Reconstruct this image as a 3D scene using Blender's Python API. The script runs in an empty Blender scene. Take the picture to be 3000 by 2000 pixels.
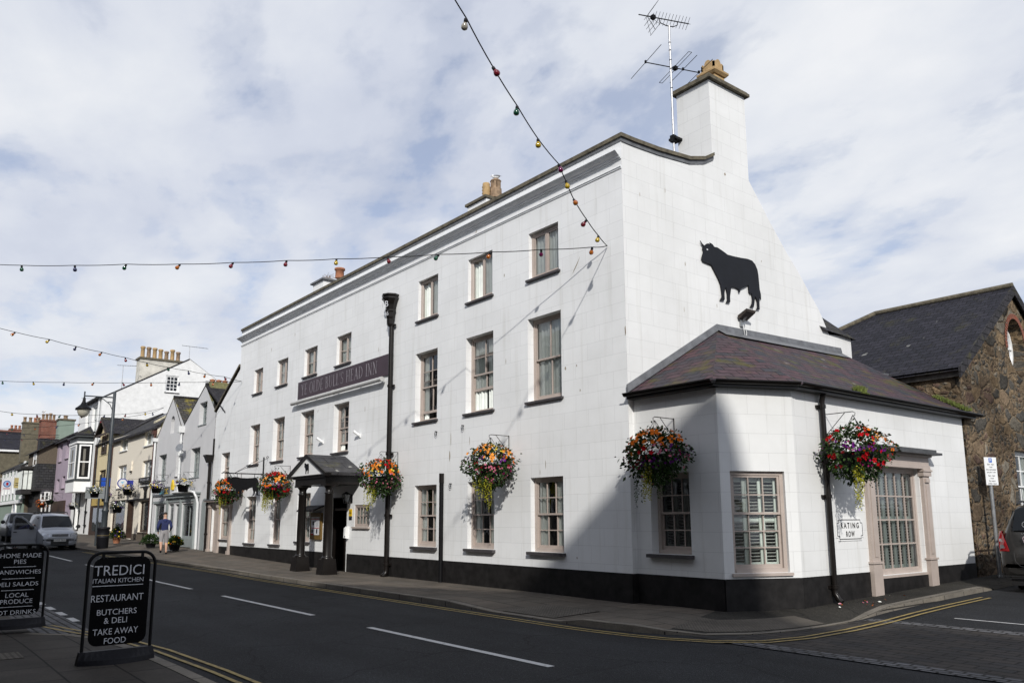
import bpy, bmesh, math, random
from mathutils import Vector, Matrix
from mathutils.geometry import tessellate_polygon
R_ = math.radians
scene = bpy.context.scene
COL = scene.collection
random.seed(7)

# ------------------------------------------------------------------ camera
CAM = Vector((11.234, -11.958, 1.65))
yaw, pit, rol = R_(-51.7248), R_(9.6505), R_(0.18888)
fw = Vector((math.sin(yaw)*math.cos(pit), math.cos(yaw)*math.cos(pit), math.sin(pit)))
rt = fw.cross(Vector((0, 0, 1))).normalized()
dn = fw.cross(rt)
c_, s_ = math.cos(rol), math.sin(rol)
r2 = c_*rt + s_*dn
d2 = -s_*rt + c_*dn
cam = bpy.data.objects.new('camera', bpy.data.cameras.new('camera'))
m3 = Matrix((r2, -d2, -fw)).transposed()
cam.matrix_world = Matrix.Translation(CAM) @ m3.to_4x4()
cam.data.sensor_width = 36.0
cam.data.sensor_fit = 'HORIZONTAL'
cam.data.lens = 27.99
cam.data.shift_x = 0.0018
cam.data.shift_y = 0.0404
cam.data.clip_start = 0.05
cam.data.clip_end = 3000
COL.objects.link(cam)
scene.camera = cam

# ------------------------------------------------------------------ view, sun, sky
vs = scene.view_settings
scene.display_settings.display_device = 'sRGB'
vs.view_transform = 'Standard'
vs.look = 'None'
vs.gamma = 1.0
vs.use_curve_mapping = False
vs.exposure = 0.0
SUN_AZ, SUN_EL = R_(54), R_(31)
sdir = Vector((math.sin(SUN_AZ)*math.cos(SUN_EL), -math.cos(SUN_AZ)*math.cos(SUN_EL), math.sin(SUN_EL)))
sl = bpy.data.lights.new('sun', 'SUN')
sl.energy = 3.6
sl.angle = R_(0.95)
sl.color = (1.0, 0.962, 0.90)
so = bpy.data.objects.new('sun', sl)
so.rotation_euler = sdir.to_track_quat('Z', 'Y').to_euler()
so.location = (20, -20, 30)
COL.objects.link(so)

world = bpy.data.worlds.new('World')
scene.world = world
world.use_nodes = True
nt = world.node_tree
nt.nodes.clear()


class NT:
    """tiny node-tree helper"""
    def __init__(s, tree): s.t = tree
    def n(s, typ, **kw):
        nd = s.t.nodes.new(typ)
        for k, v in kw.items():
            if k == 'inp':
                for a, b in v.items():
                    nd.inputs[a].default_value = b
            else:
                setattr(nd, k, v)
        return nd
    def l(s, a, ao, b, bi): s.t.links.new(a.outputs[ao], b.inputs[bi])
    def ramp(s, src, so_, stops):
        r = s.t.nodes.new('ShaderNodeValToRGB')
        e = r.color_ramp.elements
        while len(e) < len(stops): e.new(0.5)
        for i, (p, c) in enumerate(stops):
            e[i].position = p
            e[i].color = c if len(c) == 4 else (*c, 1)
        s.l(src, so_, r, 0)
        return r
    def math(s, op, a, b=None):
        m = s.t.nodes.new('ShaderNodeMath'); m.operation = op
        for i, v in enumerate((a, b)):
            if v is None: continue
            if isinstance(v, tuple): s.l(v[0], v[1], m, i)
            else: m.inputs[i].default_value = v
        return m
    def mix(s, fac, a, b, blend='MIX'):
        m = s.t.nodes.new('ShaderNodeMix'); m.data_type = 'RGBA'; m.blend_type = blend
        for idx, v in ((0, fac), (6, a), (7, b)):
            if isinstance(v, tuple) and hasattr(v[0], 'outputs'): s.t.links.new(v[0].outputs[v[1]], m.inputs[idx])
            elif idx == 0: m.inputs[0].default_value = v
            else: m.inputs[idx].default_value = (*v, 1) if len(v) == 3 else v
        return m


w = NT(nt)
sky = w.n('ShaderNodeTexSky', sky_type='NISHITA', sun_disc=False, sun_elevation=SUN_EL, sun_rotation=R_(126), altitude=10, air_density=1.0, dust_density=0.6, ozone_density=1.5)
skyb = w.mix(1.0, (sky, 0), (0.105, 0.113, 0.130), 'MULTIPLY')
tc = w.n('ShaderNodeTexCoord')
sep = w.n('ShaderNodeSeparateXYZ'); w.l(tc, 'Generated', sep, 0)
zz = w.math('MAXIMUM', (sep, 2), 0.0)
zz = w.math('ADD', (zz, 0), 0.22)
px_ = w.math('DIVIDE', (sep, 0), (zz, 0))
py_ = w.math('DIVIDE', (sep, 1), (zz, 0))
cmb = w.n('ShaderNodeCombineXYZ'); w.l(px_, 0, cmb, 0); w.l(py_, 0, cmb, 1)
mp = w.n('ShaderNodeMapping', inp={'Location': (3.1, 1.7, 0.4), 'Rotation': (0, 0, 0.5), 'Scale': (1.0, 1.35, 1)})
w.l(cmb, 0, mp, 0)
n1 = w.n('ShaderNodeTexNoise', inp={'Scale': 2.7, 'Detail': 9.0, 'Roughness': 0.55, 'Distortion': 0.15})
w.l(mp, 0, n1, 0)
n2 = w.n('ShaderNodeTexNoise', inp={'Scale': 6.5, 'Detail': 6.0, 'Roughness': 0.5, 'Distortion': 0.1})
w.l(mp, 0, n2, 0)
n3 = w.n('ShaderNodeTexNoise', inp={'Scale': 1.1, 'Detail': 4.0, 'Roughness': 0.5})
w.l(mp, 0, n3, 0)
dens = w.math('ADD', (w.math('MULTIPLY', (n1, 0), 0.72), 0), (w.math('MULTIPLY', (n2, 0), 0.28), 0))
cov = w.ramp(dens, 0, [(0.38, (0.55, 0.55, 0.55)), (0.45, (0.84, 0.84, 0.84)), (0.51, (0.98, 0.98, 0.98))])
cov.color_ramp.interpolation = 'EASE'
shade = w.math('ADD', (w.math('MULTIPLY', (n3, 0), 0.6), 0), (w.math('MULTIPLY', (n1, 0), 0.4), 0))
ccol = w.ramp(shade, 0, [(0.36, (0.56, 0.605, 0.72)), (0.47, (0.66, 0.70, 0.80)), (0.56, (0.78, 0.81, 0.87)), (0.64, (0.88, 0.895, 0.925))])
cmixs = w.mix((cov, 0), (skyb, 2), (ccol, 0))
# horizon whitening
hz = w.ramp(sep, 2, [(0.0, (0.6, 0.6, 0.6)), (0.22, (0, 0, 0))])
fin = w.mix((hz, 0), (cmixs, 2), (0.74, 0.77, 0.83))
# below the horizon: dull ground tone
bg = w.n('ShaderNodeBackground', inp={'Strength': 1.0})
w.l(fin, 2, bg, 0)
out = w.n('ShaderNodeOutputWorld')
w.l(bg, 0, out, 0)

# ------------------------------------------------------------------ materials
MATS = {}


def new_mat(name):
    m = bpy.data.materials.new(name); m.use_nodes = True
    t = m.node_tree; t.nodes.clear()
    h = NT(t)
    b = h.n('ShaderNodeBsdfPrincipled')
    o = h.n('ShaderNodeOutputMaterial'); h.l(b, 0, o, 0)
    MATS[name] = m
    return m, h, b


def plain(name, col, rough=0.6, metal=0.0, var=0.12, scale=6.0, bump=0.0, coat=0.0, spec=None):
    m, h, b = new_mat(name)
    t = h.n('ShaderNodeTexCoord')
    n = h.n('ShaderNodeTexNoise', inp={'Scale': scale, 'Detail': 5.0, 'Roughness': 0.6})
    h.l(t, 'Object', n, 0)
    r = h.ramp(n, 0, [(0.3, tuple(c*(1-var) for c in col)), (0.7, tuple(min(1, c*(1+var)) for c in col))])
    h.l(r, 0, b, 'Base Color')
    b.inputs['Roughness'].default_value = rough
    b.inputs['Metallic'].default_value = metal
    if coat: b.inputs['Coat Weight'].default_value = coat; b.inputs['Coat Roughness'].default_value = 0.08
    if spec is not None: b.inputs['Specular IOR Level'].default_value = spec
    if bump:
        bp = h.n('ShaderNodeBump', inp={'Strength': bump, 'Distance': 0.02})
        h.l(n, 0, bp, 'Height'); h.l(bp, 0, b, 'Normal')
    return m


def uvnode(h):
    return h.n('ShaderNodeUVMap')


def blockwall(name, col, bw=0.78, rh=0.362, mortar=0.0035, line=0.74, dirt=0.5, bump=0.25, off=(0, 0.0)):
    """painted render lined out in ashlar blocks"""
    m, h, b = new_mat(name)
    u = uvnode(h)
    mp = h.n('ShaderNodeMapping', inp={'Location': (off[0], off[1], 0)}); h.l(u, 0, mp, 0)
    nz = h.n('ShaderNodeTexNoise', inp={'Scale': 0.9, 'Detail': 3.0}); h.l(mp, 0, nz, 0)
    # slightly wobbly lines
    wob = h.mix(0.012, (mp, 0), (nz, 1), 'ADD')
    br = h.n('ShaderNodeTexBrick', offset=0.5, inp={'Scale': 1.0, 'Mortar Size': mortar, 'Mortar Smooth': 0.35, 'Brick Width': bw, 'Row Height': rh,
             'Color1': (*col, 1), 'Color2': tuple(c*0.965 for c in col)+(1,), 'Mortar': tuple(c*line for c in col)+(1,)})
    h.l(wob, 2, br, 0)
    n1 = h.n('ShaderNodeTexNoise', inp={'Scale': 0.45, 'Detail': 6.0, 'Roughness': 0.65}); h.l(mp, 0, n1, 0)
    r1 = h.ramp(n1, 0, [(0.32, (0.90, 0.90, 0.895)), (0.6, (1, 1, 1))])
    # vertical weather streaks and little chips
    mp2 = h.n('ShaderNodeMapping', inp={'Scale': (5.0, 0.9, 1)}); h.l(u, 0, mp2, 0)
    n2 = h.n('ShaderNodeTexNoise', inp={'Scale': 2.2, 'Detail': 4.0, 'Roughness': 0.7}); h.l(mp2, 0, n2, 0)
    r2_ = h.ramp(n2, 0, [(0.735, (0, 0, 0)), (0.79, (1, 1, 1))])
    n3 = h.n('ShaderNodeTexNoise', inp={'Scale': 1.3, 'Detail': 2.0}); h.l(mp, 0, n3, 0)
    r3 = h.ramp(n3, 0, [(0.5, (0, 0, 0)), (0.62, (1, 1, 1))])
    chip = h.math('MULTIPLY', (r2_, 0), (r3, 0))
    chip = h.math('MULTIPLY', (chip, 0), dirt)
    c1 = h.mix(1.0, (br, 0), (r1, 0), 'MULTIPLY')
    # long faint run-off streaks
    mp3 = h.n('ShaderNodeMapping', inp={'Scale': (3.2, 0.16, 1)}); h.l(u, 0, mp3, 0)
    n4 = h.n('ShaderNodeTexNoise', inp={'Scale': 1.6, 'Detail': 5.0, 'Roughness': 0.6}); h.l(mp3, 0, n4, 0)
    r4 = h.ramp(n4, 0, [(0.54, (1, 1, 1)), (0.72, (0.905, 0.90, 0.885))])
    # splash-back grime low on the wall
    sv = h.n('ShaderNodeSeparateXYZ'); h.l(u, 0, sv, 0)
    lowd = h.math('ADD', (sv, 1), (h.math('MULTIPLY', (n1, 0), 0.9), 0))
    r5 = h.ramp(lowd, 0, [(0.78, (0.86, 0.85, 0.83)), (1.0, (1, 1, 1))])
    c1 = h.mix(1.0, (c1, 2), (r4, 0), 'MULTIPLY')
    c1 = h.mix(1.0, (c1, 2), (r5, 0), 'MULTIPLY')
    c2 = h.mix((chip, 0), (c1, 2), (0.33, 0.28, 0.22))
    h.l(c2, 2, b, 'Base Color')
    b.inputs['Roughness'].default_value = 0.6
    b.inputs['Specular IOR Level'].default_value = 0.3
    fine = h.n('ShaderNodeTexNoise', inp={'Scale': 22.0, 'Detail': 4.0}); h.l(mp, 0, fine, 0)
    ad = h.math('SUBTRACT', (h.math('MULTIPLY', (fine, 0), 0.25), 0), (br, 1))
    bp = h.n('ShaderNodeBump', inp={'Strength': bump, 'Distance': 0.012}); h.l(ad, 0, bp, 'Height'); h.l(bp, 0, b, 'Normal')
    return m


def slate(name, c1, c2, moss=(0.16, 0.15, 0.03), mossamt=0.55, bw=0.3, rh=0.2, lich=0.0, mth=0.56):
    m, h, b = new_mat(name)
    u = uvnode(h)
    br = h.n('ShaderNodeTexBrick', offset=0.5, inp={'Scale': 1.0, 'Mortar Size': 0.011, 'Mortar Smooth': 0.1, 'Bias': 0.0, 'Brick Width': bw, 'Row Height': rh,
             'Color1': (*c1, 1), 'Color2': (*c2, 1), 'Mortar': (0.006, 0.0055, 0.006, 1)})
    h.l(u, 0, br, 0)
    # per-course step: sawtooth along v
    sp = h.n('ShaderNodeSeparateXYZ'); h.l(u, 0, sp, 0)
    md = h.math('FRACT', (h.math('DIVIDE', (sp, 1), rh), 0))
    n1 = h.n('ShaderNodeTexNoise', inp={'Scale': 1.1, 'Detail': 8.0, 'Roughness': 0.7}); h.l(u, 0, n1, 0)
    r1 = h.ramp(n1, 0, [(mth, (0, 0, 0)), (mth+0.1, (1, 1, 1))])
    f1 = h.math('MULTIPLY', (r1, 0), mossamt)
    n2 = h.n('ShaderNodeTexNoise', inp={'Scale': 7.0, 'Detail': 5.0, 'Roughness': 0.6}); h.l(u, 0, n2, 0)
    r2_ = h.ramp(n2, 0, [(0.35, (0.72, 0.72, 0.72)), (0.65, (1.25, 1.25, 1.25))])
    ca = h.mix(1.0, (br, 0), (r2_, 0), 'MULTIPLY')
    cb = h.mix((f1, 0), (ca, 2), moss)
    n4 = h.n('ShaderNodeTexNoise', inp={'Scale': 2.6, 'Detail': 3.0}); h.l(u, 0, n4, 0)
    r4 = h.ramp(n4, 0, [(0.69, (0, 0, 0)), (0.73, (1, 1, 1))])
    f4 = h.math('MULTIPLY', (r4, 0), lich)
    cc = h.mix((f4, 0), (cb, 2), (0.42, 0.42, 0.38))
    h.l(cc, 2, b, 'Base Color')
    b.inputs['Roughness'].default_value = 0.75
    b.inputs['Specular IOR Level'].default_value = 0.2
    hg = h.math('SUBTRACT', (h.math('MULTIPLY', (md, 0), -0.8), 0), (h.math('MULTIPLY', (br, 1), 1.0), 0))
    hg = h.math('ADD', (hg, 0), (h.math('MULTIPLY', (n2, 0), 0.35), 0))
    bp = h.n('ShaderNodeBump', inp={'Strength': 0.9, 'Distance': 0.02}); h.l(hg, 0, bp, 'Height'); h.l(bp, 0, b, 'Normal')
    return m


def rubble(name, cols, mortar=(0.20, 0.155, 0.105), sc=2.5, mw=0.05):
    """random rubble: large and small stones mixed, uneven joints"""
    m, h, b = new_mat(name)
    u = uvnode(h)
    nz = h.n('ShaderNodeTexNoise', inp={'Scale': 3.2, 'Detail': 5.0, 'Roughness': 0.6}); h.l(u, 0, nz, 0)
    wob = h.mix(0.26, (u, 0), (nz, 1), 'ADD')
    k = len(cols)
    def layer(scale, sx, sy, off):
        mp = h.n('ShaderNodeMapping', inp={'Scale': (sx, sy, 1), 'Location': (off, off*1.7, 0)}); h.l(wob, 2, mp, 0)
        v1 = h.n('ShaderNodeTexVoronoi', feature='F1', distance='MINKOWSKI', inp={'Scale': scale, 'Randomness': 1.0, 'Exponent': 3.0}); h.l(mp, 0, v1, 0)
        v2 = h.n('ShaderNodeTexVoronoi', feature='DISTANCE_TO_EDGE', inp={'Scale': scale, 'Randomness': 1.0}); h.l(mp, 0, v2, 0)
        vf = h.n('ShaderNodeTexVoronoi', feature='F1', inp={'Scale': scale, 'Randomness': 1.0}); h.l(mp, 0, vf, 0)
        sp = h.n('ShaderNodeSeparateXYZ'); h.l(vf, 'Color', sp, 0)
        r = h.ramp(sp, 0, [((i+0.5)/k, c) for i, c in enumerate(cols)]); r.color_ramp.interpolation = 'CONSTANT'
        tone = h.ramp(sp, 1, [(0.0, (0.62, 0.62, 0.62)), (1.0, (1.3, 1.3, 1.3))])
        return h.mix(1.0, (r, 0), (tone, 0), 'MULTIPLY'), h.math('DIVIDE', (v2, 0), scale)
    ca, ea = layer(sc*0.9, 0.72, 1.25, 0.0)
    cb_, eb = layer(sc*2.3, 0.8, 1.2, 3.3)
    sel_n = h.n('ShaderNodeTexNoise', inp={'Scale': 1.3, 'Detail': 1.0}); h.l(u, 0, sel_n, 0)
    sel = h.ramp(sel_n, 0, [(0.50, (0, 0, 0)), (0.52, (1, 1, 1))])
    col = h.mix((sel, 0), (ca, 2), (cb_, 2))
    em = h.n('ShaderNodeMix'); h.t.links.new(sel.outputs[0], em.inputs[0]); h.t.links.new(ea.outputs[0], em.inputs[2]); h.t.links.new(eb.outputs[0], em.inputs[3])
    n2 = h.n('ShaderNodeTexNoise', inp={'Scale': 10.0, 'Detail': 8.0, 'Roughness': 0.75}); h.l(u, 0, n2, 0)
    r2_ = h.ramp(n2, 0, [(0.3, (0.45, 0.45, 0.45)), (0.7, (1.5, 1.45, 1.4))])
    col = h.mix(1.0, (col, 2), (r2_, 0), 'MULTIPLY')
    n5 = h.n('ShaderNodeTexNoise', inp={'Scale': 5.0, 'Detail': 5.0}); h.l(u, 0, n5, 0)
    ed = h.math('SUBTRACT', (em, 0), (h.math('MULTIPLY', (n5, 0), 0.032), 0))
    me = h.ramp(ed, 0, [(0.0, (0.85, 0.85, 0.85)), (mw*0.4, (0, 0, 0))])
    mc = h.mix(1.0, mortar, (r2_, 0), 'MULTIPLY')
    col = h.mix((me, 0), (col, 2), (mc, 2))
    n6 = h.n('ShaderNodeTexNoise', inp={'Scale': 0.7, 'Detail': 6.0, 'Roughness': 0.65}); h.l(u, 0, n6, 0)
    r6 = h.ramp(n6, 0, [(0.36, (0.45, 0.43, 0.41)), (0.6, (1.15, 1.13, 1.1))])
    col = h.mix(1.0, (col, 2), (r6, 0), 'MULTIPLY')
    h.l(col, 2, b, 'Base Color')
    b.inputs['Roughness'].default_value = 0.95
    b.inputs['Specular IOR Level'].default_value = 0.15
    hh = h.math('ADD', (h.math('MULTIPLY', (h.math('MINIMUM', (em, 0), 0.06), 0), 9.0), 0), (h.math('MULTIPLY', (n2, 0), 0.55), 0))
    bp = h.n('ShaderNodeBump', inp={'Strength': 1.0, 'Distance': 0.11}); h.l(hh, 0, bp, 'Height'); h.l(bp, 0, b, 'Normal')
    return m


def brick(name, c1, c2, mort, bw=0.225, rh=0.075, ms=0.01, rough=0.85, bump=0.5, off=0.5, patch=None):
    m, h, b = new_mat(name)
    u = uvnode(h)
    br = h.n('ShaderNodeTexBrick', offset=off, inp={'Scale': 1.0, 'Mortar Size': ms, 'Mortar Smooth': 0.2, 'Brick Width': bw, 'Row Height': rh,
             'Color1': (*c1, 1), 'Color2': (*c2, 1), 'Mortar': (*mort, 1)})
    h.l(u, 0, br, 0)
    n1 = h.n('ShaderNodeTexNoise', inp={'Scale': 1.2, 'Detail': 7.0, 'Roughness': 0.65}); h.l(u, 0, n1, 0)
    r1 = h.ramp(n1, 0, [(0.3, (0.68, 0.68, 0.68)), (0.7, (1.25, 1.25, 1.25))])
    c = h.mix(1.0, (br, 0), (r1, 0), 'MULTIPLY')
    n2 = h.n('ShaderNodeTexNoise', inp={'Scale': 30.0, 'Detail': 3.0}); h.l(u, 0, n2, 0)
    r2_ = h.ramp(n2, 0, [(0.3, (0.85, 0.85, 0.85)), (0.7, (1.15, 1.15, 1.15))])
    c = h.mix(1.0, (c, 2), (r2_, 0), 'MULTIPLY')
    h.l(c, 2, b, 'Base Color')
    b.inputs['Roughness'].default_value = rough
    b.inputs['Specular IOR Level'].default_value = 0.2
    hg = h.math('SUBTRACT', (h.math('MULTIPLY', (n2, 0), 0.3), 0), (br, 1))
    bp = h.n('ShaderNodeBump', inp={'Strength': bump, 'Distance': 0.012}); h.l(hg, 0, bp, 'Height'); h.l(bp, 0, b, 'Normal')
    return m


def asphalt(name, col, rough=0.85):
    m, h, b = new_mat(name)
    u = uvnode(h)
    n1 = h.n('ShaderNodeTexNoise', inp={'Scale': 0.35, 'Detail': 7.0, 'Roughness': 0.65}); h.l(u, 0, n1, 0)
    r1 = h.ramp(n1, 0, [(0.32, (0.72, 0.72, 0.73)), (0.68, (1.28, 1.27, 1.25))])
    mp = h.n('ShaderNodeMapping', inp={'Scale': (0.06, 0.9, 1)}); h.l(u, 0, mp, 0)
    n3 = h.n('ShaderNodeTexNoise', inp={'Scale': 1.0, 'Detail': 3.0}); h.l(mp, 0, n3, 0)
    r3 = h.ramp(n3, 0, [(0.35, (0.82, 0.82, 0.82)), (0.65, (1.2, 1.2, 1.2))])
    n2 = h.n('ShaderNodeTexVoronoi', inp={'Scale': 75.0}); h.l(u, 0, n2, 0)
    r2_ = h.ramp(n2, 'Color', [(0.2, (0.70, 0.70, 0.70)), (0.75, (1.05, 1.05, 1.05)), (0.9, (2.1, 2.1, 2.1))])
    nw = h.n('ShaderNodeTexNoise', inp={'Scale': 1.6, 'Detail': 4.0}); h.l(u, 0, nw, 0)
    wu = h.mix(0.5, (u, 0), (nw, 1), 'ADD')
    cr = h.n('ShaderNodeTexVoronoi', feature='DISTANCE_TO_EDGE', inp={'Scale': 0.33, 'Randomness': 1.0}); h.l(wu, 2, cr, 0)
    rc = h.ramp(cr, 0, [(0.002, (0.45, 0.45, 0.45)), (0.006, (1, 1, 1))])
    c = h.mix(1.0, (*col, 1), (r1, 0), 'MULTIPLY')
    for q in (r3, r2_, rc): c = h.mix(1.0, (c, 2), (q, 0), 'MULTIPLY')
    h.l(c, 2, b, 'Base Color')
    b.inputs['Roughness'].default_value = rough
    b.inputs['Specular IOR Level'].default_value = 0.18
    bp = h.n('ShaderNodeBump', inp={'Strength': 0.5, 'Distance': 0.008}); h.l(n2, 0, bp, 'Height'); h.l(bp, 0, b, 'Normal')
    return m


def wornpaint(name, col, under=(0.04, 0.04, 0.042), wear=0.5):
    m, h, b = new_mat(name)
    u = uvnode(h)
    n1 = h.n('ShaderNodeTexNoise', inp={'Scale': 9.0, 'Detail': 8.0, 'Roughness': 0.75}); h.l(u, 0, n1, 0)
    r = h.ramp(n1, 0, [(wear-0.12, (0.25, 0.25, 0.25)), (wear+0.05, (1, 1, 1))])
    c = h.mix((r, 0), under, col)
    h.l(c, 2, b, 'Base Color'); b.inputs['Roughness'].default_value = 0.75
    return m


def glass(name, tint=(0.02, 0.025, 0.028), refl=0.55, trans=0.75):
    """window pane: partly see-through, mirrors the sky and street at grazing angles"""
    m = bpy.data.materials.new(name); m.use_nodes = True
    t = m.node_tree; t.nodes.clear(); h = NT(t)
    tr = h.n('ShaderNodeBsdfTransparent', inp={'Color': (trans, trans*1.01, trans, 1)})
    gl = h.n('ShaderNodeBsdfGlossy', inp={'Color': (0.95, 0.97, 1, 1), 'Roughness': 0.015})
    fr = h.n('ShaderNodeFresnel', inp={'IOR': 1.5})
    tcn = h.n('ShaderNodeTexCoord')
    nz = h.n('ShaderNodeTexNoise', inp={'Scale': 2.2, 'Detail': 1.0}); h.l(tcn, 'Object', nz, 0)
    bp = h.n('ShaderNodeBump', inp={'Strength': 0.10, 'Distance': 0.04}); h.l(nz, 0, bp, 'Height'); h.l(bp, 0, gl, 'Normal')
    f = h.math('ADD', (h.math('MULTIPLY', (fr, 0), refl*1.6), 0), 0.04)
    mx = h.n('ShaderNodeMixShader'); h.l(f, 0, mx, 0); h.l(tr, 0, mx, 1); h.l(gl, 0, mx, 2)
    o = h.n('ShaderNodeOutputMaterial'); h.l(mx, 0, o, 0)
    MATS[name] = m
    return m


WHITE = blockwall('white_block_render', (0.86, 0.872, 0.88))  # inn front: paint lifted above the gable's to even out the sunlight
WHITE_TONED = blockwall('white_block_render_sun_toned', (0.79, 0.797, 0.795), off=(0.3, 0.05))  # same paint, darkened where the sun falls strongest: gable, chimney and annex
WHITEP = plain('white_paint', (0.82, 0.825, 0.82), 0.5, var=0.04, scale=2)
MOULD = plain('white_moulding', (0.80, 0.81, 0.82), 0.5, var=0.06, scale=3)
CORN = plain('grey_white_cornice', (0.76, 0.775, 0.79), 0.6, var=0.1, scale=3)
PLINTH = plain('charcoal_plinth_paint', (0.0145, 0.0135, 0.0135), 0.55, var=0.55, scale=4.0, bump=0.1, spec=0.2)
BLACKP = plain('black_brown_paint', (0.009, 0.0072, 0.0065), 0.32, var=0.25, scale=5, bump=0.05, spec=0.35)
IRON = plain('black_iron', (0.005, 0.005, 0.006), 0.5, var=0.3, scale=12, spec=0.18)
TAUPE = plain('taupe_window_paint', (0.43, 0.365, 0.325), 0.5, var=0.07, scale=5)
SILL = plain('dark_slate_sill', (0.055, 0.050, 0.053), 0.6, var=0.25, scale=9)
LEAD = plain('lead_flashing', (0.125, 0.13, 0.14), 0.5, var=0.35, scale=5, bump=0.2)
COPING = plain('mossy_stone_coping', (0.115, 0.10, 0.07), 0.9, var=0.5, scale=7, bump=0.5)
SLATEP = slate('purple_slate', (0.085, 0.046, 0.054), (0.040, 0.043, 0.052), mossamt=0.75, lich=0.25, moss=(0.085, 0.078, 0.020), bw=0.42, rh=0.21, mth=0.52)
SLATEB = slate('blue_slate', (0.016, 0.016, 0.022), (0.028, 0.027, 0.036), mossamt=0.12, lich=0.5)
SLATEG = slate('grey_slate', (0.024, 0.023, 0.027), (0.038, 0.036, 0.040), mossamt=0.25, lich=0.2)
SLATEM = slate('mossy_slate', (0.07, 0.062, 0.055), (0.055, 0.055, 0.05), mossamt=0.85, moss=(0.24, 0.20, 0.035), mth=0.5)
STONE = rubble('rubble_stone', [(0.17, 0.13, 0.09), (0.12, 0.112, 0.095), (0.085, 0.082, 0.075), (0.22, 0.165, 0.105), (0.14, 0.098, 0.08), (0.215, 0.20, 0.17), (0.075, 0.075, 0.072), (0.16, 0.15, 0.13)])
REDB = brick('red_brick', (0.17, 0.045, 0.027), (0.22, 0.06, 0.034), (0.22, 0.18, 0.15))
ARCHB = brick('arch_brick', (0.30, 0.10, 0.06), (0.24, 0.075, 0.05), (0.2, 0.16, 0.13), bw=0.09, rh=0.5, off=0.0)
ASPH = asphalt('road_asphalt', (0.020, 0.0213, 0.0240))
ASPH2 = asphalt('pavement_asphalt', (0.032, 0.030, 0.026))
SLABS_SHADED = brick('shaded_near_slabs', (0.060, 0.052, 0.045), (0.047, 0.042, 0.037), (0.012, 0.011, 0.010), bw=0.95, rh=0.6, ms=0.012, bump=0.4)  # same slabs with the near side's deep shade put into the colour
SLABS = brick('paving_slabs', (0.125, 0.105, 0.085), (0.10, 0.088, 0.074), (0.035, 0.03, 0.026), bw=0.95, rh=0.6, ms=0.012, bump=0.4)
KERB = brick('kerb_stone', (0.185, 0.165, 0.135), (0.16, 0.145, 0.125), (0.03, 0.028, 0.025), bw=0.92, rh=3.0, ms=0.012)
SETTS = brick('granite_setts', (0.15, 0.15, 0.157), (0.09, 0.09, 0.096), (0.018, 0.017, 0.016), bw=0.2, rh=0.125, ms=0.018, bump=1.0)
PAVIOR = brick('brick_paviors', (0.052, 0.045, 0.040), (0.036, 0.035, 0.036), (0.014, 0.012, 0.011), bw=0.42, rh=0.21, ms=0.014, bump=0.8)
TACT = brick('tactile_paving', (0.15, 0.135, 0.115), (0.135, 0.12, 0.105), (0.075, 0.066, 0.055), bw=0.067, rh=0.067, ms=0.014, off=0.0, bump=1.0)
GROUNDM = asphalt('ground_earth', (0.06, 0.06, 0.05))
YELL = wornpaint('yellow_line_paint', (0.32, 0.235, 0.075), wear=0.47)
WLINE = wornpaint('white_line_paint', (0.50, 0.50, 0.50), wear=0.42)
GLASS = glass('window_glass', refl=0.45, trans=0.90)
GLASSD = glass('dark_window_glass', refl=0.5, trans=0.45)
NET = plain('net_curtain', (0.80, 0.84, 0.80), 0.9, var=0.10, scale=3)
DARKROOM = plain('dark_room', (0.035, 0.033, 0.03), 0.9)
SHUT = plain('mint_white_shutter', (0.66, 0.74, 0.69), 0.5, var=0.04)
LOUV = plain('louvre_white', (0.72, 0.76, 0.72), 0.5, var=0.04)
SIGNP = plain('plum_sign_paint', (0.040, 0.020, 0.030), 0.45, var=0.15, scale=3)
SIGNL = plain('faded_grey_lettering', (0.27, 0.25, 0.275), 0.6, var=0.35, scale=7)
TXTW = plain('white_lettering', (0.62, 0.63, 0.66), 0.5, var=0.02)
TXTK = plain('black_lettering', (0.010, 0.010, 0.012), 0.4, var=0.02)
BLACKG = plain('black_gloss_panel', (0.0025, 0.0025, 0.003), 0.25, var=0.1, spec=0.1)
RUBBER = plain('black_rubber', (0.008, 0.008, 0.011), 0.6, var=0.3, scale=30, bump=0.15, spec=0.25)
STEEL = plain('galvanised_steel', (0.32, 0.33, 0.34), 0.42, metal=0.75, var=0.2, scale=8)
ALU = plain('aluminium_tube', (0.45, 0.45, 0.46), 0.4, metal=0.7, var=0.25, scale=10)
TERRA = plain('terracotta', (0.36, 0.15, 0.08), 0.8, var=0.25, scale=6)
BUFF = plain('buff_clay_pot', (0.40, 0.27, 0.13), 0.8, var=0.25, scale=6)
BUFFD = plain('stained_clay_pot', (0.26, 0.18, 0.115), 0.85, var=0.45, scale=7)
LEAF = plain('basket_leaves', (0.035, 0.065, 0.018), 0.6, var=0.5, scale=5, spec=0.12)
LEAFD = plain('dark_leaves', (0.018, 0.036, 0.012), 0.6, var=0.4, scale=5, spec=0.1)
LIME = plain('lime_trailing_leaves', (0.34, 0.33, 0.03), 0.6, var=0.25, scale=8, spec=0.1)
MOSS = plain('moss_grass', (0.12, 0.15, 0.03), 0.8, var=0.4, scale=9)
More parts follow.
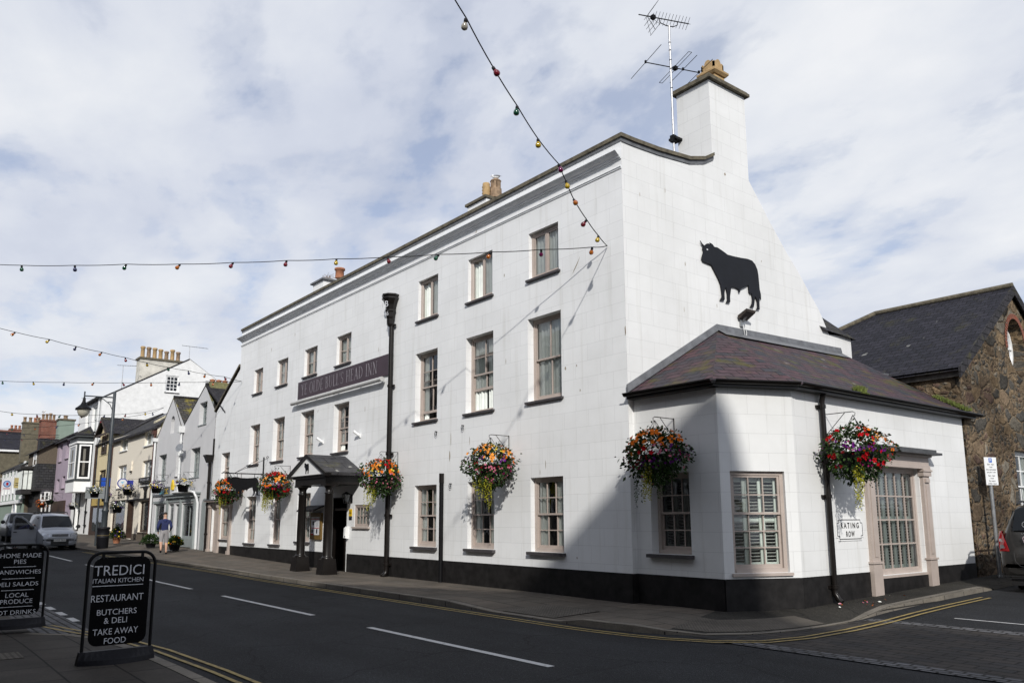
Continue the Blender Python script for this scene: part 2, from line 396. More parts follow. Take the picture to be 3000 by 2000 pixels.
FL = {'orange': plain('orange_petals', (0.66, 0.155, 0.012), 0.6, var=0.25, scale=9, spec=0.06), 'red': plain('red_petals', (0.40, 0.006, 0.012), 0.6, var=0.3, scale=9, spec=0.06),
      'peach': plain('peach_petals', (0.74, 0.29, 0.05), 0.6, var=0.2, scale=9, spec=0.06), 'pink': plain('pink_petals', (0.58, 0.17, 0.25), 0.6, var=0.25, scale=9, spec=0.06),
      'purple': plain('purple_petals', (0.13, 0.012, 0.18), 0.6, var=0.4, scale=9, spec=0.06), 'magenta': plain('magenta_petals', (0.25, 0.012, 0.10), 0.6, var=0.3, scale=9, spec=0.06),
      'white': plain('white_petals', (0.75, 0.76, 0.70), 0.6, var=0.1, scale=9, spec=0.06), 'violet': plain('violet_petals', (0.07, 0.025, 0.19), 0.6, var=0.3, scale=9, spec=0.06),
      'yellow': plain('yellow_petals', (0.70, 0.50, 0.05), 0.6, var=0.2, scale=9, spec=0.06), 'darkred': plain('dark_red_petals', (0.18, 0.006, 0.012), 0.6, var=0.3, scale=9, spec=0.06)}


# ------------------------------------------------------------------ mesh builder
def V(*a): return Vector(a) if len(a) > 1 else Vector(a[0])


class MB:
    def __init__(s):
        s.v, s.f, s.m, s.sm = [], [], [], []
    def add(s, pts, faces, m=0, smooth=False):
        k = len(s.v)
        s.v.extend(Vector(p) for p in pts)
        for f in faces:
            s.f.append(tuple(i+k for i in f)); s.m.append(m); s.sm.append(smooth)
        return s
    def poly(s, pts, m=0): return s.add(pts, [tuple(range(len(pts)))], m)
    def obox(s, o, ax, ay, az, m=0):
        """box from corner o along three edge vectors"""
        o, ax, ay, az = map(Vector, (o, ax, ay, az))
        p = [o, o+ax, o+ax+ay, o+ay, o+az, o+ax+az, o+ax+ay+az, o+ay+az]
        f = [(0, 3, 2, 1), (4, 5, 6, 7), (0, 1, 5, 4), (1, 2, 6, 5), (2, 3, 7, 6), (3, 0, 4, 7)]
        if ax.cross(ay).dot(az) < 0: f = [t[::-1] for t in f]
        return s.add(p, f, m)
    def box(s, x0, y0, z0, x1, y1, z1, m=0):
        x0, x1 = min(x0, x1), max(x0, x1); y0, y1 = min(y0, y1), max(y0, y1); z0, z1 = min(z0, z1), max(z0, z1)
        return s.obox((x0, y0, z0), (x1-x0, 0, 0), (0, y1-y0, 0), (0, 0, z1-z0), m)
    def cyl(s, a, b, r0, r1=None, n=10, m=0, cap=True, smooth=True):
        a, b = Vector(a), Vector(b); r1 = r0 if r1 is None else r1
        d = (b-a).normalized()
        u = d.orthogonal().normalized(); v = d.cross(u)
        P = []
        for c, r in ((a, r0), (b, r1)):
            for i in range(n):
                t = 2*math.pi*i/n
                P.append(c+u*math.cos(t)*r+v*math.sin(t)*r)
        F = [(i, (i+1) % n, n+(i+1) % n, n+i) for i in range(n)]
        s.add(P, F, m, smooth)
        if cap: s.add(P, [tuple(range(n))[::-1], tuple(range(n, 2*n))], m)
        return s
    def tube(s, pts, r, n=6, m=0, smooth=True):
        pts = [Vector(p) for p in pts]
        P = []; up = None
        rr = r if isinstance(r, (list, tuple)) else [r]*len(pts)
        for i, p in enumerate(pts):
            d = (pts[min(i+1, len(pts)-1)]-pts[max(i-1, 0)])
            if d.length < 1e-9: d = Vector((0, 0, 1))
            d.normalize()
            if up is None: up = d.orthogonal().normalized()
            u = (up-d*up.dot(d))
            u = u.normalized() if u.length > 1e-6 else d.orthogonal().normalized()
            up = u; v = d.cross(u)
            for k in range(n):
                t = 2*math.pi*k/n
                P.append(p+(u*math.cos(t)+v*math.sin(t))*rr[i])
        F = []
        for i in range(len(pts)-1):
            for k in range(n):
                a = i*n+k; b = i*n+(k+1) % n
                F.append((a, b, b+n, a+n))
        s.add(P, F, m, smooth)
        s.add(P, [tuple(range(n))[::-1], tuple(range(len(P)-n, len(P)))], m)
        return s
    def lathe(s, prof, c, n=16, m=0, axis=(0, 0, 1), smooth=True):
        """prof: list of (radius, height)"""
        c = Vector(c); d = Vector(axis).normalized(); u = d.orthogonal().normalized(); v = d.cross(u)
        P = []
        for r, z in prof:
            for k in range(n):
                t = 2*math.pi*k/n
                P.append(c+d*z+(u*math.cos(t)+v*math.sin(t))*max(r, 1e-4))
        F = []
        for i in range(len(prof)-1):
            for k in range(n):
                a = i*n+k; b = i*n+(k+1) % n
                F.append((a, b, b+n, a+n))
        s.add(P, F, m, smooth)
        s.add(P, [tuple(range(n))[::-1], tuple(range(len(P)-n, len(P)))], m)
        return s
    def prism(s, poly, fr, d, m=0, m2=None):
        """extrude 2-D outline; fr=(o,u,v) plane frame, d = extrusion vector"""
        o, u, v = map(Vector, fr); d = Vector(d)
        A = [o+u*x+v*y for x, y in poly]; B = [p+d for p in A]
        n = len(poly)
        tri = tessellate_polygon([[Vector((x, y, 0)) for x, y in poly]])
        s.add(A, [tuple(t) for t in tri], m); s.add(B, [tuple(t)[::-1] for t in tri], m)
        s.add(A+B, [(i, (i+1) % n, n+(i+1) % n, n+i) for i in range(n)], m if m2 is None else m2)
        return s
    def wall(s, outer, holes, fr, nrm, depth=0.18, m=0, mr=None):
        """flat wall with openings; reveals run back by depth against nrm"""
        o, u, v = map(Vector, fr); nrm = Vector(nrm)
        loops = [outer]+list(holes)
        flat = [p for lp in loops for p in lp]
        tri = tessellate_polygon([[Vector((x, y, 0)) for x, y in lp] for lp in loops])
        P = [o+u*x+v*y for x, y in flat]
        F = []
        for t in tri:
            a, b, c = (P[i] for i in t)
            F.append(tuple(t) if (b-a).cross(c-a).dot(nrm) > 0 else tuple(t)[::-1])
        s.add(P, F, m)
        mr = m if mr is None else mr
        for lp in holes:
            A = [o+u*x+v*y for x, y in lp]
            n = len(A); cen = sum(A, Vector())/n
            for i in range(n):
                a, b = A[i], A[(i+1) % n]
                q = [a, b, b-nrm*depth, a-nrm*depth]
                nn = (q[1]-q[0]).cross(q[2]-q[0])
                if nn.dot(cen-(a+b)/2) < 0: q = q[::-1]
                s.poly(q, mr)
        return s
    def build(s, name, mats, parent=None, base=None, smooth=None, fixn=True):
        if not isinstance(mats, (list, tuple)): mats = [mats]
        root = parent
        while root is not None and root.parent is not None: root = root.parent
        off = Vector(root['_base']) if root is not None else (Vector(base) if base is not None else Vector((0, 0, 0)))
        me = bpy.data.meshes.new(name)
        me.from_pydata([tuple(p-off) for p in s.v], [], s.f)
        for mt in mats: me.materials.append(mt)
        me.polygons.foreach_set('material_index', s.m)
        me.polygons.foreach_set('use_smooth', [bool(x) if smooth is None else smooth for x in s.sm])
        # metric box-projected UVs
        uv = me.uv_layers.new(name='UVMap').data
        Zv = Vector((0, 0, 1))
        for p in me.polygons:
            n = p.normal
            if abs(n.z) > 0.985: t = Vector((1, 0, 0)); b = Vector((0, 1, 0))
            else:
                t = Zv.cross(n).normalized(); b = n.cross(t)
            for li in p.loop_indices:
                co = s.v[me.loops[li].vertex_index]
                uv[li].uv = (co.dot(t), co.dot(b))
        me.update()
        ob = bpy.data.objects.new(name, me)
        COL.objects.link(ob)
        if parent is not None: ob.parent = parent
        else:
            ob.location = off; ob['_base'] = tuple(off)
        return ob


def thing(name, label, cat, loc=(0, 0, 0), group=None):
    o = bpy.data.objects.new(name, None); COL.objects.link(o)
    o.empty_display_size = 0.2
    o.location = loc; o['_base'] = tuple(loc)
    o['label'] = label; o['category'] = cat
    if group: o['group'] = group
    return o


def tag(o, label, cat, group=None):
    o['label'] = label; o['category'] = cat
    if group: o['group'] = group
    return o


def struct(o, kind='structure'):
    o['kind'] = kind
    return o


def lab(o, label):
    o['label'] = label
    return o


def text_mb(mb, txt, o, u, v, height, m=0, align='CENTER', width=None, n=None, off=0.004, spacing=1.0, depth=0.0, weight=0.0):
    """flat lettering laid on a plane; cap height = height; width stretches to fit"""
    cu = bpy.data.curves.new('lettering', 'FONT')
    cu.body = txt; cu.size = 1.0; cu.align_x = 'LEFT'; cu.space_character = spacing
    cu.offset = weight; cu.resolution_u = 3
    ob = bpy.data.objects.new('lettering', cu); COL.objects.link(ob)
    bpy.context.view_layer.update()
    me = bpy.data.meshes.new_from_object(ob.evaluated_get(bpy.context.evaluated_depsgraph_get()))
    bpy.data.objects.remove(ob); bpy.data.curves.remove(cu)
    if not me.vertices: return
    xs = [q.co.x for q in me.vertices]
    x0, x1 = min(xs), max(xs)
    cap = 0.70
    sy = height/cap
    sx = (width/(x1-x0)) if width else sy
    o, u, v = map(Vector, (o, u, v)); nn = Vector(n) if n else u.cross(v)
    sh = {'CENTER': (x0+x1)/2, 'LEFT': x0, 'RIGHT': x1}[align]
    pts = [o+u*(q.co.x-sh)*sx+v*q.co.y*sy+nn*off for q in me.vertices]
    fs = []
    for p in me.polygons:
        f = tuple(p.vertices)
        a, b, c = pts[f[0]], pts[f[1]], pts[f[2]]
        fs.append(f if (b-a).cross(c-a).dot(nn) >= 0 else f[::-1])
    mb.add(pts, fs, m)
    bpy.data.meshes.remove(me)


def gz(x):
    """the street climbs gently to the left"""
    return 0.012*max(0.0, min(-13.0-x, 33.0))


def gs(y):
    """the side street climbs away"""
    return 0.028*max(0.0, min(y-1.0, 30.0))

# ================================================================== THE SETTING
def strip(name, rows, mat, parent=None, kind='structure', zoff=0.0):
    """sheet through rows of points"""
    mb = MB()
    n = len(rows[0])
    mb.add([Vector(p)+Vector((0, 0, zoff)) for r in rows for p in r],
           [(i*n+j, (i+1)*n+j, (i+1)*n+j+1, i*n+j+1) for i in range(len(rows)-1) for j in range(n-1)], 0)
    # make all faces point up
    for k, f in enumerate(mb.f):
        a, b, c = (mb.v[i] for i in f[:3])
        if (b-a).cross(c-a).z < 0: mb.f[k] = f[::-1]
    o = mb.build(name, mat)
    if kind: o['kind'] = kind
    return o


def frange(a, b, st):
    n = max(1, int(math.ceil(abs(b-a)/st))); return [a+(b-a)*i/n for i in range(n+1)]


def interp(tab, x):
    if x <= tab[0][0]: return tab[0][1]
    for (a, ya), (b, yb) in zip(tab, tab[1:]):
        if x <= b: return ya+(yb-ya)*(x-a)/(b-a)
    return tab[-1][1]


KERBY = [(-140, -4.5), (-46, -4.2), (-33.5, -3.62), (-26, -3.35), (-20, -2.9), (-15, -2.62), (1.2, -2.62)]
def ky(x): return interp(KERBY, x)

g = MB(); g.box(-600, -600, -0.6, 600, 600, -0.22)
struct(g.build('ground', GROUNDM))
# carriageway
xs = frange(-140, 45, 2.5)
strip('road', [[(x, y, gz(x)-0.10) for y in (-9.85, -8, -6, -4, -2, 2.0)] for x in xs], ASPH)
strip('side_road', [[(x, y, gs(y)-0.096) for x in (2.6, 4, 6, 9, 12)] for y in frange(1.5, 40, 2.0)], ASPH)
strip('paved_junction', [[(x, y, gs(y)-0.092) for x in (3.2, 5, 7, 9, 12)] for y in (-2.18, -1, 0, 1, 1.55)], PAVIOR)
strip('setts_strip', [[(x, y, -0.087) for y in (-2.32, -2.02)] for x in (3.85, 6, 9, 12)], SETTS)
strip('setts_strip', [[(x, y+0.1*(x-4)/2, gs(y)-0.086) for y in (1.42, 1.70)] for x in (3.95, 6, 9, 12)], SETTS)
strip('setts_strip', [[(x, y, gz(x)-0.094) for y in (-9.86, -9.04)] for x in frange(-60, -3.0, 3)], SETTS)

# far footway: inner edge (walls) and outer edge (kerb), matched
inner, outer = [], []
for x in frange(-140, 0.4, 1.6):
    if x < -3: h = gz(x)
    elif x < -2.2: h = 0
    else: h = interp([(-2.2, 0), (-1.2, -0.085), (0.4, -0.085)], x)
    inner.append(Vector((x, 0.5, 0.02*max(0.0, min(-13.0-x, 33.0))))); outer.append(Vector((x, ky(x), h)))
cor_o = [(0.7, -2.62, -0.08), (1.3, -2.62, 0.0), (1.8, -2.58, 0.0), (2.3, -2.48, 0.0), (2.8, -2.3, -0.045), (3.3, -1.95, -0.085), (3.7, -1.35, -0.085), (3.88, -0.5, -0.085), (3.9, 0.5, -0.085)]
cor_i = [(0.6, 0.4, 0), (0.9, 0.4, 0), (1.2, 0.4, 0), (1.5, 0.4, 0), (1.8, 0.3, 0), (2.05, 0.1, 0), (2.2, 0.35, 0), (2.35, 0.6, 0), (2.5, 0.9, 0)]
sid_o = [(3.86, 1.3, -0.08), (3.8, 2.0, -0.02), (3.74, 2.7, gs(2.7)), (3.70, 4, gs(4)), (3.70, 5.4, gs(5.4)), (3.72, 6.9, gs(6.9)), (3.74, 7.4, gs(7.4)-0.09), (3.74, 9, gs(9)-0.09), (3.74, 14, gs(14)-0.02), (3.74, 40, gs(31))]
sid_i = [(2.6, 1.2, 0.01), (2.7, 1.9, gs(1.9)), (2.7, 2.7, gs(2.7)), (2.7, 4, gs(4)), (2.7, 5.4, gs(5.4)), (2.7, 6.9, gs(6.9)), (2.7, 7.4, gs(7.4)), (2.7, 9, gs(9)), (2.7, 14, gs(14)), (2.7, 40, gs(31))]
def rows_of(I, O, k=8):
    return [[Vector(a).lerp(Vector(b), j/k) for j in range(k+1)] for a, b in zip(I, O)]
k0 = len(inner)
strip('pavement', rows_of(inner+[Vector(p) for p in cor_i[:5]], outer+[Vector(p) for p in cor_o[:5]]), SLABS)
strip('side_pavement', rows_of(cor_i[4:]+sid_i, cor_o[4:]+sid_o), ASPH2)
# tactile panels at the two dropped kerbs
strip('tactile_paving', [[Vector((x, y, interp([(-2.62, -0.079), (-1.2, -0.035)], y))) for y in (-2.42, -2.0, -1.6, -1.25)] for x in (-1.15, -0.4, 0.35)], TACT, zoff=0.004)
mb_t = rows_of(cor_i[4:], cor_o[4:], 10)
strip('tactile_paving', [[Vector(r[j]) for j in (4, 6, 8, 9)] for r in mb_t], TACT, zoff=0.006)


def kerb(path, name='kerb', wdt=0.15, low=-0.2, side=1):
    """kerb stones along a path of (x,y,ztop); body on the footway side"""
    mb = MB(); A, B = [], []
    for i, p in enumerate(path):
        p = Vector(p); d = Vector(path[min(i+1, len(path)-1)])-Vector(path[max(i-1, 0)])
        nrm = Vector((-d.y, d.x, 0)).normalized()*side
        A.append(p); B.append(p+nrm*wdt)
    n = len(path)
    P = []
    for a, b in zip(A, B):
        ch = 0.018
        out_ = (a-b).normalized()
        P += [Vector((a.x, a.y, a.z-0.35)), a+Vector((0, 0, 0.006-ch)), a-out_*ch+Vector((0, 0, 0.006)), b+Vector((0, 0, 0.006)), b+Vector((0, 0, -0.1))]
    F = []
    for i in range(n-1):
        for k in range(4):
            q = (i*5+k, (i+1)*5+k, (i+1)*5+k+1, i*5+k+1)
            F.append(q if side > 0 else q[::-1])
    mb.add(P, F, 0)
    mb.poly([P[k] for k in range(5)]); mb.poly([P[(n-1)*5+k] for k in range(5)][::-1])
    return struct(mb.build(name, KERB))


far_path = [tuple(p) for p in outer]+cor_o+sid_o[:6]+[(3.73, 7.3, gs(7.3)-0.07)]
fine = []
for a, b in zip(far_path, far_path[1:]):
    fine.append(a)
fine.append(far_path[-1])
kerb(fine)
# near footway
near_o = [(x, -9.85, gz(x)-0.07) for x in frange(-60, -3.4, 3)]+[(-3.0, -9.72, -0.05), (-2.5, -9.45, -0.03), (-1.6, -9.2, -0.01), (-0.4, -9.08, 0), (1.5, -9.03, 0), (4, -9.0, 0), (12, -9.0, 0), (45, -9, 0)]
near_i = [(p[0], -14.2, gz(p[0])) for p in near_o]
strip('pavement', rows_of(near_i, near_o, 6), SLABS_SHADED)
kerb([p for p in near_o if p[0] > -4.0], side=-1)


def follow(path, off, wdt, z, mat, name, gap=None):
    """painted line offset from a path"""
    rows = []
    for i, p in enumerate(path):
        p = Vector(p); d = Vector(path[min(i+1, len(path)-1)])-Vector(path[max(i-1, 0)])
        nr = Vector((-d.y, d.x, 0)).normalized()
        a = p+nr*off; b = p+nr*(off+wdt)
        rows.append([(a.x, a.y, z(a.x, a.y)), (b.x, b.y, z(b.x, b.y))])
    return strip(name, rows, mat)


def zr(x, y):
    if y > 1.0: return gs(y)-0.081
    if x > 3.3: return -0.080
    return gz(x)-0.092
ypath = [(x, ky(x), 0) for x in frange(-32, 1.2, 1.5)]+[(1.8, -2.58, 0), (2.4, -2.5, 0), (3.0, -2.36, 0), (3.6, -2.12, 0), (3.95, -1.7, 0), (4.08, -1.0, 0), (4.06, 0.2, 0), (3.98, 1.5, 0), (3.9, 2.7, 0), (3.86, 4, 0), (3.86, 5.8, 0)]
for off in (-0.27, -0.43):
    follow(ypath, off, 0.055, zr, YELL, 'yellow_line')
npath = [(-4.4, -9.62, 0), (-3.5, -9.42, 0), (-2.7, -9.2, 0), (-1.7, -8.98, 0), (-0.5, -8.82, 0), (1.5, -8.72, 0), (4, -8.68, 0), (12, -8.68, 0)]
for off in (0.0, 0.16):
    follow(npath, off, 0.055, lambda x, y: -0.088, YELL, 'yellow_line')
for a, b in ((-37.5, -32.8), (-29.6, -24.8), (-22.3, -17.4), (-14.9, -10.2), (-7.85, -2.95), (-0.8, 3.72), (6.5, 11), (-45, -40.5)):
    strip('centre_line', [[(x, y-0.35*max(0, min(1, (-13-x)/18)), gz(x)-0.094) for y in (-5.47, -5.36)] for x in frange(a, b, 1.0)], WLINE)
for x in (-8.6, -7.4, -6.2, -5.05):
    strip('white_edge_mark', [[(xx, y, -0.089) for y in (-9.06, -8.94)] for xx in (x-0.32, x+0.32)], WLINE)
strip('white_edge_mark', [[(x, y, gs(y)-0.090) for y in (2.62, 2.68)] for x in (4.9, 6, 9)], WLINE)
# bay marks by the parked cars
for x in (-33.5, -35.2, -36.9, -38.6, -40.3):
    strip('white_edge_mark', [[(xx, y, gz(xx)-0.093) for y in (-6.25, -6.13)] for xx in (x-0.45, x+0.45)], WLINE)
# worn cast covers and a gully
mb = MB(); mb.box(-3.05, -2.60, -0.115, -2.35, -2.30, -0.084)
gul = mb.build('drain_grate', IRON)
tag(gul, 'iron drain grate in the gutter below the ground floor windows', 'drain')
gul['kind'] = 'structure'


# ================================================================== WINDOWS
def window(parent, O, u, n, w, h, typ='sash', cols=3, ru=2, rl=2, depth=0.18, mat=TAUPE, cur='side', sill=SILL, split=0.5, lift=0.0, opened=0.0,
           fw_=0.07, bar=0.022, pmat=None, sillw=0.06, sillh=0.055, sillp=0.07, seed=0, room=True, glassm=None):
    O, u, n = Vector(O), Vector(u).normalized(), Vector(n).normalized()
    Z = Vector((0, 0, 1))
    rnd = random.Random(seed*13+int(abs(O.x*31+O.z*17)))
    P = lambda a, b, c=0.0: O+u*a+Z*b+n*c
    mb = MB(); pane = MB()
    def bx(a0, b0, c0, a1, b1, c1, m=0): mb.obox(P(a0, b0, c0), u*(a1-a0), Z*(b1-b0), n*(c1-c0), m)
    d = -depth
    # box frame
    bx(0, 0, d-0.09, fw_, h, d); bx(w-fw_, 0, d-0.09, w, h, d)
    bx(fw_, h-fw_, d-0.09, w-fw_, h, d); bx(fw_, 0, d-0.09, w-fw_, fw_*1.1, d+0.012)
    x0, x1, y0, y1 = fw_, w-fw_, fw_*1.1, h-fw_
    def light(a0, b0, a1, b1, nc, nr, c, st=0.042, th=0.035, botst=None, rot=None):
        """one glazed leaf with bars"""
        bs = botst or st
        org = P(a0, b0, c)
        uu, nn = u, n
        if rot:
            ang = rot
            uu = u*math.cos(ang)+n*math.sin(ang); nn = n*math.cos(ang)-u*math.sin(ang)
        Q = lambda a, b, e=0.0: org+uu*a+Z*b+nn*e
        W, H = a1-a0, b1-b0
        def b2(a, b, aa, bb): mb.obox(Q(a, b, -th), uu*(aa-a), Z*(bb-b), nn*th)
        b2(0, 0, st, H); b2(W-st, 0, W, H); b2(st, 0, W-st, bs); b2(st, H-st, W-st, H)
        for i in range(1, nc):
            xx = st+(W-2*st)*i/nc; b2(xx-bar/2, bs, xx+bar/2, H-st)
        for i in range(1, nr):
            yy = bs+(H-st-bs)*i/nr
            mb.obox(Q(st, yy-bar/2, -th+0.003), uu*(W-2*st), Z*bar, nn*(th-0.006))
        # each pane sits at its own tiny tilt, as old glass does
        for i in range(nc):
            for j in range(nr):
                xa = st+(W-2*st)*i/nc; xb = st+(W-2*st)*(i+1)/nc
                ya = bs+(H-st-bs)*j/nr; yb = bs+(H-st-bs)*(j+1)/nr
                t1, t2 = rnd.uniform(-.006, .006), rnd.uniform(-.006, .006)
                pane.poly([Q(xa, ya, -th*0.6+t1), Q(xb, ya, -th*0.6-t1), Q(xb, yb, -th*0.6-t1+t2), Q(xa, yb, -th*0.6+t1+t2)], 0)
    if cur == 'pale': pass
    if typ == 'sash':
        mid = y0+(y1-y0)*split
        light(x0, mid-0.02, x1, y1, cols, ru, d-0.02)
        if rl: light(x0, y0+lift, x1, mid+0.02+lift, cols, rl, d-0.058, botst=0.07)
    elif typ == 'casement':
        xm = (x0+x1)/2
        bx(xm-0.02, y0, d-0.07, xm+0.02, y1, d-0.008)
        if opened: light(x0, y0, xm-0.02, y1, cols, ru, d+0.004, rot=opened)
        else: light(x0, y0, xm-0.02, y1, cols, ru, d-0.015)
        light(xm+0.02, y0, x1, y1, cols, rl, d-0.015)
    elif typ == 'fixed':
        light(x0, y0, x1, y1, cols, ru, d-0.02)
    elif typ == 'top':      # plain lights, one with a small top vent
        xm = x0+(x1-x0)*0.36
        bx(xm-0.025, y0, d-0.07, xm+0.025, y1, d-0.004)
        light(x0, y0, xm-0.025, y1, 1, 1, d-0.02)
        yt = y0+(y1-y0)*0.74
        bx(xm+0.025, yt-0.02, d-0.07, x1, yt+0.02, d-0.004)
        light(xm+0.025, y0, x1, yt-0.02, 1, 1, d-0.02, st=0.02)
        light(xm+0.03, yt+0.02, x1-0.005, y1, 1, 1, d+0.01, st=0.05)
    fr = mb.build('window', mat, parent)
    pane.build('pane', glassm or GLASS, fr)
    if sill:
        sb = MB()
        sb.obox(P(-sillw, -sillh, -depth-0.02), u*(w+2*sillw), Z*(sillh-0.004), n*(depth+0.02+sillp))
        sb.build('sill', sill, fr)
    # room recess and curtains behind the glass
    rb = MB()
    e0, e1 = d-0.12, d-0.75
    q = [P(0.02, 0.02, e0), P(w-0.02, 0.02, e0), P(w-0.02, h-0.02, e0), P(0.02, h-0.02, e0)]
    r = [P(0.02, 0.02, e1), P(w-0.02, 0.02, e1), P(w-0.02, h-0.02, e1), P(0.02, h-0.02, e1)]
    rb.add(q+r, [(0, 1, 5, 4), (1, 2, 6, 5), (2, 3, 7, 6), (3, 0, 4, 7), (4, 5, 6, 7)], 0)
    if cur in ('side', 'net', 'half', 'pale'):
        spans = {'side': ((0.03, 0.36), (0.60, 0.97)), 'net': ((0.03, 0.97),), 'half': ((0.04, 0.28), (0.74, 0.97)), 'pale': ((0.02, 0.45), (0.5, 0.98))}[cur]
        for a, b in spans:
            N = 34
            pts = []
            ph = rnd.uniform(0, 6)
            for i in range(N+1):
                t = i/N
                xx = (a+(b-a)*t)*w
                c = d-0.115+0.02*math.sin(t*(b-a)*w*52+ph)+0.012*math.sin(t*(b-a)*w*23+ph*2)
                pts.append((xx, c))
            A = [P(x, 0.03, c) for x, c in pts]; B = [P(x*0.98+0.01*w, h-0.05, c+0.01) for x, c in pts]
            rb.add(A+B, [(i, i+1, N+2+i, N+1+i) for i in range(N)], 1, True)
    if cur == 'shutter':
        xm = w/2
        nsh = 3 if cols <= 3 else 5
        for k in range(nsh):
            a = 0.07+(w-0.14)*k/nsh; b = 0.07+(w-0.14)*(k+1)/nsh-0.01
            for (p0, p1) in ((a, a+0.055), (b-0.055, b)): rb.obox(P(p0, 0.1, d-0.15), u*(p1-p0), Z*(h-0.2), n*0.03, 2)
            for yb in (0.1, h*0.5, h-0.19): rb.obox(P(a+0.05, yb, d-0.168), u*(b-a-0.1), Z*0.08, n*0.026, 2)
            yy = 0.2
            while yy < h-0.22:
                if abs(yy-h*0.5-0.03) > 0.06:
                    rb.obox(P(a+0.05, yy, d-0.20), u*(b-a-0.1), Z*0.022+n*0.05, Z*0.006-n*0.003, 3)
                yy += 0.062
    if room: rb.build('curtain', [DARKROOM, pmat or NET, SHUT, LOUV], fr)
    return fr


X_, Y_, Z_ = Vector((1, 0, 0)), Vector((0, 1, 0)), Vector((0, 0, 1))
FRONT = Vector((0, -1, 0)); EAST = Vector((1, 0, 0))


def rect(x0, z0, x1, z1): return [(x0, z0), (x1, z0), (x1, z1), (x0, z1)]


# ================================================================== THE INN
inn = thing('inn', 'long white three storey inn with charcoal plinth, dark stone coping and grey taupe windows', 'inn', (-11.5, 0, 0))
A_W = [(-21.28, 6.79, 0.97, 1.02), (-18.81, 6.79, 1.06, 1.03), (-16.24, 6.80, 1.11, 1.03), (-13.58, 6.82, 1.08, 1.02)]
A_E = [(-8.28, 7.34, 1.06, 1.21), (-5.74, 7.35, 1.09, 1.20), (-3.17, 7.36, 1.09, 1.18)]
B_W = [(-21.42, 3.86, 1.08, 1.62), (-18.96, 3.86, 1.12, 1.67), (-16.36, 3.87, 1.14, 1.64), (-13.63, 3.84, 1.12, 1.65)]
B_E = [(-8.37, 4.37, 1.17, 2.01), (-5.82, 4.36, 1.21, 2.03), (-3.23, 4.37, 1.20, 2.02)]
B_0 = [(-24.82, 3.30, 1.09, 1.26)]
G_W = [(-21.44, 0.71, 1.08, 1.85), (-18.78, 0.72, 0.95, 1.84), (-16.36, 0.87, 1.12, 1.69)]
G_E = [(-8.31, 0.89, 1.14, 1.68), (-5.71, 0.90, 1.13, 1.68), (-3.17, 0.90, 1.14, 1.68)]
SMALLW = (-11.91, 1.41, 0.98, 0.68)
DOOR = (-13.42, -0.02, 0.99, 2.36)
SHOPW = (-24.47, 0.80, 1.25, 1.44)
SHOPD = (-25.72, 0.06, 1.02, 2.14)
allw = A_W+A_E+B_W+B_E+B_0+G_W+G_E
holes = [rect(x, z, x+w, z+h) for x, z, w, h in allw]+[rect(SMALLW[0], SMALLW[1], SMALLW[0]+SMALLW[2], SMALLW[1]+SMALLW[3])]
holes += [rect(DOOR[0], -0.02, DOOR[0]+DOOR[2], 2.34), rect(SHOPW[0], SHOPW[1], SHOPW[0]+SHOPW[2], SHOPW[1]+SHOPW[3]), rect(SHOPD[0], SHOPD[1], SHOPD[0]+SHOPD[2], SHOPD[1]+SHOPD[3])]
wb = MB()
wb.wall([(-25.85, -0.3), (0, -0.3), (0, 9.745), (-23.0, 9.745), (-23.0, 8.12), (-25.85, 6.5)], holes, ((0, 0, 0), X_, Z_), FRONT, 0.2, 0)
gab = [(0, -0.3), (9.1, -0.3), (9.1, 6.66), (7.98, 6.55), (7.56, 7.17), (7.1, 7.62), (6.74, 8.0), (6.2, 8.47), (5.5, 9.17), (4.66, 10.1), (4.66, 12.36), (3.2, 12.36), (3.2, 10.25), (2.85, 10.02), (2.3, 9.87), (1.2, 9.77), (0, 9.745)]
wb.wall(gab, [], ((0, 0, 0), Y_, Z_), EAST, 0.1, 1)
# rest of the shell (rear, left end and the back of the parapet)
wb.poly([(-23, 0, 8.1), (-23, 0, 9.72), (-23, 3.9, 9.72), (-23, 3.9, 8.1)], 0)
wb.poly([(0, 9.1, -0.3), (-25.85, 9.1, -0.3), (-25.85, 9.1, 6.6), (0, 9.1, 6.6)], 0)
wb.poly([(-25.85, 9.1, -0.3), (-25.85, 0, -0.3), (-25.85, 0, 6.5), (-25.85, 9.1, 6.5)], 0)
wb.poly([(0, 0.3, 9.0), (-23, 0.3, 9.0), (-23, 0.3, 9.72), (0, 0.3, 9.72)][::-1], 0)
wb.build('wall', [WHITE, WHITE_TONED], inn)

# plinth: slightly proud painted band
pb = MB()
for a, b in ((-23.15, -13.55), (-12.33, 0.018)):
    pb.box(a, -0.022, -0.3, b, 0.0, 0.56)
pb.box(0.0, -0.022, -0.3, 0.02, 0.17, 0.56)
pb.box(-24.45, -0.022, -0.3, -23.2, 0.0, 0.5)
pb.build('plinth', PLINTH, inn)
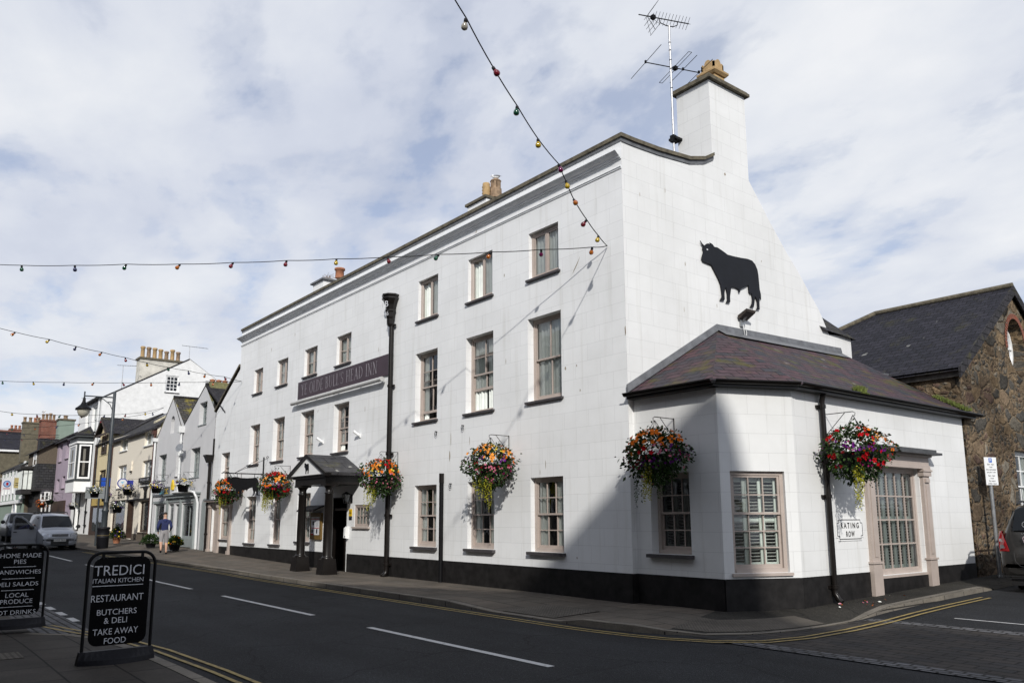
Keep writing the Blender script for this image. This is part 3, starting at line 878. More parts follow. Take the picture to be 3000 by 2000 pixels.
# stone coping over lead flashing
cb = MB()
cb.obox((-23.05, -0.055, 9.83), (23.115, 0, 0), (0, 0.43, 0), (0, 0, 0.085))
cop = [(0.375, 9.83), (1.2, 9.86), (2.3, 9.96), (2.85, 10.12), (3.22, 10.33)]
for (a, za), (b, zb) in zip(cop, cop[1:]):
    cb.add([(-0.37, a, za), (0.065, a, za), (0.065, b, zb), (-0.37, b, zb), (-0.37, a, za+0.085), (0.065, a, za+0.085), (0.065, b, zb+0.085), (-0.37, b, zb+0.085)],
           [(0, 3, 2, 1), (4, 5, 6, 7), (0, 1, 5, 4), (1, 2, 6, 5), (2, 3, 7, 6), (3, 0, 4, 7)])
cb.obox((-26.0, -0.06, 6.56), (2.98, 0, 1.70), (0, 0.35, 0), (0, 0, 0.09))
cb.build('coping', COPING, inn)
fb = MB()
fb.box(-23.02, -0.02, 9.745, 0.02, 0.34, 9.828)
for (a, za), (b, zb) in zip([(0.0, 9.83)]+cop, cop):
    if b > a: fb.add([(0.022, a, za-0.10), (0.022, b, zb-0.10), (0.022, b, zb), (0.022, a, za)], [(0, 1, 2, 3)])
fb.build('flashing', LEAD, inn)
# cornice: swept moulding
prof = [(0.0, 9.53), (-0.195, 9.505), (-0.20, 9.48), (-0.175, 9.47), (-0.15, 9.445), (-0.115, 9.415), (-0.075, 9.40), (-0.065, 9.365), (-0.03, 9.36), (-0.028, 9.335), (0.0, 9.33)]
cn = MB()
N = len(prof)
PA = [(-23.0+(y if i else 0)*0.8, y, z) for i, (y, z) in enumerate(prof)]
PB = [(0.0, y, z) for y, z in prof]
cn.add(PA+PB, [(i, i+1, N+i+1, N+i) for i in range(N-1)], 0)
cn.poly(PB, 0); cn.poly(PA[::-1], 0)
bd = [(0, 9.185), (-0.035, 9.18), (-0.04, 9.155), (-0.022, 9.145), (-0.02, 9.12), (0, 9.11)]
PA = [(-23.0, y, z) for y, z in bd]; PB = [(0, y, z) for y, z in bd]; N = len(bd)
cn.add(PA+PB, [(i, i+1, N+i+1, N+i) for i in range(N-1)], 0); cn.poly(PB); cn.poly(PA[::-1])
co_ = cn.build('cornice', CORN, inn)
bm_ = bmesh.new(); bm_.from_mesh(co_.data); bmesh.ops.recalc_face_normals(bm_, faces=bm_.faces); bm_.to_mesh(co_.data); bm_.free()
# roofs
rb = MB()
rb.poly([(-23, 0.3, 9.2), (-0.2, 0.3, 9.2), (-0.2, 3.9, 10.15), (-23, 3.9, 10.15)], 0)
rb.poly([(-0.02, 3.9, 10.15), (-0.02, 5.2, 9.42), (-0.02, 6.5, 8.2), (-0.02, 7.9, 6.6), (-23, 7.9, 6.6), (-23, 3.9, 10.15)], 0)
rb.poly([(-25.85, 0.0, 6.52), (-23, 0, 8.14), (-23, 9.1, 8.14), (-25.85, 9.1, 6.52)], 0)
rb.poly([(0.1, 7.6, 6.62), (0.1, 9.22, 6.56), (-0.72, 7.95, 7.55), (-0.72, 6.9, 7.55)], 0)
rb.poly([(0.1, 9.22, 6.56), (-5, 9.22, 6.56), (-5, 7.95, 7.55), (-0.72, 7.95, 7.55)], 0)
rb.build('roof', SLATEG, inn)
# gable chimney (its face is flush with the gable wall) with slab cap and a crowned pot
ch = MB()
ch.poly([(0, 3.2, 9.5), (0, 3.2, 12.36), (-1.02, 3.2, 12.36), (-1.02, 3.2, 9.5)], 0)
ch.poly([(0, 4.66, 9.5), (-1.02, 4.66, 9.5), (-1.02, 4.66, 12.36), (0, 4.66, 12.36)], 0)
ch.poly([(-1.02, 3.2, 9.5), (-1.02, 3.2, 12.36), (-1.02, 4.66, 12.36), (-1.02, 4.66, 9.5)], 0)
ch.poly([(0, 3.2, 12.36), (0, 4.66, 12.36), (-1.02, 4.66, 12.36), (-1.02, 3.2, 12.36)], 0)
chim = ch.build('chimney', WHITE_TONED, inn)
cc = MB(); cc.box(-1.12, 3.10, 12.37, 0.10, 4.76, 12.45)
cc.box(-1.08, 3.14, 12.45, 0.06, 4.72, 12.50)
cc.build('chimney_cap', COPING, chim)
cp = MB()
def sq(mb, cx, cy, z0, z1, a0, a1, m=0):
    p = [(cx+sx*a0, cy+sy*a0, z0) for sx, sy in ((-1, -1), (1, -1), (1, 1), (-1, 1))]+[(cx+sx*a1, cy+sy*a1, z1) for sx, sy in ((-1, -1), (1, -1), (1, 1), (-1, 1))]
    mb.add(p, [(0, 3, 2, 1), (4, 5, 6, 7), (0, 1, 5, 4), (1, 2, 6, 5), (2, 3, 7, 6), (3, 0, 4, 7)], m)
px0, py0 = -0.42, 3.95
sq(cp, px0, py0, 12.55, 12.84, 0.23, 0.20); sq(cp, px0, py0, 12.84, 12.90, 0.24, 0.29); sq(cp, px0, py0, 12.90, 12.95, 0.29, 0.29); sq(cp, px0, py0, 12.95, 13.02, 0.25, 0.22)
for (dx, dy, ux, uy) in ((-1, -1, 1, 0), (1, -1, 0, 1), (1, 1, -1, 0), (-1, 1, 0, -1)):
    arc = [(-0.2, 0)]+[(-0.2, 0.16)]+[(-0.2+0.06*math.sin(t), 0.16+0.05*math.sin(t)) for t in (0.4, 0.9)]+[(-0.08, 0.10)]+[(0.1*math.cos(t)*-1, 0.14+0.13*math.sin(t)) for t in [i*math.pi/6 for i in range(7)]]+[(0.08, 0.10), (0.14, 0.2), (0.2, 0.16), (0.2, 0)]
    o = Vector((px0, py0, 13.02))+Vector((dx, dy, 0))*0.2+Vector((ux, uy, 0))*0.2
    cp.prism(arc, (o, Vector((ux, uy, 0)), Z_), Vector((-uy, ux, 0))*0.045)
cp.build('chimney_pot', BUFF, chim)
# second stack behind the parapet: cap and two pots
ch = MB(); ch.box(-10.05, 3.0, 9.5, -8.98, 4.4, 12.18); chim2 = ch.build('chimney', WHITEP, inn)
cc = MB(); cc.box(-10.12, 2.93, 12.19, -8.93, 4.47, 12.28); cc.build('chimney_cap', COPING, chim2)
cp = MB()
cp.lathe([(0.12, 12.28), (0.145, 12.31), (0.12, 12.38), (0.15, 12.43), (0.12, 12.49), (0.15, 12.54), (0.12, 12.60), (0.15, 12.65), (0.12, 12.71), (0.13, 12.75), (0.12, 12.79), (0.09, 12.79), (0.09, 12.5)], (-9.18, 3.15, 0), 14)
cp.build('chimney_pot', BUFF, chim2)
cp = MB()
for k in range(8):
    a = 2*math.pi*k/8
    cp.obox(V(-9.05+0.17*math.cos(a)+0.045*math.sin(a), 3.45+0.17*math.sin(a)-0.045*math.cos(a), 12.62), V(-0.09*math.sin(a), 0.09*math.cos(a), 0), V(-0.05*math.cos(a), -0.05*math.sin(a), 0), V(0, 0, 0.26))
cp.lathe([(0.22, 12.28), (0.20, 12.63)], (-9.05, 3.45, 0), 8, smooth=False)
cp.lathe([(0.18, 12.87), (0.20, 12.90), (0.17, 12.94)], (-9.05, 3.45, 0), 8, smooth=False)
cp.build('chimney_pot', BUFFD, chim2)
# third stack further left
ch = MB(); ch.box(-22.5, 3.0, 9.5, -21.4, 4.5, 12.36); chim3 = ch.build('chimney', WHITEP, inn)
cc = MB(); cc.box(-22.6, 2.9, 12.365, -21.3, 4.6, 12.44); cc.build('chimney_cap', LEAD, chim3)
cp = MB(); cp.lathe([(0.20, 12.44), (0.19, 12.8), (0.24, 12.82), (0.24, 12.9), (0.15, 12.9), (0.15, 12.7)], (-21.0+0.0, 3.6, 0), 14); cp.build('chimney_pot', TERRA, chim3)
nb = MB()
rn = random.Random(3)
for i in range(70):
    a = rn.uniform(0, 6.28); r = rn.uniform(0.05, 0.42)
    p = V(-21.75+r*math.cos(a), 3.4+r*math.sin(a)*0.6, 12.45+rn.uniform(0, .16)); q = p+V(rn.uniform(-.3, .3), rn.uniform(-.2, .2), rn.uniform(-.04, .22))
    nb.cyl(p, q, 0.008, 0.004, 4)
nb.build('twig_nest', BUFFD, chim3)
# chimney breast top-right: windows
sd = 0
for i, (x, z, w, h) in enumerate(A_W):
    window(inn, (x, 0, z), X_, FRONT, w, h, 'casement', 1, 2, 2, depth=0.11, cur='pale', seed=(sd := sd+1), opened=(0.0, 0.0, -0.22, -0.30)[i])
for i, (x, z, w, h) in enumerate(A_E):
    window(inn, (x, 0, z), X_, FRONT, w, h, 'casement', 1, 1, 1, depth=0.10, cur='pale', seed=(sd := sd+1), opened=(-0.75, -0.75, 0.0)[i])
for i, (x, z, w, h) in enumerate(B_W):
    window(inn, (x, 0, z), X_, FRONT, w, h, 'sash', 3, 2, 2, cur='pale' if i < 3 else 'half', seed=(sd := sd+1), lift=0.0 if i < 3 else 0.22)
for i, (x, z, w, h) in enumerate(B_E):
    window(inn, (x, 0, z), X_, FRONT, w, h, 'sash', 2, (2, 2, 1)[i], 1, cur=('half', 'pale', 'net')[i], seed=(sd := sd+1), lift=(0.18, 0.52, 0.0)[i])
for x, z, w, h in B_0: window(inn, (x, 0, z), X_, FRONT, w, h, 'sash', 2, 2, 2, cur='net', seed=(sd := sd+1))
for x, z, w, h in G_W: window(inn, (x, 0, z), X_, FRONT, w, h, 'sash', 3, 2, 2, depth=0.13, cur='pale', seed=(sd := sd+1), sillh=0.07)
for x, z, w, h in G_E: window(inn, (x, 0, z), X_, FRONT, w, h, 'sash', 3, 2, 2, depth=0.125, cur='side', seed=(sd := sd+1), sillh=0.07, sillp=0.1)
window(inn, (SMALLW[0], 0, SMALLW[1]), X_, FRONT, SMALLW[2], SMALLW[3], 'fixed', 4, 2, 1, depth=0.02, cur='pale', sill=TAUPE, seed=51, fw_=0.05)
window(inn, (SHOPW[0], 0, SHOPW[1]), X_, FRONT, SHOPW[2], SHOPW[3], 'sash', 2, 1, 1, depth=0.05, cur='side', sill=SILL, seed=52)
# timber surround of the little shop front at the left end
ss = MB()
for x0, x1 in ((-26.05, -25.72), (-24.75, -24.49), (-23.22, -23.06)):
    ss.box(x0, -0.09, 0.0, x1, 0.02, 2.28); ss.box(x0-0.03, -0.13, 0.0, x1+0.03, 0.01, 0.34); ss.box(x0-0.03, -0.12, 2.16, x1+0.03, 0.01, 2.28)
ss.box(-26.05, -0.12, 2.28, -23.06, 0.01, 2.42); ss.box(-26.1, -0.26, 2.42, -23.0, 0.01, 2.48)
ss.build('shop_surround', TAUPE, inn)
db = MB(); db.box(-25.72, 0.12, 0.06, -24.70, 0.165, 2.2)
for z0, z1 in ((0.2, 0.95), (1.1, 2.05)):
    for x0, x1 in ((-25.6, -25.26), (-25.16, -24.82)): db.box(x0, 0.1, z0, x1, 0.12, z1)
sdoor = db.build('door', TAUPE, inn)
hb = MB(); hb.lathe([(0.0, 0), (0.03, 0.01), (0.03, 0.04), (0, 0.05)], (-24.8, 0.12, 1.05), 10, axis=(0, -1, 0)); hb.build('handle', IRON, sdoor)
sl_ = MB(); sl_.box(-26.1, -0.30, 2.485, -23.0, 0.0, 2.52); sl_.build('lead_hood', LEAD, inn)

# main entrance: dark panelled door leaf set deep in a passage
db = MB()
x0, x1 = DOOR[0], DOOR[0]+DOOR[2]
db.box(x0-0.05, 0.19, -0.05, x0+0.06, 1.6, 2.4, 0); db.box(x1-0.06, 0.19, -0.05, x1+0.05, 1.6, 2.4, 0); db.box(x0, 1.5, -0.05, x1, 1.6, 2.4, 0); db.box(x0, 0.19, 2.34, x1, 1.6, 2.42, 0)
db.box(x0, 0.0, -0.04, x1, 1.6, 0.012, 0)
db.box(x0, -0.012, -0.04, x0+0.035, 0.2, 2.34, 0); db.box(x1-0.03, -0.012, -0.04, x1, 0.2, 2.34, 0); db.box(x0, -0.012, 2.31, x1, 0.2, 2.345, 0)
db.box(x0+0.06, 0.02, 1.92, x1-0.02, 0.12, 2.0, 1)
for k in range(5): db.box(x1-0.085, 0.2, 0.1+k*0.37, x1-0.06, 1.4, 0.41+k*0.37, 1)
pdoor = db.build('door', [BLACKP, plain('dark_oak_door', (0.045, 0.028, 0.018), 0.4, var=0.3)], inn)

# porch
po = MB()
PL, PR, PF = -13.86, -11.60, -1.30
po.box(PL, PF+0.12, 2.72, PR, -0.02, 2.92, 0)                # entablature (hollow look handled by soffit)
po.box(PL-0.06, PF+0.06, 2.92, PR+0.06, -0.02, 2.99, 0)
porch = po.build('porch', BLACKP, inn)
for cx in (-13.55, -11.60):
    cb_ = MB(); cy = -1.04
    sq(cb_, cx, cy, -0.06, 0.46, 0.245, 0.195)
    cb_.lathe([(0.175, 0.46), (0.178, 0.50), (0.15, 0.52), (0.138, 0.56), (0.140, 1.2), (0.122, 2.40), (0.138, 2.42), (0.138, 2.45), (0.118, 2.46), (0.116, 2.58), (0.145, 2.62), (0.175, 2.66)], (cx, cy, 0), 20)
    cb_.box(cx-0.2, cy-0.2, 2.66, cx+0.2, cy+0.2, 2.72)
    cb_.build('column', BLACKP, porch)
pr = MB()
ex0, ex1, ez, ax_, az = PL-0.26, PR+0.26, 2.98, (PL+PR)/2, 3.60
yf = PF-0.0
# raking cornices
def slab(mb, a, b, y0, y1, t, m=0):
    a, b = Vector(a), Vector(b)
    d = (b-a); nn = Vector((-d.z, 0, d.x)).normalized()
    if nn.z < 0: nn = -nn
    mb.obox(Vector((a.x, y0, a.z)), d, Vector((0, y1-y0, 0)), nn*t, m)
slab(pr, (ex0, 0, ez), (ax_, 0, az), yf, 0.05, 0.09)
slab(pr, (ax_, 0, az), (ex1, 0, ez), yf, 0.05, 0.09)
pr.build('porch_roof', slate('porch_slate', (0.05, 0.05, 0.055), (0.065, 0.063, 0.066), mossamt=0.25, lich=0.6, bw=0.9, rh=0.4), porch)
pc = MB()
slab(pc, (ex0-0.03, 0, ez-0.03), (ax_, 0, az-0.01), yf-0.05, yf+0.15, 0.10)
slab(pc, (ax_, 0, az-0.01), (ex1+0.03, 0, ez-0.03), yf-0.05, yf+0.15, 0.10)
pc.box(PL-0.12, PF+0.02, 2.99, PR+0.12, PF+0.2, 3.04)
pc.build('pediment_moulding', BLACKP, porch)
pt = MB(); pt.prism([(PL-0.12, 3.02), (PR+0.12, 3.02), (ax_, 3.585)], ((0, PF+0.01, 0), X_, Z_), (0, 0.05, 0)); ped = pt.build('pediment', WHITEP, porch)
BULL = [(2.54, 8.02), (2.6, 7.97), (2.68, 7.93), (2.78, 8.0), (2.86, 8.02), (2.93, 8.0), (2.89, 8.05), (2.99, 8.03), (3.06, 7.98), (3.17, 7.99), (3.32, 7.96), (3.56, 7.89), (3.8, 7.9), (4.08, 7.92), (4.37, 7.95), (4.55, 7.94), (4.67, 7.87), (4.75, 7.75), (4.78, 7.6), (4.79, 7.42), (4.8, 7.24), (4.84, 7.12), (4.83, 6.98), (4.79, 7.06), (4.76, 6.94), (4.75, 6.72), (4.61, 6.69), (4.68, 6.8), (4.67, 6.93), (4.59, 7.04), (4.57, 6.96), (4.54, 6.84), (4.5, 6.73), (4.36, 6.73), (4.45, 6.83), (4.48, 6.96), (4.45, 7.09), (4.4, 7.06), (4.35, 7.1), (4.34, 7.28), (4.2, 7.2), (4.02, 7.12), (3.97, 7.02), (3.94, 7.01), (3.92, 7.1), (3.79, 7.12), (3.64, 7.1), (3.61, 6.99), (3.57, 6.85), (3.57, 6.72), (3.52, 6.68), (3.41, 6.68), (3.47, 6.76), (3.47, 6.92), (3.43, 7.06), (3.39, 7.01), (3.36, 6.88), (3.36, 6.74), (3.3, 6.7), (3.18, 6.7), (3.27, 6.81), (3.26, 6.92), (3.23, 7.09), (3.16, 7.21), (3.03, 7.37), (2.91, 7.51), (2.74, 7.52), (2.6, 7.53), (2.56, 7.59), (2.58, 7.65), (2.61, 7.71), (2.64, 7.79), (2.61, 7.86), (2.65, 7.9), (2.58, 7.94)]
eb = MB(); eb.prism([((y-3.7)*0.14, (z-6.68)*0.25) for y, z in BULL], ((ax_-0.02, PF-0.006, 3.07), X_, Z_), (0, 0.014, 0)); eb.build('bull_emblem', IRON, ped)
fl_ = MB(); fl_.obox((-11.0, -0.0, 2.97), (-0.05, 0, 0.0), (0, -0.02, 0), (0, 0, 0.02))

# downpipes of the inn
def downpipe(parent, x, y, z0, z1, r, mat, hopper=None, shoe=True, ears=(), name='downpipe'):
    mb = MB()
    mb.cyl((x, y, z0+0.12), (x, y, z1), r, r, 12)
    if shoe:
        mb.tube([(x, y, z0+0.18), (x, y-0.01, z0+0.1), (x, y-0.08, z0+0.03), (x, y-0.14, z0+0.0)], r*1.05, 10)
    for z in ears:
        mb.cyl((x, y, z-0.035), (x, y, z+0.035), r*1.28, r*1.28, 12)
        mb.box(x-r*2.1, y+r*0.4, z-0.03, x+r*2.1, y+r*0.95, z+0.03)
    return mb.build(name, mat, parent)
dp = downpipe(inn, -9.62, -0.115, 0.0, 7.55, 0.075, BLACKP, ears=(7.47, 5.6, 3.55, 1.75, 0.35))
hm = MB(); hx, hy = -9.62, -0.16
hm.lathe([(0.09, 7.45), (0.11, 7.5), (0.12, 7.66), (0.135, 7.72), (0.145, 7.86), (0.17, 7.9), (0.17, 7.94), (0.15, 7.96), (0.175, 8.1), (0.24, 8.24), (0.285, 8.28), (0.285, 8.32), (0.25, 8.34), (0.285, 8.38), (0.285, 8.42), (0.18, 8.42), (0.18, 8.3)], (hx, hy, 0), 8, smooth=False)
hop = hm.build('rainwater_hopper', BLACKP, dp)
tb = MB()
text_mb(tb, '1', (hx-0.115, hy-0.15, 8.02), Vector((0.75, -0.66, 0)).normalized(), Z_, 0.17, n=(-0.66, -0.75, 0), off=0.06)
text_mb(tb, 'B', (hx+0.10, hy-0.15, 8.00), Vector((0.95, 0.3, 0)).normalized(), Z_, 0.19, n=(0.3, -0.95, 0), off=0.06)
text_mb(tb, '66', (hx+0.05, hy-0.12, 7.74), Vector((0.97, 0.22, 0)).normalized(), Z_, 0.13, n=(0.22, -0.97, 0), off=0.055)
tb.build('painted_lettering', TXTW, hop)
downpipe(inn, -6.84, -0.06, -0.2, 2.7, 0.06, IRON, shoe=False); 
mb = MB(); mb.cyl((-6.84, -0.06, 2.6), (-6.84, -0.06, 2.85), 0.068, 0.068, 12); mb.build('downpipe_cap', BLACKP, inn)
d0 = downpipe(inn, -25.98, -0.12, 0.08, 4.2, 0.065, BLACKP, ears=(3.3, 2.3, 1.0))
mb = MB(); sq(mb, -26.0, -0.17, 4.2, 4.5, 0.09, 0.19); sq(mb, -26.0, -0.17, 4.5, 4.56, 0.21, 0.21); mb.cyl((-25.85, -0.03, 4.5), (-25.85, -0.03, 5.3), 0.045, 0.045, 8); mb.build('rainwater_hopper', BLACKP, d0)
# chips and rust runs in the paint, each its own little patch
chp = MB(); rn = random.Random(12)
for (x, z, L, wd, tl) in ((-1.48, 7.31, 0.36, 0.022, 0.28), (-4.15, 7.73, 0.10, 0.02, 0), (-1.9, 4.99, 0.09, 0.03, 0), (-1.53, 5.0, 0.06, 0.02, 0), (-1.43, 4.43, 0.07, 0.02, 0), (-4.09, 5.5, 0.16, 0.012, 0), (-6.5, 3.75, 0.4, 0.018, 0), (-6.55, 3.3, 0.32, 0.03, 0), (-5.63, 3.64, 0.25, 0.014, 0), (-2.82, 2.69, 0.15, 0.012, 0), (-2.62, 2.86, 0.22, 0.012, 0), (-1.62, 0.81, 0.06, 0.02, 0), (-5.38, 9.25, 0.12, 0.02, .05), (-11.4, 5.1, 0.2, 0.016, 0), (-14.9, 5.4, 0.14, 0.014, .1), (-10.6, 6.9, 0.18, 0.014, 0), (-19.5, 8.4, 0.2, 0.02, .04), (-17.2, 8.6, 0.15, 0.016, 0)):
    pts = []
    for s_i in range(5):
        f = s_i/4; pts.append((x+tl*(f-.5)*L/0.36+rn.uniform(-.3, .3)*wd+wd*math.sin(f*3.1), z-L/2+L*f))
    bk = [(x+tl*(f-.5)*L/0.36-wd*math.sin(f*3.1)*rn.uniform(.4, 1), z-L/2+L*f) for f in (0.85, 0.5, 0.2)]
    chp.poly([(a, -0.0025, b) for a, b in pts+bk], 0)
for (y, z, L, wd) in ((2.0, 7.3, 0.12, 0.02), (3.66, 9.95, 0.09, 0.05), (1.4, 8.9, 0.16, 0.012), (5.0, 8.0, 0.06, 0.02), (3.1, 6.5, 0.12, 0.014), (0.55, 8.6, 0.12, 0.012), (1.9, 6.2, 0.14, 0.012)):
    chp.poly([(0.0025, y, z), (0.0025, y+wd, z+L*.3), (0.0025, y+wd*.6, z+L), (0.0025, y-wd*.4, z+L*.6)], 0)
chp.poly([(-0.03, -0.0025, 5.40), (-0.005, -0.0025, 5.45), (-0.012, -0.0025, 5.62), (-0.04, -0.0025, 5.58)], 0)
chp.build('paint_chips', plain('bare_render', (0.30, 0.25, 0.19), 0.9, var=0.4, scale=20), inn)['kind'] = 'stuff'
# small iron rings left in the wall
for x, z in ((-7.18, 4.0), (-5.9, 4.05), (-6.45, 2.55)):
    rg = MB(); rg.tube([(x+0.05*math.cos(t), -0.05, z-0.05+0.06*math.sin(t)) for t in [i*math.pi/6 for i in range(13)]], 0.008, 5); rg.cyl((x, 0.0, z+0.01), (x, -0.07, z+0.01), 0.015, 0.015, 6); rg.build('wall_ring', IRON, inn)

# ------------------------------------------------------------------ signs and fittings on the inn
sg = MB(); sg.box(-16.60, -0.05, 5.985, -9.72, -0.004, 6.645, 0)
sign = tag(sg.build('inn_sign', [SIGNP], base=(-13.2, 0, 5.98)), "long plum signboard lettered Ye Olde Bull's Head Inn high on the white wall", 'sign')


def serif_text(mb, txt, o, u, v, H, W, nrm, m=0):
    """thin roman capitals built from strokes with serifs, fitted to width W"""
    t_, s2 = 0.15, 0.035    # thick stem and hairline (fractions of cap height)
    G = {}
    def R(x0, y0, x1, y1): return [(x0, y0), (x1, y0), (x1, y1), (x0, y1)]
    def bar(x0, y0, x1, y1, w): return [(x0-w/2, y0), (x0+w/2, y0), (x1+w/2, y1), (x1-w/2, y1)]
    def ser(x, y, top, w=0.13): return R(x-w, y-(s2 if top else 0), x+w, y+(0 if top else s2))
    def stem(x): return [bar(x, 0, x, 1, t_*0.75), ser(x, 0, False), ser(x, 1, True)]
    def arc(cx, cy, rx, ry, a0, a1, wx, wy, k=14):
        q = []
        for i in range(k):
            f0 = a0+(a1-a0)*i/k; f1 = a0+(a1-a0)*(i+1)/k
            ra, rb_ = (rx-wx, ry-wy), (rx, ry)
            q.append([(cx+ra[0]*math.cos(f0), cy+ra[1]*math.sin(f0)), (cx+rb_[0]*math.cos(f0), cy+rb_[1]*math.sin(f0)), (cx+rb_[0]*math.cos(f1), cy+rb_[1]*math.sin(f1)), (cx+ra[0]*math.cos(f1), cy+ra[1]*math.sin(f1))])
        return q
    pi = math.pi
    G['I'] = (0.28, stem(0.14)); G['H'] = (0.78, stem(0.14)+stem(0.64)+[R(0.14, 0.5, 0.64, 0.5+s2)])
    G['E'] = (0.62, stem(0.14)+[R(0.14, 0, 0.56, s2), R(0.14, 1-s2, 0.54, 1), R(0.14, 0.5, 0.42, 0.5+s2), bar(0.55, 0, 0.55, 0.16, 0.03), bar(0.53, 0.86, 0.53, 1, 0.03), R(0.40, 0.43, 0.43, 0.6)])
    G['L'] = (0.58, stem(0.14)+[R(0.14, 0, 0.54, s2), bar(0.53, 0, 0.53, 0.18, 0.03)])
    G['N'] = (0.80, [bar(0.14, 0, 0.14, 1, 0.04), bar(0.66, 0, 0.66, 1, 0.04), bar(0.64, 0, 0.14, 1, t_*0.85), ser(0.14, 0, False), ser(0.66, 1, True), R(0.02, 1-s2, 0.2, 1)])
    G['Y'] = (0.70, [bar(0.35, 0, 0.35, 0.45, t_*0.75), bar(0.35, 0.42, 0.10, 1, t_*0.8), bar(0.36, 0.42, 0.60, 1, 0.045), ser(0.35, 0, False), ser(0.10, 1, True), ser(0.60, 1, True, 0.09)])
    G['A'] = (0.74, [bar(0.10, 0, 0.36, 1, 0.045), bar(0.62, 0, 0.37, 1, t_*0.85), R(0.2, 0.32, 0.54, 0.32+s2), ser(0.10, 0, False, 0.09), ser(0.62, 0, False)])
    G['U'] = (0.76, [bar(0.14, 0.3, 0.14, 1, t_*0.75), bar(0.62, 0.3, 0.62, 1, 0.045), ser(0.14, 1, True), ser(0.62, 1, True, 0.09)]+arc(0.365, 0.3, 0.28, 0.31, pi, 2*pi, 0.07, 0.05))
    G['O'] = (0.82, arc(0.41, 0.5, 0.38, 0.52, 0, 2*pi, 0.10, 0.035, 28))
    G['D'] = (0.80, stem(0.14)+arc(0.2, 0.5, 0.54, 0.5, -pi/2, pi/2, 0.10, 0.035, 18)+[R(0.14, 0, 0.22, s2), R(0.14, 1-s2, 0.22, 1)])
    G['B'] = (0.66, stem(0.14)+arc(0.26, 0.26, 0.34, 0.26, -pi/2, pi/2, 0.09, 0.035)+arc(0.26, 0.75, 0.30, 0.25, -pi/2, pi/2, 0.09, 0.035)+[R(0.14, 0, 0.28, s2), R(0.14, 1-s2, 0.28, 1), R(0.14, 0.495, 0.28, 0.53)])
    G['S'] = (0.56, arc(0.27, 0.74, 0.21, 0.27, 0.15*pi, 1.5*pi, 0.06, 0.045)+arc(0.27, 0.25, 0.23, 0.26, -0.85*pi, 0.5*pi, 0.07, 0.045)+[bar(0.46, 0.8, 0.47, 1.0, 0.03), bar(0.05, 0, 0.06, 0.2, 0.03)])
    G["'"] = (0.16, [bar(0.08, 0.72, 0.08, 1.02, 0.06)])
    tot = 0; adv = []
    for c in txt:
        w_ = 0.42 if c == ' ' else G[c][0]+0.10
        adv.append(w_); tot += w_
    k = W/(tot*H)
    o, u, v, nrm = map(Vector, (o, u, v, nrm)); x = 0
    for c, a in zip(txt, adv):
        if c != ' ':
            for j, q in enumerate(G[c][1]):
                pts = [o+u*((x+p[0])*H*k)+v*p[1]*H+nrm*(0.004+0.0012*(j % 4)) for p in q]
                if (pts[1]-pts[0]).cross(pts[2]-pts[0]).dot(nrm) < 0: pts = pts[::-1]
                mb.poly(pts, m)
        x += a


tb = MB(); serif_text(tb, "YE OLDE BULL'S HEAD INN", (-16.28, -0.052, 6.13), X_, Z_, 0.40, 5.75, FRONT); tb.build('sign_lettering', SIGNL, sign)
lt = MB()
lt.cyl((-16.86, -0.16, 5.875), (-13.4, -0.16, 5.875), 0.075, 0.075, 14); lt.cyl((-13.38, -0.16, 5.875), (-10.05, -0.16, 5.875), 0.075, 0.075, 14)
lt.cyl((-13.43, -0.16, 5.875), (-13.35, -0.16, 5.875), 0.082, 0.082, 14)
for x in (-16.6, -14.9, -13.2, -11.6, -10.2): lt.box(x-0.02, -0.16, 5.90, x+0.02, -0.003, 5.95)
tag(lt.build('sign_light', plain('tube_light_grey', (0.50, 0.50, 0.49), 0.5, var=0.12), base=(-13.4, -0.1, 5.87)), 'long pale tube light fixed along under the plum signboard', 'light')
for x, z, l in ((-14.5, 4.28, 'white spotlight on the wall left of the last window under the signboard'), (-11.78, 4.28, 'white spotlight on the wall between signboard and downpipe')):
    sp = MB(); sp.box(x+0.08, -0.03, z-0.07, x+0.16, -0.002, z+0.05); sp.cyl((x+0.11, -0.04, z-0.0), (x+0.03, -0.20, z+0.13), 0.042, 0.045, 12); sp.cyl((x+0.13, -0.02, z-0.03), (x+0.1, -0.1, z+0.03), 0.02, 0.02, 8)
    tag(sp.build('spotlight', WHITEP, base=(x+0.13, 0, z)), l, 'light')
# framed menu case beside the porch
nb_ = thing('notice_board', 'brass framed menu case with small slate hood on wall behind porch columns', 'notice board', (-14.6, 0, 1.4))
m_ = MB(); m_.box(-15.05, -0.07, 0.97, -14.18, -0.003, 1.86); m_.build('case', plain('brass_ochre', (0.15, 0.09, 0.022), 0.45, var=0.15), nb_)
m_ = MB(); m_.box(-14.93, -0.078, 1.12, -14.30, -0.072, 1.72, 0)
m_.box(-14.93, -0.082, 1.64, -14.30, -0.079, 1.66, 1); m_.box(-14.93, -0.082, 1.34, -14.30, -0.079, 1.36, 1); m_.box(-14.93, -0.082, 1.12, -14.72, -0.079, 1.16, 1)
for (a, b, c, d) in ((-14.83, 1.45, -14.72, 1.58), (-14.9, 1.18, -14.77, 1.31), (-14.52, 1.17, -14.42, 1.32)): m_.box(a, -0.082, b, c, -0.079, d, 2)
for k in range(7): m_.box(-14.6, -0.082, 1.40+k*0.032, -14.35, -0.080, 1.41+k*0.032, 3)
text_mb(m_, 'MENU', (-14.6, -0.08, 1.675), X_, Z_, 0.03, 3, n=FRONT)
m_.build('menu_sheets', [TXTW, FL['red'], TXTK, plain('grey_print', (0.25, 0.25, 0.27), 0.7)], nb_)
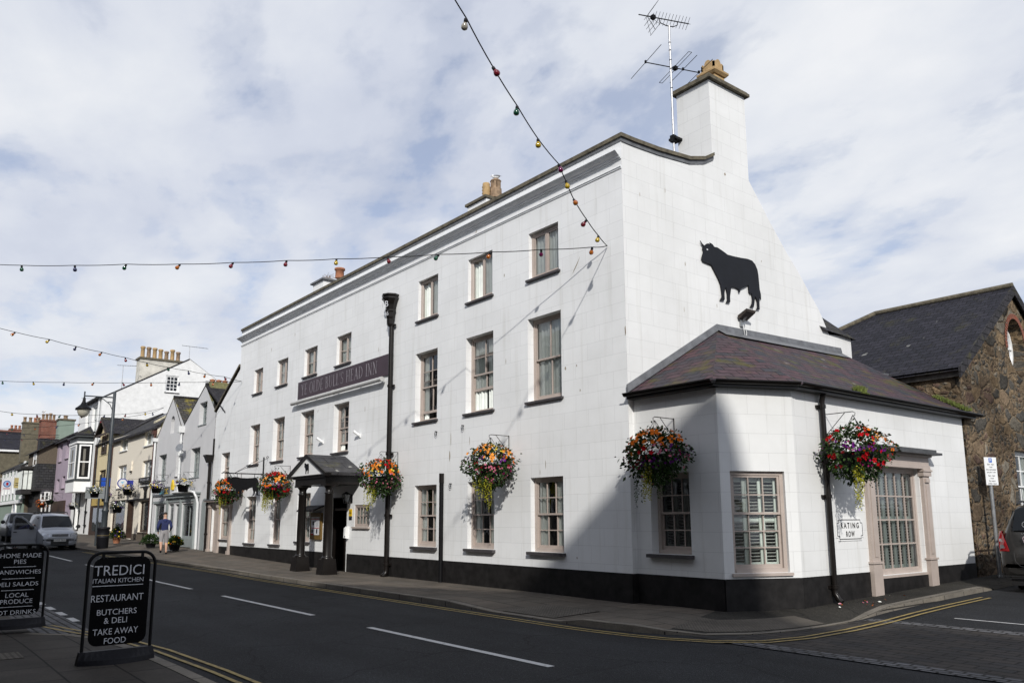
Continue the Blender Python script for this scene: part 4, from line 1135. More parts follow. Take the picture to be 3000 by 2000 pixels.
m_ = MB(); m_.add([(-15.42, -0.003, 2.12), (-14.1, -0.003, 2.12), (-14.1, -0.42, 1.95), (-15.42, -0.42, 1.95), (-15.42, -0.003, 2.07), (-14.1, -0.003, 2.07), (-14.1, -0.42, 1.90), (-15.42, -0.42, 1.90)], [(0, 3, 2, 1), (4, 5, 6, 7), (3, 7, 6, 2), (0, 4, 7, 3), (1, 2, 6, 5)]); m_.build('hood', SLATEG, nb_)
# AA plaque
aa = MB(); aa.box(-12.26, -0.02, 1.74, -12.07, -0.002, 1.965, 0); aa.box(-12.26, -0.021, 1.63, -12.07, -0.002, 1.735, 1)
text_mb(aa, 'AA', (-12.165, -0.021, 1.80), X_, Z_, 0.11, 1, n=FRONT); text_mb(aa, '*', (-12.165, -0.023, 1.66), X_, Z_, 0.05, 2, n=FRONT)
tag(aa.build('hotel_plaque', [plain('plaque_yellow', (0.75, 0.48, 0.01), 0.4, var=0.03), TXTK, TXTW], base=(-12.16, 0, 1.63)), 'small yellow and black AA plaque beside the entrance', 'plaque')
# wall lantern
ln = thing('wall_lantern', 'black wall lantern on the right jamb of the porch entrance', 'lantern', (-12.12, 0, 2.3))
m_ = MB(); m_.box(-12.16, -0.03, 2.16, -12.06, -0.002, 2.42); m_.cyl((-12.11, -0.02, 2.42), (-12.11, -0.2, 2.46), 0.012, 0.012, 6)
sq(m_, -12.11, -0.2, 2.42, 2.50, 0.12, 0.02)
for sx in (-1, 1):
    for sy in (-1, 1): m_.obox(V(-12.11+sx*0.10-0.007, -0.2+sy*0.10-0.007, 2.42), V(0.014, 0, 0), V(0, 0.014, 0), V(-sx*0.04, -sy*0.04, -0.27))
m_.box(-12.175, -0.265, 2.14, -12.045, -0.135, 2.16)
m_.build('frame', IRON, ln)
m_ = MB(); sq(m_, -12.11, -0.2, 2.165, 2.415, 0.058, 0.088); m_.build('lantern_glass', GLASSD, ln)
# ashtray box
ab = MB(); ab.prism([(-0.14, 0.0), (-0.04, -0.03), (-0.002, -0.03), (-0.002, 0.34), (-0.06, 0.36), (-0.13, 0.30)], ((-12.36, 0, 1.06), Y_, Z_), (0.11, 0, 0))
ab.cyl((-12.27, -0.13, 1.1), (-12.27, -0.145, 1.1), 0.025, 0.025, 10, 1)
tag(ab.build('wall_ashtray', [WHITEP, IRON], base=(-12.25, 0, 1.06)), 'white curved cigarette bin fixed to wall beside the entrance', 'bin')

# bull silhouette on the gable
bl = MB(); bl.prism(BULL, ((0.028, 0, 0), Y_, Z_), (0.018, 0, 0))
for y, z in ((3.2, 7.2), (4.6, 7.7), (4.55, 7.1), (2.9, 7.8)): bl.cyl((0.001, y, z), (0.03, y, z), 0.02, 0.02, 6)
bull = tag(bl.build('bull_silhouette', plain('blue_black_paint', (0.0075, 0.0085, 0.012), 0.55, var=0.25, scale=3, spec=0.25), base=(0, 3.7, 6.7)), 'large black flat bull silhouette mounted on the white gable wall', 'wall sign')
eb = MB(); eb.prism([(2.78+0.03*math.cos(t), 7.855+0.018*math.sin(t)) for t in [i*math.pi/5 for i in range(10)]], ((0.047, 0, 0), Y_, Z_), (0.002, 0, 0)); eb.build('eye', TXTW, bull)
# floodlight below it
fl = thing('floodlight', 'rusty dark floodlight with loose cable below the bull silhouette', 'light', (0, 3.98, 6.4))
m_ = MB()
sa, sb_ = V(0.30, 3.72, 6.48), V(0.30, 4.30, 6.48)
m_.add([V(0.03, 3.84, 6.43), V(0.03, 4.20, 6.43), V(0.30, 4.21, 6.55), V(0.30, 3.83, 6.55), V(0.05, 3.86, 6.34), V(0.05, 4.18, 6.34), V(0.29, 4.19, 6.49), V(0.29, 3.85, 6.49)], [(0, 3, 2, 1), (4, 5, 6, 7), (0, 1, 5, 4), (1, 2, 6, 5), (2, 3, 7, 6), (3, 0, 4, 7)])
m_.build('lamp_housing', plain('rusty_black', (0.035, 0.026, 0.02), 0.6, var=0.5, scale=20), fl)
m_ = MB(); m_.box(0.002, 3.94, 6.18, 0.05, 4.1, 6.34); m_.cyl((0.03, 4.02, 6.3), (0.14, 4.02, 6.42), 0.03, 0.03, 8); m_.build('wall_box', STEEL, fl)
m_ = MB(); m_.tube([(0.05, 4.02, 6.22), (0.09, 3.99, 6.08), (0.08, 4.03, 5.94), (0.07, 4.1, 5.92), (0.07, 4.12, 6.05), (0.06, 4.06, 6.2)], 0.008, 5); m_.build('cable', WHITEP, fl)

# hanging bull sign over the footway
HB = [(-1.43, 3.25), (-1.36, 3.28), (-1.28, 3.21), (-1.2, 3.27), (-1.06, 3.27), (-0.92, 3.24), (-0.68, 3.23), (-0.44, 3.25), (-0.3, 3.27), (-0.23, 3.2), (-0.19, 3.07), (-0.19, 2.9), (-0.19, 2.73), (-0.19, 2.56), (-0.26, 2.58), (-0.27, 2.71), (-0.31, 2.74), (-0.32, 2.64), (-0.35, 2.57), (-0.41, 2.56), (-0.37, 2.64), (-0.39, 2.74), (-0.42, 2.83), (-0.43, 2.88), (-0.56, 2.84), (-0.62, 2.79), (-0.64, 2.72), (-0.67, 2.78), (-0.83, 2.77), (-0.86, 2.67), (-0.86, 2.48), (-0.93, 2.49), (-0.93, 2.65), (-0.97, 2.73), (-0.99, 2.61), (-0.99, 2.51), (-1.07, 2.53), (-1.05, 2.66), (-1.09, 2.78), (-1.16, 2.84), (-1.25, 2.98), (-1.35, 3.04), (-1.43, 3.06), (-1.43, 3.17)]
hs = thing('hanging_bull_sign', 'black bull shaped sign hanging from an iron bracket left of the porch', 'hanging sign', (-19.7, 0, 3.4))
m_ = MB(); m_.prism(HB, ((-19.71, 0, 0), Y_, Z_), (0.02, 0, 0)); m_.build('bull_plate', IRON, hs)
m_ = MB(); bx_ = -19.7
m_.box(bx_-0.02, -0.045, 3.2, bx_+0.02, -0.003, 4.08); m_.box(bx_-0.02, -1.5, 3.385, bx_+0.02, -0.045, 3.425)
m_.tube([(bx_, -1.5, 3.405), (bx_, -1.58, 3.42), (bx_, -1.66, 3.38), (bx_, -1.55, 3.46), (bx_, -1.38, 3.44), (bx_, -1.28, 3.28), (bx_, -1.22, 3.22)], 0.016, 6)
for e in (-19.26, -20.31): m_.tube([(bx_, -1.15, 3.42), (e, -0.05, 4.0)], 0.009, 5); m_.tube([(e, -0.05, 4.0), (e, -0.10, 4.05), (e, -0.04, 4.09), (e, -0.0, 4.03)], 0.012, 5)
for y in (-1.05, -0.36): m_.cyl((bx_, y, 3.2), (bx_, y, 3.4), 0.012, 0.012, 6)
m_.tube([(bx_, -0.30, 2.6), (bx_, -0.1, 2.58), (bx_-0.05, 0.0, 2.58)], 0.009, 5)
m_.build('bracket', IRON, hs)

# ================================================================== CORNER ANNEX
ann = thing('corner_annex', 'single storey white canted corner annex with purple slate hipped roof and black gutter', 'building', (1.5, 4.5, 0))
CU = Vector((0.66, 1.42, 0)).normalized(); CNn = Vector((CU.y, -CU.x, 0)); CO = Vector((2.09, 0.15, 0))
WT = 4.06
wb = MB()
H1 = (0.39, 0.96, 0.98, 1.56); H2 = (0.20, 0.66, 1.12, 1.84); H3 = (4.35, 0.46, 2.12, 2.26)
wb.wall(rect(0, -0.3, 2.09, WT), [rect(H1[0], H1[1], H1[0]+H1[2], H1[1]+H1[3])], ((0, 0.15, 0), X_, Z_), FRONT, 0.2)
wb.wall(rect(0, -0.3, 1.566, WT), [rect(H2[0], H2[1], H2[0]+H2[2], H2[1]+H2[3])], (CO, CU, Z_), CNn, 0.07)
wb.wall(rect(1.57, -0.3, 9.0, WT), [rect(H3[0], H3[1], H3[0]+H3[2], H3[1]+H3[3])], ((2.75, 0, 0), Y_, Z_), EAST, 0.12)
wb.build('wall', WHITE_TONED, ann)
pb = MB()
pb.box(0.02, 0.125, -0.3, 2.09, 0.15, 0.56)
for a, b in ((0.0, 1.566),):
    pb.obox(CO+Z_*-0.3, CU*1.566, CNn*0.025, Z_*0.86)
for a, b in ((1.57, 3.98), (4.3, 6.5), (6.82, 8.98)):
    pb.box(2.75, a, -0.3, 2.772, b, 0.56 if b != 6.5 else 0.44)
pb.build('plinth', PLINTH, ann)
# roof: eaves points and top line against the gable
ez = 4.17; ov = 0.2
e0 = V(0.0, 0.15-ov, ez); e1 = V(2.09+0.09, 0.15-ov, ez); e2 = V(2.75+ov, 1.50, ez); e3 = V(2.75+ov, 9.35, ez)
t0 = V(0.02, 0.15-ov, ez+0.02); ta = V(0.02, 3.05, 5.93); tb_ = V(0.02, 8.62, 6.08)
rf = MB()
rf.poly([e0, e1, ta]); rf.poly([e1, e2, ta]); rf.poly([e2, e3, V(2.2, 9.07, 4.62), tb_, ta])
up = Vector((0, 0, 0.0))
for f in list(rf.f): pass
rf.poly([p-Z_*0.05 for p in (e0, e1, ta)][::-1]); rf.poly([p-Z_*0.05 for p in (e1, e2, ta)][::-1]); rf.poly([p-Z_*0.05 for p in (e2, e3, tb_, ta)][::-1])
for a, b in ((e0, e1), (e1, e2), (e2, e3)): rf.poly([a-Z_*0.05, b-Z_*0.05, b, a])
roof = rf.build('roof', SLATEP, ann)
fl = MB()
def band(mb, a, b, h, t=0.02):
    a, b = Vector(a), Vector(b)
    mb.add([a, b, b+Z_*h, a+Z_*h, a+X_*t, b+X_*t, b+Z_*h+X_*t*0.4, a+Z_*h+X_*t*0.4], [(4, 5, 6, 7), (7, 6, 2, 3), (0, 1, 5, 4), (1, 2, 6, 5), (0, 4, 7, 3)])
band(fl, (0.01, -0.05, 4.20), (0.01, 3.05, 5.95), 0.16, 0.05)
band(fl, (0.01, 3.05, 5.95), (0.01, 8.5, 6.09), 0.15, 0.05)
fl.poly([(0.05, 3.05, 5.96), (0.30, 3.0, 5.80), (0.30, 8.5, 5.92), (0.05, 8.5, 6.09)][::-1])
fl.build('flashing', LEAD, roof)
# gutter, fascia and pipe
gt = MB()
def gutter(mb, a, b, outv, r=0.06):
    a, b, outv = Vector(a), Vector(b), Vector(outv)
    d = (b-a)
    pts = []
    for p in (a, b):
        for i in range(7):
            t = math.pi*i/6
            pts.append(p+outv*(-math.cos(t)*r)+Z_*(-math.sin(t)*r))
    F = [(i, i+1, 8+i, 7+i) for i in range(6)]
    mb.add(pts, F, 0); mb.add(pts, [f[::-1] for f in F], 0)
    mb.obox(a+outv*r-Z_*0.005, d, outv*0.012, Z_*0.02)
go = 0.06
gutter(gt, e0+V(0, -go, -0.02), e1+V(0.03, -go, -0.02), (0, -1, 0)); gutter(gt, e1+CNn*go+Z_*-0.02, e2+CNn*go+Z_*-0.02, CNn); gutter(gt, e2+V(go, 0, -0.02), e3+V(go, 0.15, -0.02), (1, 0, 0))
for a, b, o2 in ((e0, e1, V(0, 1, 0)), (e1, e2, -CNn), (e2, e3, V(-1, 0, 0))):
    gt.obox(a-Z_*0.12, b-a, o2*0.02, Z_*0.07)                 # fascia board
    gt.obox(a-Z_*0.12+o2*0.02, b-a, o2*(ov-0.02), Z_*0.012)   # soffit
gt.build('gutter', BLACKP, ann)
dpa = MB()
dpa.tube([(2.90, 2.50, 4.12), (2.86, 2.50, 4.0), (2.835, 2.50, 3.9), (2.835, 2.50, 3.8), (2.835, 2.50, 0.3), (2.835, 2.50, 0.22), (2.90, 2.50, 0.12), (2.96, 2.5, 0.07)], 0.055, 12)
for z in (3.8, 2.05, 0.35): dpa.cyl((2.835, 2.5, z-0.035), (2.835, 2.5, z+0.035), 0.072, 0.072, 12); dpa.box(2.752, 2.38, z-0.03, 2.80, 2.62, z+0.03)
dpa.build('downpipe', BLACKP, ann)
window(ann, (H1[0], 0.15, H1[1]), X_, FRONT, H1[2], H1[3], 'sash', 3, 2, 2, depth=0.2, cur='shutter', seed=61, sillw=0.06, sillh=0.07, sillp=0.12, glassm=GLASSD)
window(ann, CO+CU*H2[0]+Z_*H2[1], CU, CNn, H2[2], H2[3], 'sash', 3, 2, 3, depth=0.07, cur='shutter', sill=TAUPE, seed=62, split=0.585, sillw=0.05, sillp=0.05)
window(ann, (2.75, H3[0], H3[1]), Y_, EAST, H3[2], H3[3], 'fixed', 5, 4, 1, depth=0.1, cur='shutter', sill=TAUPE, seed=63, sillw=0.0, sillp=0.03, bar=0.03)
sr = MB()
for y0, y1 in ((4.02, 4.33), (6.50, 6.80)):
    sr.box(2.74, y0, gs(y0)-0.05, 2.83, y1, 2.72); sr.box(2.74, y0-0.02, gs(y0)-0.05, 2.845, y1+0.02, 0.72); sr.box(2.74, y0-0.045, 0.72, 2.87, y1+0.045, 0.76)
    sr.box(2.74, y0+0.09, 0.85, 2.845, y1-0.09, 2.35); sr.box(2.74, y0-0.04, 2.56, 2.87, y1+0.04, 2.72); sr.box(2.74, y0-0.06, 2.66, 2.89, y1+0.06, 2.70)
    sr.box(2.74, y0+0.06, 2.42, 2.87, y1-0.06, 2.5)
sr.box(2.74, 3.98, 2.72, 2.86, 6.84, 2.80); sr.box(2.74, 4.0, 2.80, 2.84, 6.82, 2.98); sr.box(2.74, 3.95, 2.98, 2.90, 6.87, 3.03)
sr.build('shop_surround', TAUPE, ann)
hd = MB(); hd.box(2.752, 3.85, 3.03, 3.06, 7.05, 3.08); hd.box(2.752, 3.95, 3.08, 2.98, 6.95, 3.15); hd.build('lead_hood', plain('dark_lead', (0.06, 0.062, 0.066), 0.6, var=0.4, scale=6), ann)
# street name plate
st = thing('street_sign', 'white street name plate lettered Rating Row with notched black border', 'street sign', (2.75, 3.33, 1.4))
m_ = MB()
nt_ = 0.07
def notched(y0, z0, y1, z1, k): return [(y0+k, z0), (y1-k, z0), (y1-k, z0+k*0.9), (y1, z0+k*0.9), (y1, z1-k*0.9), (y1-k, z1-k*0.9), (y1-k, z1), (y0+k, z1), (y0+k, z1-k*0.9), (y0, z1-k*0.9), (y0, z0+k*0.9), (y0+k, z0+k*0.9)]
m_.prism(notched(2.82, 1.195, 3.84, 1.635, nt_), ((2.752, 0, 0), Y_, Z_), (0.014, 0, 0)); m_.build('plate', WHITEP, st)
m_ = MB()
oo = notched(2.845, 1.22, 3.815, 1.61, nt_); ii = notched(2.863, 1.236, 3.797, 1.594, nt_-0.003)
P = [V(2.7675, y, z) for y, z in oo]+[V(2.7675, y, z) for y, z in ii]
m_.add(P, [(i, (i+1) % 12, 12+(i+1) % 12, 12+i) for i in range(12)], 0)
text_mb(m_, 'RATING', (2.7665, 3.33, 1.44), Y_, Z_, 0.105, n=EAST, width=0.68, weight=0.02, spacing=1.5)
text_mb(m_, 'ROW', (2.7665, 3.33, 1.275), Y_, Z_, 0.105, n=EAST, width=0.32, weight=0.02, spacing=1.3)
m_.build('lettering', TXTK, st)
# moss tufts along the gutter
def tuft(mb, c, rx, ry, h, n, rnd, m=0):
    for i in range(n):
        a = rnd.uniform(0, 6.283); r = rnd.random()**0.5
        p = Vector(c)+V(math.cos(a)*r*rx, math.sin(a)*r*ry, 0)
        l = h*rnd.uniform(0.4, 1.0); d = V(rnd.uniform(-.5, .5), rnd.uniform(-.5, .5), 1).normalized()*l
        s2 = V(rnd.uniform(-1, 1), rnd.uniform(-1, 1), 0).normalized()*rnd.uniform(0.006, 0.014)
        mb.poly([p-s2, p+s2, p+d], m)
rnd = random.Random(5)
m_ = MB(); tuft(m_, (3.0, 3.68, 4.18), 0.07, 0.22, 0.16, 700, rnd); tuft(m_, (3.06, 3.75, 4.14), 0.05, 0.2, 0.05, 300, rnd)
tag(m_.build('moss_clump', MOSS, base=(3.0, 3.7, 4.18)), 'small green grassy clump growing in the gutter near the downpipe top', 'plant')
m_ = MB()
for i in range(9):
    t = i/8; tuft(m_, (2.2+0.72*t, 8.98, 4.62-0.42*t+0.02), 0.10, 0.09, 0.11, 150, rnd)
tag(m_.build('moss_clump', MOSS, base=(2.6, 9.0, 4.4)), 'long strip of moss growing where annex roof meets the stone wall', 'plant')

# ================================================================== STONE BUILDING
stn = thing('stone_building', 'rubble stone building with blue slate roof and oculus window in its gable', 'building', (1, 13, 0))
SX = 2.78; SY0 = 9.06; SYR = 12.95; SY1 = 16.9; SE = 5.35; SR = 8.02
wb = MB()
oc = [(12.98+0.62*math.cos(t), 6.42+0.78*math.sin(t)) for t in [2*math.pi*i/24 for i in range(24)]]
wb.wall([(SY0, -0.3), (SY1, -0.3), (SY1, SE), (SYR, SR), (SY0, SE)], [oc, rect(12.05, 1.5, 13.5, 3.42)], ((SX, 0, 0), Y_, Z_), EAST, 0.35)
wb.poly([(-8, SY0, -0.3), (SX, SY0, -0.3), (SX, SY0, SE), (-8, SY0, SE)], 0)
wb.poly([(SX, SY1, -0.3), (-8, SY1, -0.3), (-8, SY1, SE), (SX, SY1, SE)], 0)
wb.poly([(-8, SY1, -0.3), (-8, SY0, -0.3), (-8, SY0, SE), (-8, SY1, SE)], 0)
wb.build('wall', STONE, stn)
rf = MB()
oy = 0.22
sl = (SR-SE)/(SYR-SY0)
A0 = V(SX+0.08, SY0-oy, SE-oy*sl+0.12); A1 = V(SX+0.08, SYR, SR+0.12); B0 = V(-6.5, SY0-oy, SE-oy*sl+0.12); B1 = V(-1.15, SYR, SR+0.12)
rf.poly([A0, A1, B1, B0]); rf.poly([B0, B1, V(-6.5, SY1+oy, SE-oy*sl+0.12)])
rf.poly([A1, V(SX+0.08, SY1+oy, SE-oy*sl+0.12), V(-6.5, SY1+oy, SE-oy*sl+0.12), B1])
rf.poly([A0-Z_*0.07, A1-Z_*0.07, B1-Z_*0.07, B0-Z_*0.07][::-1])
rfo = rf.build('roof', SLATEB, stn)
rg = MB()
rg.tube([A1+Z_*0.03+X_*0.02, B1+Z_*0.03], 0.085, 8); rg.tube([B1+Z_*0.03, B0+Z_*0.05+V(0, 0.2, 0)], 0.085, 8)
rg.build('ridge_tiles', COPING, rfo)
vg = MB()
for (p, q) in ((A0, A1), (A1, V(SX+0.08, SY1+oy, SE-oy*sl+0.12))):
    vg.obox(p+V(0.0, 0, -0.26), q-p, V(0.05, 0, 0), Z_*0.28)
vg.build('verge_slates', SLATEG, rfo)
vb = MB(); vb.obox(A0+V(-7, 0.12, -0.20), V(7.0, 0, 0), V(0, 0.04, 0), Z_*0.17); vb.build('eaves_board', plain('weathered_board', (0.085, 0.08, 0.075), 0.85, var=0.5, scale=5), stn)
ar = MB()
N = 22
P = []
for i in range(N+1):
    t = math.pi*(-0.05)+math.pi*1.1*i/N
    for k in (0.0, 0.15): P.append(V(SX+0.012, 12.98+(0.62+k)*math.cos(t), 6.42+(0.78+k)*math.sin(t)))
ar.add(P, [(2*i, 2*i+1, 2*i+3, 2*i+2) for i in range(N)])
# individual arch bricks: small proud blocks
for i in range(30):
    t = math.pi*(-0.03)+math.pi*1.06*i/29
    c = V(SX+0.012, 12.98+0.695*math.cos(t), 6.42+0.855*math.sin(t)); d = V(0, math.cos(t), math.sin(t)); s2 = V(0, -math.sin(t), math.cos(t))
    ar.obox(c-d*0.07-s2*0.034, d*0.14, s2*0.062, V(0.012, 0, 0))
ar.build('brick_arch', ARCHB, stn)
ow = MB()
oc2 = [(12.98+0.62*math.cos(t), 6.42+0.78*math.sin(t)) for t in [2*math.pi*i/24 for i in range(24)]]
oc3 = [(12.98+0.54*math.cos(t), 6.42+0.70*math.sin(t)) for t in [2*math.pi*i/24 for i in range(24)]]
ow.wall(oc2, [oc3], ((SX-0.3, 0, 0), Y_, Z_), EAST, 0.06)
ow.box(SX-0.36, 12.95, 5.7, SX-0.3, 13.01, 7.15); ow.box(SX-0.36, 12.42, 6.40, SX-0.302, 13.54, 6.45); ow.box(SX-0.36, 12.42, 6.05, SX-0.302, 13.54, 6.08)
o_ = ow.build('window', WHITEP, stn)
gp = MB(); gp.prism(oc3, ((SX-0.34, 0, 0), Y_, Z_), (0.003, 0, 0)); gp.build('pane', GLASSD, o_)
ob_ = MB(); ob_.box(SX-0.9, 12.3, 5.6, SX-0.88, 13.7, 7.3); ob_.build('window_backing', NET, o_)
window(stn, (SX, 12.05, 1.5), Y_, EAST, 1.45, 1.92, 'sash', 2, 2, 2, depth=0.14, mat=WHITEP, cur='side', sill=SILL, seed=71, fw_=0.09, bar=0.03)
fh = MB(); fh.box(0.85, SY0-0.35, 5.02, 1.06, SY0-0.0, 5.42); fh.build('lead_box_gutter', LEAD, stn)

# parking sign
ps = thing('parking_sign', 'grey pole with white parking restrictions plate by the stone wall', 'road sign', (3.05, 9.55, gs(9.55)))
pz = gs(9.55)
m_ = MB(); m_.cyl((3.05, 9.55, pz-0.1), (3.05, 9.55, pz+2.85), 0.045, 0.045, 14); m_.lathe([(0.06, 0), (0.055, 0.02)], (3.05, 9.55, pz), 14); m_.build('pole', STEEL, ps)
pn = Vector((0.93, -0.36, 0)).normalized(); pu = Vector((0.36, 0.93, 0)).normalized(); pc_ = V(3.05, 9.55, pz+2.18)+pn*0.055
m_ = MB(); m_.obox(pc_-pu*0.19, pu*0.38, pn*0.006, Z_*0.68); pl_ = m_.build('sign_plate', plain('sign_white', (0.78, 0.79, 0.80), 0.4, var=0.02), ps)
m_ = MB(); bl_ = MB(); bl_.obox(pc_-pu*0.05+pn*0.007+Z_*0.55, pu*0.10, pn*0.002, Z_*0.11)
text_mb(bl_, 'P', pc_+pn*0.009+Z_*0.565, pu, Z_, 0.08, 1, n=pn, off=0.002, weight=0.02)
bl_.build('parking_symbol', [plain('sign_blue', (0.02, 0.12, 0.50), 0.4, var=0.02), TXTW], pl_)
for k, t in enumerate(('8am - 6pm', '1 awr', 'Dim dychwelyd', 'cyn pen 1 awr', '8am - 6pm', '1 hour', 'No return', 'within 1 hour')):
    text_mb(m_, t, pc_+pn*0.007+Z_*(0.49-0.064*k-(0.02 if k > 3 else 0)), pu, Z_, 0.034, n=pn, off=0.002, weight=0.012)
m_.build('lettering', TXTK, pl_)

# ================================================================== HANGING BASKETS
def petal_mesh(mb, c, n, r, rnd, m):
    n = n.normalized(); u = n.orthogonal().normalized(); v = n.cross(u); a0 = rnd.uniform(0, 6.28)
    k = 5
    ring = []
    for i in range(2*k):
        rr = r*(1.0 if i % 2 == 0 else 0.62); a = a0+math.pi*i/k
        ring.append(c+(u*math.cos(a)+v*math.sin(a))*rr+n*(0.35*r if i % 2 == 0 else 0.1*r))
    mb.add([c]+ring, [(0, 1+i, 1+(i+1) % (2*k)) for i in range(2*k)], m)


def leaf(mb, c, d, rnd, L, m):
    d = d.normalized(); s = d.orthogonal().normalized(); s = (s*math.cos(a := rnd.uniform(0, 6.28))+d.cross(s)*math.sin(a))
    mid = c+d*L*0.5
    mb.add([c, mid+s*L*0.32, c+d*L-Z_*L*0.15, mid-s*L*0.32], [(0, 1, 2, 3)], m)


def flower_basket(name, label, group, wall_pt, nrm, seed, scheme, R=0.48, H=0.86, arm=0.56, drop=0.74, trail=(), big=True, bowl=False, nfl=560, nlf=2200):
    """bracket + basket of flowers; scheme(theta, h, rnd) -> colour or None; theta is measured from the wall's left-hand side round the front"""
    rnd = random.Random(seed)
    P0 = Vector(wall_pt); nrm = Vector(nrm).normalized(); side = Z_.cross(nrm).normalized()
    t = thing(name, label, 'hanging basket', tuple(P0), group)
    tip = P0+nrm*arm
    c = tip-Z_*drop
    m_ = MB(); w_ = 0.014 if big else 0.010
    m_.obox(P0-side*w_/2-Z_*0.42, side*w_, nrm*0.012, Z_*0.44)
    m_.obox(P0-side*w_/2+Z_*0.0, side*w_, nrm*arm, Z_*0.014)
    m_.tube([P0-Z_*0.40+nrm*0.01, P0+nrm*arm*0.72+Z_*0.0], w_*0.5, 5)
    m_.tube([tip+Z_*0.007, tip+nrm*0.05-Z_*0.02, tip+nrm*0.04-Z_*0.075, tip-nrm*0.005-Z_*0.07], w_*0.5, 5)
    m_.build('bracket', IRON, t)
    m_ = MB()
    for k in range(4):
        a = k*math.pi/2+0.5; m_.cyl(tip-Z_*0.06, c+side*math.cos(a)*R*0.6+nrm*math.sin(a)*R*0.6+Z_*H*0.18, 0.005, 0.005, 4)
    if bowl: m_.lathe([(R*0.42, -H*0.52), (R*0.52, -H*0.5), (R*0.66, -0.02), (R*0.70, -0.02), (R*0.70, 0.03), (R*0.6, 0.03)], c, 16)
    else: m_.lathe([(0.02, -R*0.62), (R*0.3, -R*0.58), (R*0.5, -R*0.3), (R*0.56, 0.0)], c+Z_*0.02, 12)
    m_.build('basket_bowl', IRON, t)
    fo = MB(); fm = MB(); cols = list(FL.keys())
    def surf(jit=0.12):
        z = rnd.uniform(-1, 1) if not bowl else rnd.uniform(-0.25, 1)
        th = rnd.uniform(0, 2*math.pi)
        lump = 1+0.12*math.sin(3*th+seed+2*z)+0.11*math.sin(5*th+2*z*3+seed*2)+0.07*math.sin(9*th-5*z+seed)
        q = math.sqrt(max(0, 1-z*z))*lump
        d = side*math.cos(th)*q+nrm*math.sin(th)*q+Z_*z
        shp = side*math.cos(th)*q*R+nrm*math.sin(th)*q*R*0.92+Z_*z*H*0.5
        if not bowl and z < -0.2: shp *= 1.0; shp -= (side*math.cos(th)*q*R+nrm*math.sin(th)*q*R)*0.28*(-z-0.2)
        return c+shp*(1+rnd.uniform(-jit, jit*0.6)), d.normalized(), th, z
    for i in range(nlf):
        p, d, th, z = surf(0.30)
        if rnd.random() < 0.10: p = p+d*rnd.uniform(0.02, 0.13)
        leaf(fo, p-d*0.03, d+V(rnd.uniform(-.8, .8), rnd.uniform(-.8, .8), rnd.uniform(-.7, .5)), rnd, rnd.uniform(0.045, 0.095)*(1 if big else 0.7), 0 if rnd.random() < 0.6 else 1)
    for i in range(nfl):
        p, d, th, z = surf(0.07)
        col = scheme(th, z, random.Random(int((th*1.9+seed))*31+int((z+1)*4.2+0.4*math.sin(3*th))*7+seed*101))
        if col is None: continue
        rr = {'red': 0.05, 'orange': 0.046, 'peach': 0.043, 'pink': 0.027, 'purple': 0.03, 'magenta': 0.028, 'white': 0.011 if big else 0.034, 'violet': 0.036, 'yellow': 0.034, 'darkred': 0.03}[col]*rnd.uniform(0.8, 1.2)
        petal_mesh(fm, p+d*0.035, d+V(rnd.uniform(-.4, .4), rnd.uniform(-.4, .4), rnd.uniform(-.3, .3)), rr, rnd, cols.index(col))
    for (a, spread, n, l0, l1, mi) in trail:
        for k in range(n):
            th = a+rnd.uniform(-spread, spread); p = c+(side*math.cos(th)+nrm*math.sin(th))*R*rnd.uniform(0.45, 0.8)-Z_*H*rnd.uniform(0.12, 0.34)
            L = rnd.uniform(l0, l1); dr = V(rnd.uniform(-.05, .05), rnd.uniform(-.05, .05), -1); q = p.copy(); s = 0
            while s < L:
                st = 0.028
                q = q+dr*st; s += st
                for sg in (0, 1):
                    leaf(fo, q, V(rnd.uniform(-1, 1), rnd.uniform(-1, 1), rnd.uniform(-.5, .3)), rnd, 0.038, mi)
    fo.build('foliage', [LEAF, LEAFD, LIME], t)['kind'] = 'stuff'
    fm.build('flowers', [FL[k] for k in cols], t)['kind'] = 'stuff'
    return t


pi = math.pi
# theta: 0 = right-hand side seen facing the wall's own 'side' axis, pi/2 = out from the wall, pi = left
def sch_d(th, z, r):
    if z > 0.45: return 'red' if (th > 2.4 and th < 3.9 and r.random() < .7) else r.choice(['peach', 'peach', 'orange', 'yellow'])
    if z > 0.1: return r.choice(['peach', 'orange', None, 'purple']) if th < 1.6 or th > 5 else r.choice(['purple', 'magenta', None, 'pink', 'yellow'])
    if z > -0.45: return r.choice(['pink', 'pink', 'magenta', 'darkred']) if th < 1.2 or th > 5 else r.choice(['purple', 'magenta', 'pink', None, 'darkred'])
    return r.choice(['pink', 'white', 'white', None, 'white'])
def sch_c(th, z, r):
    if z > 0.4: return 'red' if (th < 0.8 or th > 5.3) and r.random() < .6 else r.choice(['peach', 'orange', 'orange', None])
    if z > 0.05: return r.choice(['violet', 'purple', 'darkred', None]) if 1.9 < th < 4.5 else r.choice(['orange', None, 'pink', 'yellow'])
    if z > -0.6: return r.choice(['darkred', 'darkred', 'purple', 'magenta', None]) if 1.9 < th < 4.5 else r.choice(['pink', 'pink', 'pink', None])
    return r.choice(['white', 'white', None])
def sch_b(th, z, r):
    if z > 0.7: return 'red' if r.random() < .8 else 'orange'
    if z > 0.25: return r.choice(['orange', 'orange', 'peach', None])
    if z > -0.2: return r.choice(['purple', 'magenta', 'orange', None]) if th < 1.7 or th > 5 else r.choice(['pink', 'white', None, 'pink'])
    return r.choice(['darkred', 'red', 'magenta', None]) if th < 1.6 or th > 5 else r.choice(['pink', 'pink', 'white', None])
